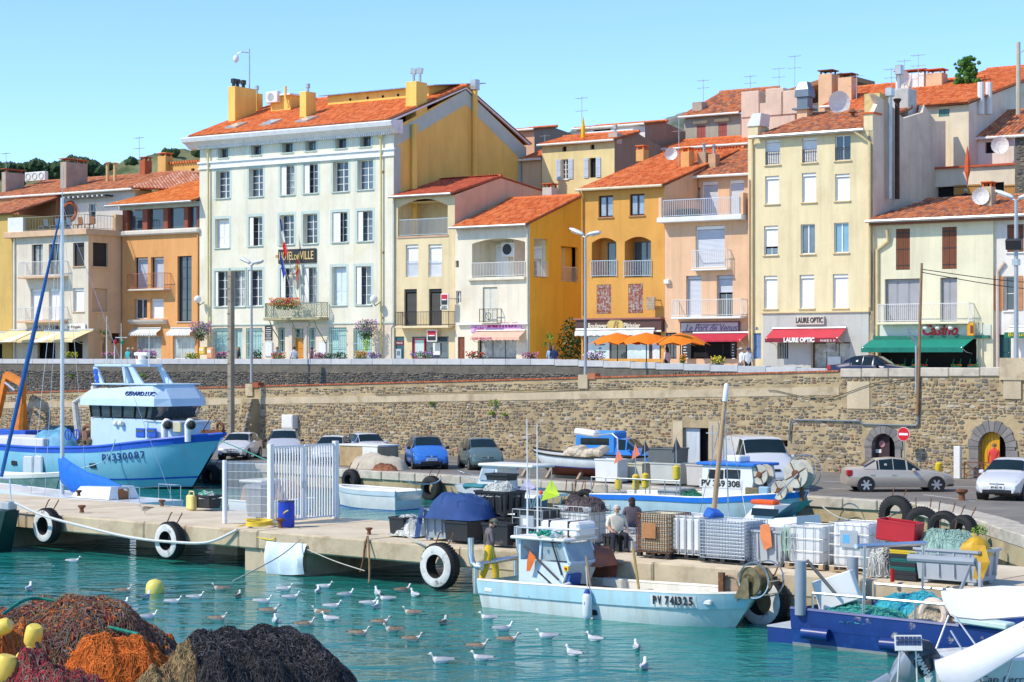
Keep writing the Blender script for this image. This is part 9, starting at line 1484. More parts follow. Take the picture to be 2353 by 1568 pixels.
tub('large grey bin heaped with nets and yellow oilskins',2160,1340,1.75,1.15,.85,M('pale grey bin plastic'),'fish_bin',ab_=P2(2168,1343,.7));q=P2(2168,1343,.7);o=thing('green_net','pale green net heaped in the large grey bin','net',(*q,PZ+.8),frame='p');npl(o,(q[0]-.2,q[1],PZ+.72),.85,.55,.6,M('pale green net',(.30,.46,.40),.9,var=.3,vs=8),380,name='net');o=thing('oilskins','yellow and orange oilskins thrown over the large grey bin','oilskins',(q[0]+.5,q[1],PZ+.8),frame='p');npl(o,(q[0]+.4,q[1],PZ+.72),.5,.45,.52,M('mustard oilskin',(.62,.36,.02),.5,var=.25,vs=4),0,name='jacket');m=MB();m.loft([[(q[0]+.7,q[1]-.5,PZ+1.0),(q[0]+1.0,q[1]-.45,PZ+1.0)],[(q[0]+.85,q[1]-.66,PZ+.6),(q[0]+1.15,q[1]-.5,PZ+.6)],[(q[0]+.8,q[1]-.68,PZ+.2),(q[0]+1.0,q[1]-.6,PZ+.15)]],cap=False,closed=False);m.mk('sleeve',M('mustard oilskin'),o)
q=opr(2010,1325);o=thing('white_net','pale net and rope tangle between container and red crate','net',(*q,PZ),frame='p');npl(o,(q[0],q[1]+.4,PZ),.38,.45,.75,M('white nylon net'),260,name='net',lump=M('grey lump',(.2,.2,.19),.9));o=MB().cyl((0,0,0),(0,0,.16),.034,n=12).mk('drink_can',redg,None);q=opr(2046,1338);o.location=(*xy(q[0],q[1]+.1),PZ);o.scale=(1.6,1.6,2.0);tag(o,'small red can standing beside the crate stack','can')
q=opr(1340,1288);o=thing('brown_cloth','reddish brown cloth draped over the pier edge behind the cabin','cloth',(*q,PZ),frame='p');npl(o,(q[0],q[1]+.35,PZ-.1),.75,.6,.55,M('reddish brown cloth',(.34,.12,.07),.85,var=.2,vs=3),0,name='cloth');m=MB();m.loft([[(q[0]-.7+.2*i,PF-.02-.06*(i%2),PZ+.1-.02*i),(q[0]-.65+.2*i,PF-.1-.08*(i%2),PZ-.3),(q[0]-.6+.18*i,PF-.06,PZ-.62+.05*(i%3))]for i in range(7)],cap=False,closed=False);m.mk('overhang',M('reddish brown cloth'),o,smooth=True)
t,a,b=pth('jerrycan','pale yellow jerrycan standing by the black rope box','jerrycan',440,1172);jy=M('pale yellow can',(.74,.62,.22),.5,var=.1);MB().box(a-.2,b-.13,PZ,a+.2,b+.13,PZ+.55,.05).mk('body',jy,t);MB().tube([(a-.15,b,PZ+.52),(a-.1,b,PZ+.68),(a+.12,b,PZ+.68),(a+.15,b,PZ+.52)],.03,6).mk('handle',jy,t);tub('black box of tangled ropes left of the mesh fence',475,1172,.95,.6,.55,btub,ribs=False);q=opr(475,1171);o=thing('rope_tangle','tangle of green and white rope in the black box','rope',(*q,PZ+.5),frame='p');npl(o,(q[0],q[1],PZ+.42),.42,.28,.22,M('white rope'),60,mats=[M('white rope'),M('teal cord')],r=.016,name='rope',L_=.9)
t=thing('wooden_chest','white topped wooden chest under crumpled canvas on the far quay','chest',(*gab(820,1072,1.2),1.2),frame='p');a,b=gab(800,1072,1.2);x0,z1=pb(779,1020,b);x1=pb(868,1030,b)[0];MB().box(x0,b,1.2,x1,b+1.6,z1-.1,.03).mk('box',M('grimy plywood',(.46,.33,.18),.8,var=.25,vs=2),t);MB().box(x0-.05,b-.05,z1-.1,x1+.05,b+1.65,z1,.02).mk('lid',offw,t);MB().box(x1-1.1,b-.02,1.3,x1-.01,b-.005,z1-.12).mk('panel',offw,t)
q=gab(872,1078,1.2);o=thing('canvas_heap','crumpled grey canvas lying against the wooden chest','canvas',(*q,1.2),frame='p');npl(o,(q[0]-.3,q[1]+.3,1.18),1.9,.8,.85,M('grey tan canvas',(.48,.43,.34),.9,var=.2,vs=2),10,name='canvas');o=thing('net_bundle','rust coloured net bundle below the rusty bollard','net',(*gab(885,1084,1.2),1.2),frame='p');q=gab(885,1082,1.2);npl(o,(q[0],q[1],1.2),.8,.4,.35,M('rust net',(.3,.12,.06),.9,var=.3,vs=6),90,name='net')
t=thing('trestle','grey wooden trestle beside the beached boat','trestle',(*gab(1395,1100,1.2),1.2),frame='p');a,b=gab(1395,1102,1.2);gwd=M('grey wood');MB().box(a-.65,b-.15,2.05,a+.65,b+.15,2.15).mk('top',gwd,t);[MB().bar((a+sx*.5,b+sy*.1,2.06),(a+sx*.65,b+sy*.3,1.2),.1).mk('leg',gwd,t)for sx in(-1,1)for sy in(-1,1)];[MB().bar((a-.55*s,b-.2,1.4),(a+.5*s,b-.12,2.0),.07).mk('brace',gwd,t)for s in(-1,1)]
for lb,px,py,w,dp,h,mt,bb in(('dark grey lidded box stacked on the quay behind the working boat',1535,1060,1.5,1.1,.75,M('dark grey box',(.13,.14,.14),.5),(27.,2.1)),('large pale grey vat below the dark lidded box',1545,1080,1.7,1.1,1.0,M('pale green grey vat',(.5,.52,.47),.6,var=.12),(26.6,1.2)),('pale concrete coloured vat beside the wheelhouse',1625,1085,1.5,1.1,1.0,M('pale concrete vat',(.56,.53,.49),.7,var=.12),(26.4,1.2)),('cream plastic vat behind the marker flags',1460,1070,1.6,1.1,.9,M('cream vat',(.60,.58,.46),.6,var=.1),(27.2,1.2)),('white board box at the stern of the working boat',1405,1085,1.3,.8,1.1,offw,(25.9,1.2))):
 tub(lb,0,0,w,dp,h,mt,'vat','vat',ribs=False,grp='vats on the far quay',ab_=(pb(px,py,bb[0])[0],bb[0]),z=bb[1],taper=.96)
def lamp(label,px,base,top,b,heads=2,mat=None,flood=False,r=.09,z0=None):
 mt=mat or M('galvanised lamp post',(.42,.44,.46),.5,.4,var=.1);a,zt=pb(px,top,b);zb=pb(px,base,b)[1]if z0 is None else z0;t=thing('lamp_post',label,'lamp post',(a,b,zb),'street lamps',frame='p');MB().cyl((a,b,zb),(a,b,zt-.1),r,r*.75,10).mk('post',mt,t,smooth=True)
 for sx,dx,dz in((-1,.95,.28),(1,.85,.1)):
  m=MB();m.tube([(a,b,zt-.15),(a+sx*.3,b,zt)],.05,6);m.mk('bracket',mt,t);m=MB();tl=.38 if sx<0 else.2;rg=[]
  for u,w_,h_ in((.15,.1,.07),(.35,.17,.12),(.8,.2,.13),(1.05,.12,.07)):rg.append([(a+sx*u,b+w_*math.cos(q_),zt-.02+u*tl*(1 if sx<0 else.6)+h_*math.sin(q_))for q_ in np.linspace(0,6.283,10,endpoint=False)])
  m.loft(rg);h=m.mk('lamp_head',M('pale lamp housing',(.68,.7,.72),.4),t,smooth=True);MB().obox((a+sx*.68,b,zt-.12+.68*tl*(1 if sx<0 else.6)),(.5,.26,.03),(0,-sx*tl*.9,0)).mk('lens',M('lamp lens',(.4,.42,.4),.2),h)
 if flood:m=MB();z=pb(px,562,b)[1];m.obox((a,b-.25,z),(.75,.3,.5),(.3,0,.3),.03);f=m.mk('floodlight',black,t);MB().box(a-.15,b-.15,z-1.0,a+.15,b+.15,z-.7).mk('junction_box',galv,t)
 return t
lamp('twin headed street lamp on the brick pedestal before the town hall',578,880,605,WB+.15);lamp('twin headed street lamp before the bakery awning',1345,862,540,WB+.15);lamp('tall lamp with floodlight at the right edge',2335,826,455,WB+.9,flood=True,r=.12)
cp=thing('concrete_pole','tall ladder slotted concrete pole rising from the quay','pole',(*gab(532,1020,1.2),1.2),frame='p');a,b=gab(532,1024,1.2);b=WB-1.9;a=pb(531,900,b)[0];zt=pb(532,623,b)[1];cm=M('brown grey concrete',(.33,.28,.21),.85,var=.15);MB().box(a-.17,b-.17,1.2,a+.17,b+.17,zt,.03).mk('shaft',cm,cp);OFF[cp.name]
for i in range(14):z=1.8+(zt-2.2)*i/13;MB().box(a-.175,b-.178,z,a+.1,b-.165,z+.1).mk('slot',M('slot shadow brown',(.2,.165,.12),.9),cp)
wp=thing('wooden_pole','brown iron pole carrying wires before the grocery','pole',(pb(2112,950,WB-.12)[0],WB-.12,4.),frame='p');a,zt=pb(2118,605,WB-.12);a0=pb(2108,950,WB-.12)[0];MB().tube([(a0,WB-.12,pb(2108,952,WB)[1]),(a,WB-.12,zt)],[.09,.06],8).mk('shaft',M('brown iron pole',(.30,.17,.08),.7,var=.2,vs=3),wp,smooth=True);m=MB();m.tube(spth([(a,WB-.12,zt-.3),(a+3.5,WB+3,zt-.9),(a+8,WB+8,zt-1.2)]),.02,4);m.tube(spth([(a,WB-.12,zt-.45),(a+3.5,WB+3,zt-1.2),(a+8,WB+8,zt-1.6)]),.02,4);m.mk('wire',black,wp)
ap=thing('aerial_post','short pale grey pole with tv aerial above the stone wall','pole',(pb(2105,860,WB-.2)[0],WB-.2,5.5),frame='p');a,zt=pb(2105,790,WB-.2);MB().cyl((a,WB-.2,pb(2100,905,WB)[1]),(a,WB-.2,zt),.05,n=8).mk('shaft',galv,ap);p=pb(2085,756,WB-.2);m=MB();m.tube([(a,WB-.2,zt),(p[0],WB-.2,p[1])],.05,6);[m.cyl((a+(p[0]-a)*t,WB-.6,zt+(p[1]-zt)*t),(a+(p[0]-a)*t,WB+.2,zt+(p[1]-zt)*t+.2),.012,n=4)for t in np.linspace(.1,1,8)];m.mk('aerial',galv,ap)
ns=thing('no_entry_sign','round red no entry sign with white bar before the arched door','sign',(pb(2077,1080,WB-.9)[0],WB-.9,1.2),frame='p');a,z=pb(2077,998,WB-.9);r=.34;MB().cyl((a,WB-.88,1.2),(a,WB-.88,z+.2),.03,n=8).mk('post',galv,ns)
o_=MB();o_.lathe([(r,-.01),(r,.01)],(a,WB-.93,z),28,'y');o_.mk('disc_rim',white,ns);o_=MB();o_.lathe([(r*.95,-.012),(r*.95,.0)],(a,WB-.935,z),28,'y');o_.mk('disc',M('sign red',(.62,.01,.02),.4),ns);MB().box(a-r*.72,WB-.955,z-.055,a+r*.72,WB-.949,z+.055).mk('white_bar',white,ns)
rl=thing('iron_railing','rusty iron railing with crossed panel at the yellow door','railing',(pb(2215,1110,WB-1.3)[0],WB-1.3,1.2),frame='p');a0,a1=pb(2216,1100,WB-1.3)[0],pb(2300,1100,WB-1.3)[0];z1=pb(2216,1062,WB-1.3)[1]
for i in range(2):x0,x1=a0+(a1-a0)*i/2,a0+(a1-a0)*(i+.95)/2;m=MB();[m.bar(p,q,.05)for p,q in(((x0,WB-1.3,1.2),(x0,WB-1.3,z1)),((x1,WB-1.3,1.2),(x1,WB-1.3,z1)),((x0,WB-1.3,z1),(x1,WB-1.3,z1)),((x0,WB-1.3,1.4),(x1,WB-1.3,1.4)))];m.mk('panel_frame',rust,rl);m=MB();m.bar((x0,WB-1.3,1.4),(x1,WB-1.3,z1),.03);m.bar((x0,WB-1.3,z1),(x1,WB-1.3,1.4),.03);m.mk('cross_bar',rust,rl)
o=MB().box(-.17,-.12,0,.17,.12,1.55,.02).mk('stone_post',offw,None);o.location=(*xy(a0-.45,WB-1.1),1.2);o.rotation_euler.z=-PH;tag(o,'short white post beside the rusty iron railing','post')
o=MB().lathe([(.13,0),(.13,.5),(.15,.55),(.15,.8),(.06,.86)],(0,0,0),12).mk('post',M('yellow post',(.78,.55,.02),.5),None,smooth=True);q=gz(2156,1105,1.2);o.location=(*q,1.2);o.name='marker_post';tag(o,'yellow capped marker post behind the champagne car','post')
bx=thing('meter_box','grey meter box fixed on the stone wall above the silver car','box',(pb(658,985,WB-.5)[0],WB-.5,pb(658,985,WB)[1]),frame='p');r_=wrect('M',953,1052,580,708,WB-.5);MB().box(r_[0],WB-.5,r_[2],r_[1],WB+.02,r_[3],.02).mk('cabinet',offw,bx);MB().box(r_[0]+.05,WB-.52,r_[2]+.08,r_[1]-.05,WB-.49,r_[3]-.08,.01).mk('door',offw,bx)
MB().box(dA[0]+.02,WB+.2,1.2,dA[0]+(dA[1]-dA[0])*.58,WB+.27,dA[3]-.03,.01).mk('door_leaf',M('pale blue worn door',(.52,.58,.62),.7,var=.2,vs=3,streak=.2),lw)
MB().box(dB[0],WB+.3,1.2,dB[0]+(dB[1]-dB[0])*.6,WB+.36,dB[3]-.05).mk('door_leaf',M('dark brown door',(.05,.025,.03),.6),lw);q=pb(*zc('P',1020,843),WB+.25);o=MB();o.lathe([(.02,-.01),(.17,-.01),(.17,.01)],(q[0],WB+.28,q[1]),18,'y');o.mk('round_sign',M('faded red sign',(.5,.2,.2),.5,var=.3,vs=9),lw);q=pb(*zc('P',987,907),WB+.25);MB().box(q[0]-.16,WB+.28,q[1]-.09,q[0]+.16,WB+.29,q[1]+.09).mk('door_notice',offw,lw)
yd=M('golden yellow door',(.66,.33,.01),.5,var=.1,vs=3,streak=.2);n=9
for i in range(n):x=dC[0]+(dC[1]-dC[0])*i/n;MB().box(x+.005,WB+.25,1.2 if i<6 else 3.2,x+(dC[1]-dC[0])/n-.005,WB+.3,dC[3]).mk('door_plank',yd,lw)
for k,pts in(('P',((190,815),(205,640),(240,628),(820,640),(850,665),(1330,680),(1345,660),(1345,590))),('P',((0,362),(70,365),(350,430),(580,430),(940,300),(1320,255))),('N',((0,400),(500,385),(1200,370),(1800,345),(2294,335)))):
 q=[pb(*zc(k,*p_),WB-.1)for p_ in pts];m=MB();m.tube([(x,WB-.1,z)for x,z in q],.045 if pts[0][0]==190 else.02,6);m.mk('conduit',M('blue grey conduit',(.12,.17,.22),.5)if pts[0][0]==190 else M('dark cable',(.08,.07,.06),.7),lw)

# people
FOLK=[]
BASE=dict(pel=(0,0,.94,.14),sp=(0,0,1.14,.135),ch=(0,0,1.36,.15),nk=(0,.01,1.49,.062),hb=(0,.03,1.57,.075),hm=(0,.04,1.65,.10),ht=(0,.03,1.73,.07),no=(0,.155,1.64,.016),sl=(-.19,0,1.42,.068),el=(-.24,-.02,1.13,.05),wl=(-.25,.08,.89,.036),hl=(-.25,.11,.82,.036),sr=(.19,0,1.42,.068),er=(.24,-.02,1.13,.05),wr=(.25,.08,.89,.036),hr=(.25,.11,.82,.036),pl=(-.1,0,.90,.105),kl=(-.11,.03,.5,.072),al=(-.11,0,.09,.05),tl=(-.12,.17,.045,.045),pr=(.1,0,.90,.105),kr=(.11,.03,.5,.072),ar=(.11,0,.09,.05),tr=(.12,.17,.045,.045))
BONES=[('pel','sp','T'),('sp','ch','T'),('ch','nk','T'),('nk','hb','S'),('hb','hm','S'),('hm','ht','S'),('hm','no','S'),('ch','sl','T'),('sl','el','A'),('el','wl','F'),('wl','hl','S'),('ch','sr','T'),('sr','er','A'),('er','wr','F'),('wr','hr','S'),('pel','pl','P'),('pl','kl','P'),('kl','al','L'),('al','tl','B'),('pel','pr','P'),('pr','kr','P'),('kr','ar','L'),('ar','tr','B')]
skin_m=M('tanned skin',(.52,.30,.20),.6,var=.08)
def person(label,loc,yaw,shirt,trousers,hair,pose=None,sleeve=False,shorts=False,boots=None,cap=None,scale=1.,beard=False,glasses=False,long=False,fingers=False,bib=None):
 J=dict(BASE);J.update(pose or{});bn=list(BONES)
 if fingers:
  for s,sg in(('l',-1),('r',1)):
   w,h=Vector(J['w'+s][:3]),Vector(J['h'+s][:3]);d=(h-w).normalized();sd=d.cross(Vector((0,0,1)));sd=sd.normalized()if sd.length>.1 else Vector((1,0,0));up=sd.cross(d)
   for i,(o_,l_)in enumerate(((-.03,.07),(-.01,.08),(.01,.075),(.03,.06))):k='f%s%d'%(s,i);J[k]=(*(h+sd*o_+d*l_*.5),.0095);J[k+'t']=(*(h+sd*o_+d*l_*.85-up*l_*.45),.008);bn+=[('h'+s,k,'S'),(k,k+'t','S')]
   J['t'+s+'b']=(*(w+(h-w)*.3+sd*.045*sg-up*.01),.011);J['t'+s+'t']=(*(h+sd*.05*sg-up*.03),.009);bn+=[('w'+s,'t'+s+'b','S'),('t'+s+'b','t'+s+'t','S')]
 t=thing('person',label,'person',loc,'people',rotz=yaw);t.scale=(scale,)*3;ks=list(J);me=bpy.data.meshes.new('body');me.from_pydata([J[k][:3]for k in ks],[(ks.index(a),ks.index(b))for a,b,_ in bn],[])
 o=link('body',me,t);sk=o.modifiers.new('skin','SKIN');sk.use_smooth_shade=True;lay=me.skin_vertices[0].data
 for i,k in enumerate(ks):r=J[k][3];f=1.25 if k in('pel','sp','ch')else 1;lay[i].radius=(r*f,r*(.82 if f>1 else 1));lay[i].use_root=k=='pel'
 o.modifiers.new('sub','SUBSURF').levels=2;o.modifiers['sub'].render_levels=2
 mats=[skin_m,shirt,trousers,boots or M('dark shoe',(.04,.035,.03),.6)];z={'T':1,'A':1,'F':1 if sleeve else 0,'S':0,'P':2,'L':0 if shorts else 2,'B':3}
 FOLK.append((o,[(Vector(J[a][:3]),Vector(J[b][:3]),z[k],(J[a][3]+J[b][3])/2)for a,b,k in bn],mats));hm=Vector(J['hm'][:3]);fw=(Vector(J['no'][:3])-hm).normalized();up=(Vector(J['ht'][:3])-Vector(J['hb'][:3])).normalized();sd=fw.cross(up)
 m=MB();rg=[]
 for i in range(6):
  th=math.pi*.62*i/5;rg.append([hm+up*(.115*math.cos(th)+.012)+(fw*math.cos(p)+sd*math.sin(p))*.112*math.sin(th)*(1 if math.cos(p)<.45 or th<1.0 else.72)-fw*.012 for p in np.linspace(0,2*math.pi,14,endpoint=False)])
 m.loft(rg,cap=False)
 if long:m.sph(hm-fw*.07-up*.1,(.1,.08,.15),10,8)
 m.mk('hair',hair,t,smooth=True)
 for s in(-1,1):MB().sph(hm+fw*.097+sd*.036*s+up*.012,.011,6,5).mk('eye',black,t);MB().sph(hm+sd*.1*s-up*.005,(.02,.025,.032),6,5).mk('ear',skin_m,t)
 MB().sph(hm+fw*.094-up*.052,(.026,.012,.008),6,5).mk('mouth',M('lip',(.4,.14,.11),.6),t)
 if cap:m=MB();m.sph(hm+up*.045,(.118,.122,.085),12,8);m.prism([hm+up*.05+fw*.08+sd*.09,hm+up*.05+fw*.08-sd*.09,hm+up*.035+fw*.2-sd*.06,hm+up*.035+fw*.2+sd*.06],up*.012);m.mk('cap',cap,t,smooth=True)
 if glasses:m=MB();[m.sph(hm+fw*.108+sd*.036*s+up*.012,(.03,.012,.02),8,6)for s in(-1,1)];m.mk('sunglasses',black,t)
 if beard:MB().sph(hm+fw*.055-up*.075,(.062,.05,.045),8,6).mk('beard',hair,t)
 if bib:m=MB();[m.tube([(s*.09,.13,1.2),(s*.1,.13,1.36),(s*.1,.0,1.48),(s*.06,-.12,1.3),(s*.07,-.13,1.1)],.016,5)for s in(-1,1)];m.mk('braces',bib,t)
 return t
def dress_folk():
 dg=bpy.context.evaluated_depsgraph_get()
 for o,bn,mats in FOLK:
  me=bpy.data.meshes.new_from_object(o.evaluated_get(dg));o.modifiers.clear();o.data=me;me.materials.clear();[me.materials.append(m)for m in mats]
  for p in me.polygons:
   c=p.center;best=9;k=0
   for a,b,z,r in bn:
    ab_=b-a;q=max(0,min(1,(c-a).dot(ab_)/max(ab_.dot(ab_),1e-6)));d=(c-(a+ab_*q)).length-r*.9
    if d<best:best,k=d,z
   p.material_index=k;p.use_smooth=True
cl=lambda n,c=(.5,.5,.5):MATS.get(n+' cloth')or M(n+' cloth',c,.85,var=.12,vs=5)
hb,hg,hw_=M('dark hair',(.035,.022,.016),.7),M('grey white hair',(.62,.6,.56),.7),M('light brown hair',(.25,.13,.05),.7)
def at_prom(px,py,b):a=pb(px,py,b)[0];x,y=xy(a,b);return(x,y,zprom(x))
q=FT('S',800,940,FB-.3);work=dict(el=(-.27,.02,1.14,.052),wl=(-.1,.27,1.12,.036),hl=(-.02,.31,1.15,.036),er=(.27,.03,1.14,.052),wr=(.12,.27,1.10,.036),hr=(.04,.32,1.13,.036),hb=(0,.07,1.56,.075),hm=(0,.11,1.63,.1),ht=(0,.10,1.715,.07),no=(0,.215,1.60,.016),nk=(0,.03,1.49,.062),kl=(-.14,.2,.5,.105),al=(-.15,.24,.1,.085),tl=(-.17,.36,.045,.05),pl=(-.11,.03,.90,.13),pr=(.11,-.03,.90,.13),kr=(.14,-.12,.5,.105),ar=(.15,-.28,.1,.085),tr=(.16,-.14,.045,.05))
person('fisherman in yellow oilskin trousers and olive cap standing on the open boat',(*xy(q[0],FB-.3),.55),math.radians(-75),cl('mauve grey shirt',(.16,.13,.14)),M('yellow oilskin',(.80,.50,.01),.45,var=.1,vs=4,bump=.01,bs=9),hb,work,scale=1.06,cap=cl('olive',(.16,.17,.11)),beard=True,fingers=True,boots=M('yellow oilskin'),bib=cl('olive',(.16,.17,.11)))
rope('net_line','thin green line running from the fisherman hands to the deck',[(*xy(q[0]+.35,FB-.6),1.7),(*xy(q[0]+.5,FB-.6),1.1),(*xy(q[0]+.55,FB-.5),.6)],.012,M('green rope'))
sit=dict(pel=(0,0,.50,.16),sp=(0,.02,.72,.17),ch=(0,0,.95,.165),nk=(0,.03,1.08,.065),hb=(0,.06,1.15,.075),hm=(0,.07,1.23,.1),ht=(0,.06,1.315,.07),no=(0,.185,1.22,.016),sl=(-.21,0,1.0,.072),sr=(.21,0,1.0,.072),el=(-.30,.04,.74,.054),wl=(-.30,.12,.50,.038),hl=(-.3,.16,.43,.036),er=(.31,.08,.76,.054),wr=(.22,.30,.60,.038),hr=(.18,.38,.57,.036),pl=(-.11,.04,.48,.11),kl=(-.17,.44,.50,.08),al=(-.16,.40,.09,.055),tl=(-.18,.57,.045,.048),pr=(.11,.04,.48,.11),kr=(.22,.42,.50,.08),ar=(.26,.52,.09,.055),tr=(.30,.68,.045,.048))
q=opr(1392,1268);tub('black crate used as a seat by the old man',0,0,.62,.5,.46,btub,ab_=(q[0]-.05,q[1]+.55));person('white haired man in cream shirt sitting on a black crate',(*xy(q[0],q[1]+.5),PZ-.02),math.radians(-165),cl('cream shirt',(.74,.68,.54)),cl('navy trousers',(.018,.022,.035)),hg,sit,glasses=True,fingers=True)
q=(opr(1497,1240)[0],PF+4.6);person('curly dark haired person in mauve shirt seen from behind',(*xy(q[0],q[1]),PZ),math.radians(10),cl('mauve shirt',(.15,.12,.14)),cl('navy trousers'),hb,sit,long=True);tub('low grey tub used as a seat behind the containers',0,0,.6,.5,.45,gbin,ab_=(q[0],q[1]))
q=xy(pb(2284,1050,WB-1.9)[0],WB-1.9);person('woman in red shawl walking to the yellow door',(*q,1.2),math.radians(-20),cl('coral red',(.70,.06,.05)),cl('coral red'),hw_,sleeve=True);q=xy(pb(990,1000,34)[0],34.);person('fair haired man behind the bright blue people carrier',(*q,1.2),math.radians(160),cl('pink shirt',(.6,.35,.35)),cl('navy trousers'),hw_,glasses=True)
walk=dict(kl=(-.11,.12,.5,.072),al=(-.11,.2,.1,.05),tl=(-.11,.36,.06,.045),kr=(.11,-.04,.5,.072),ar=(.11,-.22,.12,.05),tr=(.11,-.08,.05,.045))
UB2=UB+2.2;W_=cl('white shirt',(.72,.73,.74));D_=cl('navy trousers')
for px,yaw,lb,sh,hr_,kw in((295,2.8,'heavy man in turquoise shirt before the orange shop',cl('turquoise',(.05,.5,.52)),hg,{}),(306,3.2,'person in brown cap and grey jacket beside the turquoise shirt',cl('grey jacket',(.12,.12,.12)),hb,{'cap':cl('tan cap',(.4,.3,.18))}),(320,3.5,'woman in mauve top with flowers before the orange shop',cl('mauve top',(.42,.22,.32)),hb,{}),(549,2.0,'long haired woman in dark jacket by the concrete pole',D_,hw_,{'long':True}),(637,3.1,'man with raised hand and grey shirt below the plaque',cl('grey green shirt',(.3,.34,.34)),hw_,{'glasses':True}),(676,.3,'man in white shirt walking to the oak door',W_,hb,{'pose':walk}),(716,1.2,'man in striped rugby shirt and grey cap',cl('maroon striped',(.28,.16,.19)),hb,{'cap':cl('grey cap',(.2,.22,.24))}),(724,1.5,'small white haired person beside the striped shirt',W_,hg,{'scale':.9}),(1266,-.3,'woman in pale blue dress with bag by the palm',cl('pale blue dress',(.32,.48,.72)),hb,{'long':True}),(1273,.1,'man in dark blue shirt beside the pale blue dress',cl('dark blue shirt',(.03,.05,.12)),hw_,{}),(1533,.8,'curly haired woman in pale pink top at the parasols',cl('pale pink top',(.74,.55,.55)),hb,{'long':True}),(1704,1.9,'man in white shirt and beige cap with backpack',W_,hb,{'cap':cl('beige cap',(.6,.52,.4)),'pose':walk}),(1719,3.2,'man in white shirt with dark strap and blue cap',W_,hb,{'cap':cl('blue cap',(.03,.06,.15)),'glasses':True})):
 person(lb,at_prom(px,825,UB2 if px<1500 else UB+1.4),yaw,sh,D_,hr_,**kw)
s_=tz(2222,440,6.2)[0];q=rc('K',1035,1900,190,255,4.3)[3]-1.05;person('grey haired man in navy top on the upper terrace',(*txy(s_,6.0),q),math.radians(170),cl('navy top',(.012,.015,.03)),D_,hg)
# gulls
def gull_mesh(young):
 m=MB();rg=[]
 for x,z,w,h in((-.30,.115,.012,.012),(-.22,.10,.05,.035),(-.10,.075,.085,.075),(.03,.07,.095,.09),(.12,.085,.075,.085),(.17,.13,.045,.055),(.185,.19,.034,.036),(.205,.235,.040,.038),(.245,.24,.03,.03),(.265,.235,.012,.012)):rg.append([(x,w*math.cos(t),z+h*math.sin(t))for t in np.linspace(0,2*math.pi,12,endpoint=False)])
 return m.loft(rg)
gwh=M('white plumage',(.80,.80,.79),.7,var=.04);ggr=M('grey wing plumage',(.42,.44,.47),.7,var=.12,vs=9);gbr=M('speckled brown plumage',(.28,.21,.15),.8,var=.5,vs=30);gpl=M('pale buff plumage',(.66,.61,.54),.8,var=.35,vs=25);beakm=M('yellow beak',(.75,.5,.05),.5);gbk=M('black wing tip',(.02,.02,.02),.7)
GM={}
for yg in(0,1):
 b=gull_mesh(yg).mesh('body',gpl if yg else gwh,smooth=2);wm=MB()
 for s in(-1,1):wm.loft([[(x,s*y,z),(x,s*(y+.012),z-.03),(x,s*(y-.03),z+h_)]for x,y,z,h_ in((.12,.078,.10,.04),(.03,.098,.115,.06),(-.1,.092,.12,.05),(-.25,.045,.125,.03),(-.34,.012,.135,.01))])
 GM[yg]=(b,wm.mesh('wings',gbr if yg else ggr,smooth=True),MB().loft([[(.255,s1*.012,.235+s2*.012)for s1,s2 in((-1,-1),(1,-1),(1,1),(-1,1))],[(.31,s1*.004,.225+s2*.004)for s1,s2 in((-1,-1),(1,-1),(1,1),(-1,1))]]).mesh('beak',gbk if yg else beakm),MB().box(-.38,-.02,.118,-.27,.02,.132).mesh('tail_tip',gbk),MB().sph((.235,.032,.245),.007,5,4).sph((.235,-.032,.245),.007,5,4).mesh('eyes',gbk))
GL='67,1357,a,90 170,1293,a,0 286,1362,j,10 282,1393,a,60 335,1376,a,70 400,1387,a,0 451,1377,a,5 505,1357,j,180 547,1374,j,80 302,1410,a,120 343,1422,a,20 503,1427,j,0 606,1387,a,0 656,1358,a,-5 671,1377,a,8 622,1409,j,0 633,1431,a,100 703,1440,j,10 730,1363,a,90 748,1352,a,-8 796,1371,a,25 766,1398,a,0 736,1412,j,165 757,1427,a,150 850,1391,a,0 868,1367,a,110 887,1380,a,180 863,1399,a,75 927,1361,j,30 953,1371,a,120 945,1413,j,170 877,1435,j,0 901,1452,j,180 828,1461,j,0 950,1474,j,5 1018,1435,j,70 1012,1524,a,180 1120,1424,a,170 1158,1450,a,15 1170,1476,j,0 1255,1467,a,175 1365,1473,a,140 1317,1507,a,130 1463,1492,a,95 1480,1537,a,80 1100,1491,j,0 1105,1518,a,165 333,1181,s,200'
ORD='first second third fourth fifth sixth seventh eighth ninth tenth eleventh twelfth thirteenth fourteenth fifteenth sixteenth seventeenth eighteenth nineteenth twentieth twenty-first twenty-second twenty-third twenty-fourth twenty-fifth twenty-sixth twenty-seventh twenty-eighth twenty-ninth thirtieth thirty-first'.split()
gs=sorted((float(a),float(b),c,float(d))for a,b,c,d in(g.split(',')for g in GL.split()));cnt={'a':0,'j':0,'s':0}
for px,py,k,yaw in gs:
 x,y=gz(px,py,PZ if k=='s' else 0);yg=0 if k=='a' else 1
 lb='brown speckled gull standing on the pier concrete' if k=='s' else('white and grey gull on the water, %s of its colour from the left' if k=='a' else 'brown speckled gull on the water, %s of its colour from the left')%ORD[cnt[k]];cnt[k]+=1
 t=thing('gull',lb,'gull',(x,y,-.02 if k!='s' else PZ+.11),'gulls in the harbour',rotz=math.radians(yaw));t.scale=(R.uniform(.88,1.0),)*3
 for nm,me in zip(('body','wings','beak','tail_tip','eyes'),GM[yg]):link(nm,me,t)
 if k=='s':m=MB();[m.cyl((0,s*.03,-.14),(0,s*.03,.02),.008,n=5)for s in(-1,1)];m.mk('legs',M('pink leg',(.6,.35,.3),.6),t)
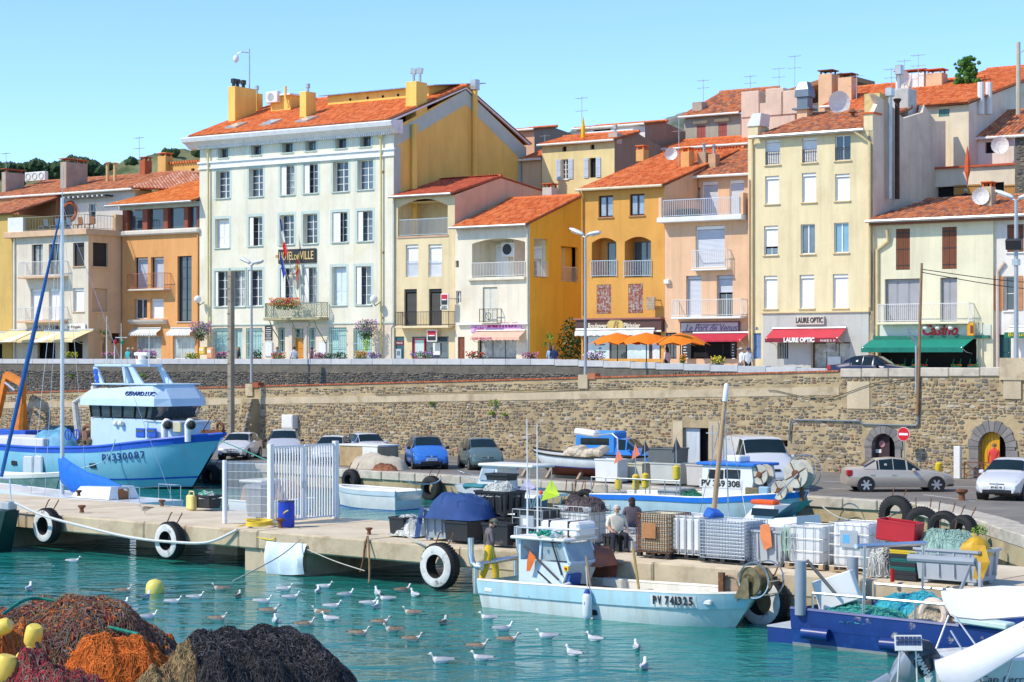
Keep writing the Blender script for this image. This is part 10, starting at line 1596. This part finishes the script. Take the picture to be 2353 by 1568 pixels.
# net heaps in the foreground
Rn=random.Random(11);N_=lambda n,c=(.1,.1,.1):MATS.get(n+' twine')or M(n+' twine',c,.9,var=.35,vs=12)
blackn,brn,orn,mar,tann,greyn,oliv=N_('black',(.016,.016,.018)),N_('brown',(.16,.085,.05)),N_('orange',(.66,.17,.025)),N_('maroon',(.20,.03,.04)),N_('tan',(.34,.22,.10)),N_('grey brown',(.20,.16,.14)),N_('olive',(.20,.17,.08))
def heap(label,px,py,Y,rx,ry,mats,lump,n,base=1.55,grp='net heaps on the near quay',L_=.4,r=.0055):
 X=(px-CX)/F*Y;z=EYE+(HY-py)/F*Y;t=thing('fishing_net',label,'fishing net',(X,Y,base),grp);npl(t,(0,0,0),rx,ry,z-base,lump,n,rg=Rn,mats=mats,L_=L_,r=r,name='net_mound');return t
heap('large heap of brown and maroon fishing nets',60,1380,27.5,2.5,1.9,[brn,greyn,brn,mar,oliv,greyn,orn],N_('dark brown',(.07,.04,.03)),11000)
heap('big heap of black fishing net',545,1454,27.2,1.85,1.6,[blackn,blackn,N_('charcoal',(.05,.05,.055)),N_('slate',(.10,.10,.11))],blackn,9000)
heap('bright orange net folded over the brown heap',270,1462,25.6,.85,.8,[orn,orn,N_('deep orange',(.5,.11,.015))],N_('deep orange'),3500,2.3,L_=.6);heap('narrow orange net ridge behind the black heap',345,1462,27.6,.55,.5,[orn,N_('deep orange')],N_('deep orange'),1200,2.2)
heap('tan and olive net roll in front of the black heap',390,1500,24.6,.62,.6,[tann,oliv,tann,brn],N_('dark tan',(.16,.10,.05)),3000,1.8);heap('maroon red net at the bottom edge',120,1512,24.2,.95,.7,[mar,N_('red',(.42,.03,.05)),brn,greyn],mar,3000,1.8);heap('black net at the bottom edge beside the tan roll',560,1496,24.8,1.0,.8,[blackn,N_('charcoal')],blackn,3000,1.8);heap('orange net strip at the picture edge',-4,1412,26.2,.45,.8,[orn,orn,tann],N_('deep orange'),1500,2.2)
yf=M('worn yellow float',(.76,.58,.10),.5,var=.15,vs=4,col2=(.4,.28,.08),c2s=3,c2w=(.6,.8))
for px,py,Y,sz,rt,lb in((77,1460,25.4,.17,(.3,.25,0),'yellow float on the brown net with black rope loop'),(12,1535,24.2,.2,(.1,.2,.3),'yellow float cut by the picture edge at the bottom'),(4,1442,25.6,.16,(.2,1.2,0),'netted yellow float at the left picture edge'),(60,1508,24.9,.15,(.6,.9,0),'yellow float half buried in orange netting')):
 t=thing('net_float',lb,'float',((px-CX)/F*Y,Y,EYE+(HY-py)/F*Y),'yellow net floats');t.rotation_euler=rt;m=MB();m.lathe([(sz*.18,-sz*.8),(sz*.5,-sz*.78),(sz*.62,-sz*.6),(sz*.66,0),(sz*.62,sz*.55),(sz*.45,sz*.75),(sz*.15,sz*.78)],(0,0,0),18);m.mk('shell',yf,t,smooth=True);MB().torus((0,0,-sz*.8),sz*.2,sz*.06,'z',14,6).mk('hole_rim',yf,t)
NP=lambda px,py,Y:((px-CX)/F*Y,Y,EYE+(HY-py)/F*Y)
rope('net_rope','green and black rope along the crest of the brown heap',[NP(-10,1425,26.6),NP(20,1402,27),NP(60,1378,27.4),NP(110,1378,27.6),NP(200,1402,27.3),NP(235,1435,26.8),NP(275,1447,26.6),NP(318,1458,26.4)],.024,M('green black rope',(.01,.22,.16),.8,var=.6,vs=9),'rope');rope('net_rope','black rope loop hanging from the yellow float',[NP(85,1478,25.1),NP(92,1510,24.9),NP(70,1530,24.7),NP(48,1515,24.7),NP(50,1490,24.9)],.028,blackn)
x,y=gz(356,1363,0);t=thing('mooring_buoy','yellow domed mooring buoy floating among the gulls','buoy',(x,y,0));m=MB();m.lathe([(.2,-.2),(.27,-.1),(.275,.12),(.25,.27),(.17,.37),(.03,.41)],(0,0,0),22);m.mk('dome',M('buoy yellow',(.80,.68,.16),.45,var=.08),t,smooth=True);MB().torus((.0,0,.0),.272,.012,'z',22,5).mk('waterline_ring',M('algae green',(.2,.22,.05),.8),t)
# plants, parasols, flags
lf,lf2,lf3=M('leaf green',(.10,.26,.04),.7,var=.4,vs=8),M('grey green leaf',(.17,.24,.16),.7,var=.35,vs=8),M('dark leaf',(.05,.10,.04),.7,var=.4,vs=8)
FL={'p':M('pink petal',(.75,.2,.4),.7),'v':M('violet petal',(.5,.25,.62),.7),'r':M('red petal',(.7,.06,.03),.7),'y':M('yellow petal',(.8,.55,.03),.7),'w':M('pale petal',(.72,.62,.66),.7),'o':M('orange petal',(.8,.25,.02),.7)}
def leaves(m,c,r,n,s=.07):
 for i in range(n):
  d=Vector((R.gauss(0,1),R.gauss(0,1),R.gauss(0,1))).normalized()*R.random()**.4;p=Vector(c)+Vector((d.x*r[0],d.y*r[1],d.z*r[2]));u=Vector((R.gauss(0,1),R.gauss(0,1),R.gauss(0,1))).normalized()*s*R.uniform(.6,1.4);v=u.orthogonal().normalized()*s*.45;m.poly(p-u,p+v,p+u,p-v)
def plant(name,label,c,r,leafm,fl='',n=160,s=.08,base=None,cat='flowers',group=None,nf=40):
 t=thing(name,label,cat,(c[0],c[1],base if base is not None else c[2]-r[2]),group);o=Vector(t.location);c=Vector(c)-o;m=MB();leaves(m,c,r,n,s);stuff(m.mk('foliage',leafm,t))
 for k in fl:
  m=MB();[m.ico(c+Vector((R.uniform(-1,1)*r[0],-r[1]*R.uniform(.2,1),r[2]*R.uniform(-.3,1))),R.uniform(.03,.055),.3)for _ in range(nf)];stuff(m.mk('blossom',FL[k],t))
 if base is not None:MB().box(-r[0]*.8,-r[1]*.7,0,r[0]*.8,r[1]*.7,max(.25,c.z-r[2]*.6),.03).mk('trough',M('brown trough',(.2,.13,.09),.8),t)
 return t
for k,x,y,w,fl,lm,lb in(('G',640,1392,.5,'y',lf,'green plants in a boat shaped trough by the cafe'),('G',980,1396,.55,'p',lf2,'pink and grey flower trough before the cafe side wall'),('G',1335,1386,.6,'pv',lf2,'pink and violet flowers before the orange shop'),('G',1722,1406,.5,'y',lf,'bright green trough beside the letter box'),('H',415,1398,.45,'p',lf3,'dark leafed trough under the first grille'),('H',735,1384,.35,'',lf3,'dark purple shrub by the second grille'),('H',930,1408,.5,'r',lf,'red flowered trough before the notice board'),('H',1295,1406,.4,'p',lf,'pink flowers beside the door'),('H',1380,1402,.4,'',lf2,'silvery trough below the small enamel sign'),('H',1475,1398,.5,'',lf3,'dark purple plants below the right grille'),('H',1665,1392,.45,'o',M('golden leaf',(.4,.36,.05),.7,var=.3,vs=8),'golden plants under the hanging basket'),('H',1790,1402,.45,'v',lf2,'violet and silver trough at the end of the town hall'),('I',420,1394,.75,'v',lf,'large purple petunia trough before the bank'),('I',905,1400,.6,'r',lf3,'dark foliage trough before the salon'),('I',1390,1406,.5,'p',lf3,'small pink flowered trough by the alley'),('J',168,1410,.65,'vw',lf2,'lilac petunias before the bakery window'),('J',1278,1442,.4,'y',lf,'lime green plant at the restaurant'),('J',962,1432,.16,'o',lf,'small pot of orange flowers under the parasol')):
 px,py=zc(k,x,y);a,z=pb(px,py,UB+1.0);X,Y=xy(a,UB+1.0);plant('flower_trough',lb,(X,Y,z),(w,.3,.28),lm,fl,150,base=zprom(X),group='flower troughs along the promenade')
for px,y0,y1,lb,tr_ in((462,738,778,'hanging flower basket at the left corner of the town hall',''),(842,735,775,'hanging flower basket with lime trailing plant at the right corner','l')):
 s_,z=tz(px,(y0+y1)/2,-.9);X,Y=txy(s_,-.9);t=plant('hanging_basket',lb,(X,Y,z),(.78,.6,.62),lf2,'pv',420,.09,group='hanging baskets');m=MB();leaves(m,(0,0,.1),(.5,.4,.3),120,.09);stuff(m.mk('foliage',lf3,t));m=MB();d=V*.9;m.tube([(0,0,.95),(float(d[0]),float(d[1]),1.15)],.03,6);m.tube([(0,0,.95),(0,0,.3)],.012,5);m.mk('bracket',M('dark green iron',(.02,.1,.07),.5),t)
 if tr_:m=MB();leaves(m,(0,-.05,-.35),(.26,.2,.65),140,.09);stuff(m.mk('foliage',M('lime leaf',(.38,.55,.02),.7,var=.2,vs=8),t))
 s2=tz(454 if px<600 else 859,688,-.7);X,Y=txy(s2[0],-.7);t=thing('globe_lamp','glass globe wall lamp %s'%('beside the orange house' if px<600 else 'beside the bank house'),'lamp',(X,Y,s2[1]),'globe lamps');MB().sph((0,0,0),.28,14,10).mk('globe',M('pale lamp globe',(.75,.77,.76),.15,spec=.7),t,smooth=True);m=MB();m.tube([(0,0,-.28),(.1,.1,-.45),(float(V[0]*.7),float(V[1]*.7),-.2),(float(V[0]*.7),float(V[1]*.7),.9)],.035,6);m.mk('bracket',M('dark green iron'),t)
s_,z=tz(657,702,-.95);X,Y=txy(s_,-1.0);plant('balcony_flowers','mass of red yellow and pink flowers on the town hall balcony',(X,Y,z+.1),(1.1,.75,.42),lf,'ryopr',480,.09,nf=60)
for k,x,y,rr,lb in(('I',1562,1280,.8,'small fan palm in the alley beside the salon'),('G',930,1230,.85,'palm with drooping fronds beside the cafe side wall')):
 px,py=zc(k,x,y);s_,z=tz(px,py,-.5 if k=='I' else-2.4);X,Y=txy(s_,-.5 if k=='I' else-2.4);t=thing('palm_tree',lb,'palm',(X,Y,5.9),'palms');MB().cyl((0,0,0),(0,0,z-5.9),.13,.1,8).mk('trunk',M('palm trunk',(.2,.14,.08),.9,var=.3,vs=9),t);m=MB()
 for i in range(16):
  an,el=R.uniform(0,6.28),R.uniform(-.3,1.2);d=Vector((math.cos(an)*math.cos(el),math.sin(an)*math.cos(el),math.sin(el)))
  for j in range(9):e=d+Vector((R.gauss(0,.22),R.gauss(0,.22),R.gauss(0,.15)-.12*j/9));q=Vector((0,0,z-5.9));w_=e.cross(Vector((0,0,1))).normalized()*.025;m.poly(q+d*rr*.45-w_,q+d*rr*.45+w_,q+e.normalized()*rr*R.uniform(.8,1.1))
 m.mk('fronds',M('palm green',(.12,.30,.03),.6,var=.3,vs=6),t)
px,py=zc('I',1758,1270);s_,z=tz(px,py,1.5);X,Y=txy(s_,1.5);plant('shrub','dark leafy shrub on the alley steps beside the bakery',(X,Y,z-.3),(.95,.8,1.9),M('glossy dark leaf',(.02,.07,.02),.5,var=.4,vs=6),'',900,.12,cat='shrub')
for k,x,y,w,lb in(('N',1080,478,.42,'bright weed tuft growing in the retaining wall'),('N',1050,565,.22,'small weed below the bright tuft in the wall'),('N',515,478,.18,'weed in the wall above the blue people carrier'),('N',1165,578,.14,'tiny weed right of the tuft in the wall'),('L',640,230,.3,'green weed in the slate wall above the trawler crane'),('L',1290,225,.3,'weed in the slate wall above the trawler wheelhouse'),('M',765,855,.18,'weed at the foot of the wall behind the silver car'),('U',1900,205,.3,'yellow green weed among the tyres at the quay corner')):
 bb=UB if k=='L' else(WB if k!='U' else 12.5);a,z=pb(*zc(k,x,y),bb-.1);X,Y=xy(a,bb-.12);plant('weed',lb,(X,Y,z),(w,.15,w*.6),M('fresh weed',(.22,.36,.03),.7,var=.3,vs=9),'',90,.06,cat='weed',group='weeds in the walls')
oc=M('orange parasol cloth',(.82,.20,.004),.75,var=.06)
for k,x,y,w,lb in(('J',380,1190,.0,'orange parasol nearest the bakery medallion'),('J',640,1188,.1,'orange parasol in the middle of the three'),('J',945,1192,.2,'orange parasol before the restaurant awning')):
 px,py=zc(k,x,y);a,z=pb(px,py,UB+2.2-w);X,Y=xy(a,UB+2.2-w);t=thing('parasol',lb,'parasol',(X,Y,zprom(X)),'orange parasols on the restaurant terrace');zz=z-zprom(X);MB().cyl((0,0,0),(0,0,zz),.03,n=8).mk('pole',black,t);m=MB();n=16
 for i in range(n):
  a0,a1=2*math.pi*i/n,2*math.pi*(i+1)/n;r0,r1=(1.75 if i%2==0 else 1.45),(1.45 if i%2==0 else 1.75);h0,h1=(.72 if i%2==0 else.55),(.55 if i%2==0 else.72)
  p=lambda an,r,h:(r*math.cos(an),r*math.sin(an),zz-h);m.poly((0,0,zz),p(a0,.9,.22),p(a1,.9,.22));m.poly(p(a0,.9,.22),p(a0,r0,h0),p(a1,r1,h1),p(a1,.9,.22))
 m.mk('canopy',oc,t)
for s_,d,py,lb,mt in((tz(2223,430,5.5)[0],5.5,402,'closed red orange parasol on the upper terrace',M('coral cloth',(.66,.12,.04),.8)),(tz(1340,310,16.5)[0],16.5,282,'closed yellow parasol on the roof terrace',M('yellow cloth',(.85,.52,.01),.8))):
 z=tz(1200,py,d)[1];X,Y=txy(s_,d);t=thing('closed_parasol',lb,'parasol',(X,Y,z-2.4));MB().lathe([(.03,.2),(.06,.5),(.17,.9),(.15,1.6),(.03,2.4)],(0,0,0),8).mk('cloth',mt,t);MB().cyl((0,0,0),(0,0,2.45),.025,n=6).mk('pole',galv,t)
def flag(label,p0,p1,mats,k=.45):
 (sa,za),(sb,zb)=tz(*zc('H',*p0),-1.1),tz(*zc('H',*p1),-1.1);t=thing('flag',label,'flag',(*txy(sa,-1.1),za),'flags on the town hall balcony');t.rotation_euler.z=-TH;dx,dz=sb-sa,zb-za;MB().cyl((0,.05,0),(dx,0,dz),.028,.02,6).mk('pole',M('flag pole',(.45,.42,.34),.5),t);n=len(mats);L_=math.hypot(dx,dz)
 for i in range(n):
  t0,t1=.97-k*i/n,.97-k*(i+1)/n;w0,w1=.12+.42*(i/n),.12+.42*((i+1)/n);m=MB();m.loft([[(dx*t0,-.05,dz*t0),(dx*t0-w0*.5,-.12,dz*t0-w0*.7),(dx*t0-w0*.3,-.05,dz*t0-w0*1.5)],[(dx*t1,-.05,dz*t1),(dx*t1-w1*.5,.02,dz*t1-w1*.6),(dx*t1-w1*.3,-.1,dz*t1-w1*1.4)]],cap=False,closed=False);m.mk('cloth',mats[i],t)
fb_,fw2,fr2=cl('flag blue',(.02,.05,.3)),cl('flag white',(.72,.72,.72)),cl('flag red',(.66,.02,.02));flag('french tricolour flag on the tallest balcony pole',(1085,880),(948,145),[fb_,fw2,fr2],.42);flag('blue european flag on the leaning balcony pole',(1050,880),(952,480),[cl('euro blue',(.02,.06,.42))]*2,.42);cy=cl('flag yellow',(.8,.5,.02));flag('red and yellow striped flag on the upright balcony pole',(1112,880),(1112,470),[cy,fr2,cy,fr2],.42)
for k,x0,x1,y0,y1,d,mt,nm,lb in(('H',208,265,1318,1388,-.3,M('post yellow',(.75,.52,.08),.5),'letter_box','yellow letter box beside the orange house'),('H',278,333,1322,1424,-.35,M('orange white booth',(.72,.35,.18),.5),'ticket_machine','orange and white machine beside the yellow letter box')):
 r=rc(k,x0,x1,y0,y1,d-.4);t=thing(nm,lb,nm.replace('_',' '),((r[0]+r[1])/2,d,r[2]),frame='t');MB().box(r[0],d-.4,r[2],r[1],d,r[3],.08).mk('body',mt,t);MB().box(r[0]+.12,d-.42,r[2]+(r[3]-r[2])*.5,r[1]-.12,d-.39,r[2]+(r[3]-r[2])*.8,.01).mk('front_panel',offw,t)

bpy.context.view_layer.update()
dress_folk()
fit_texts()
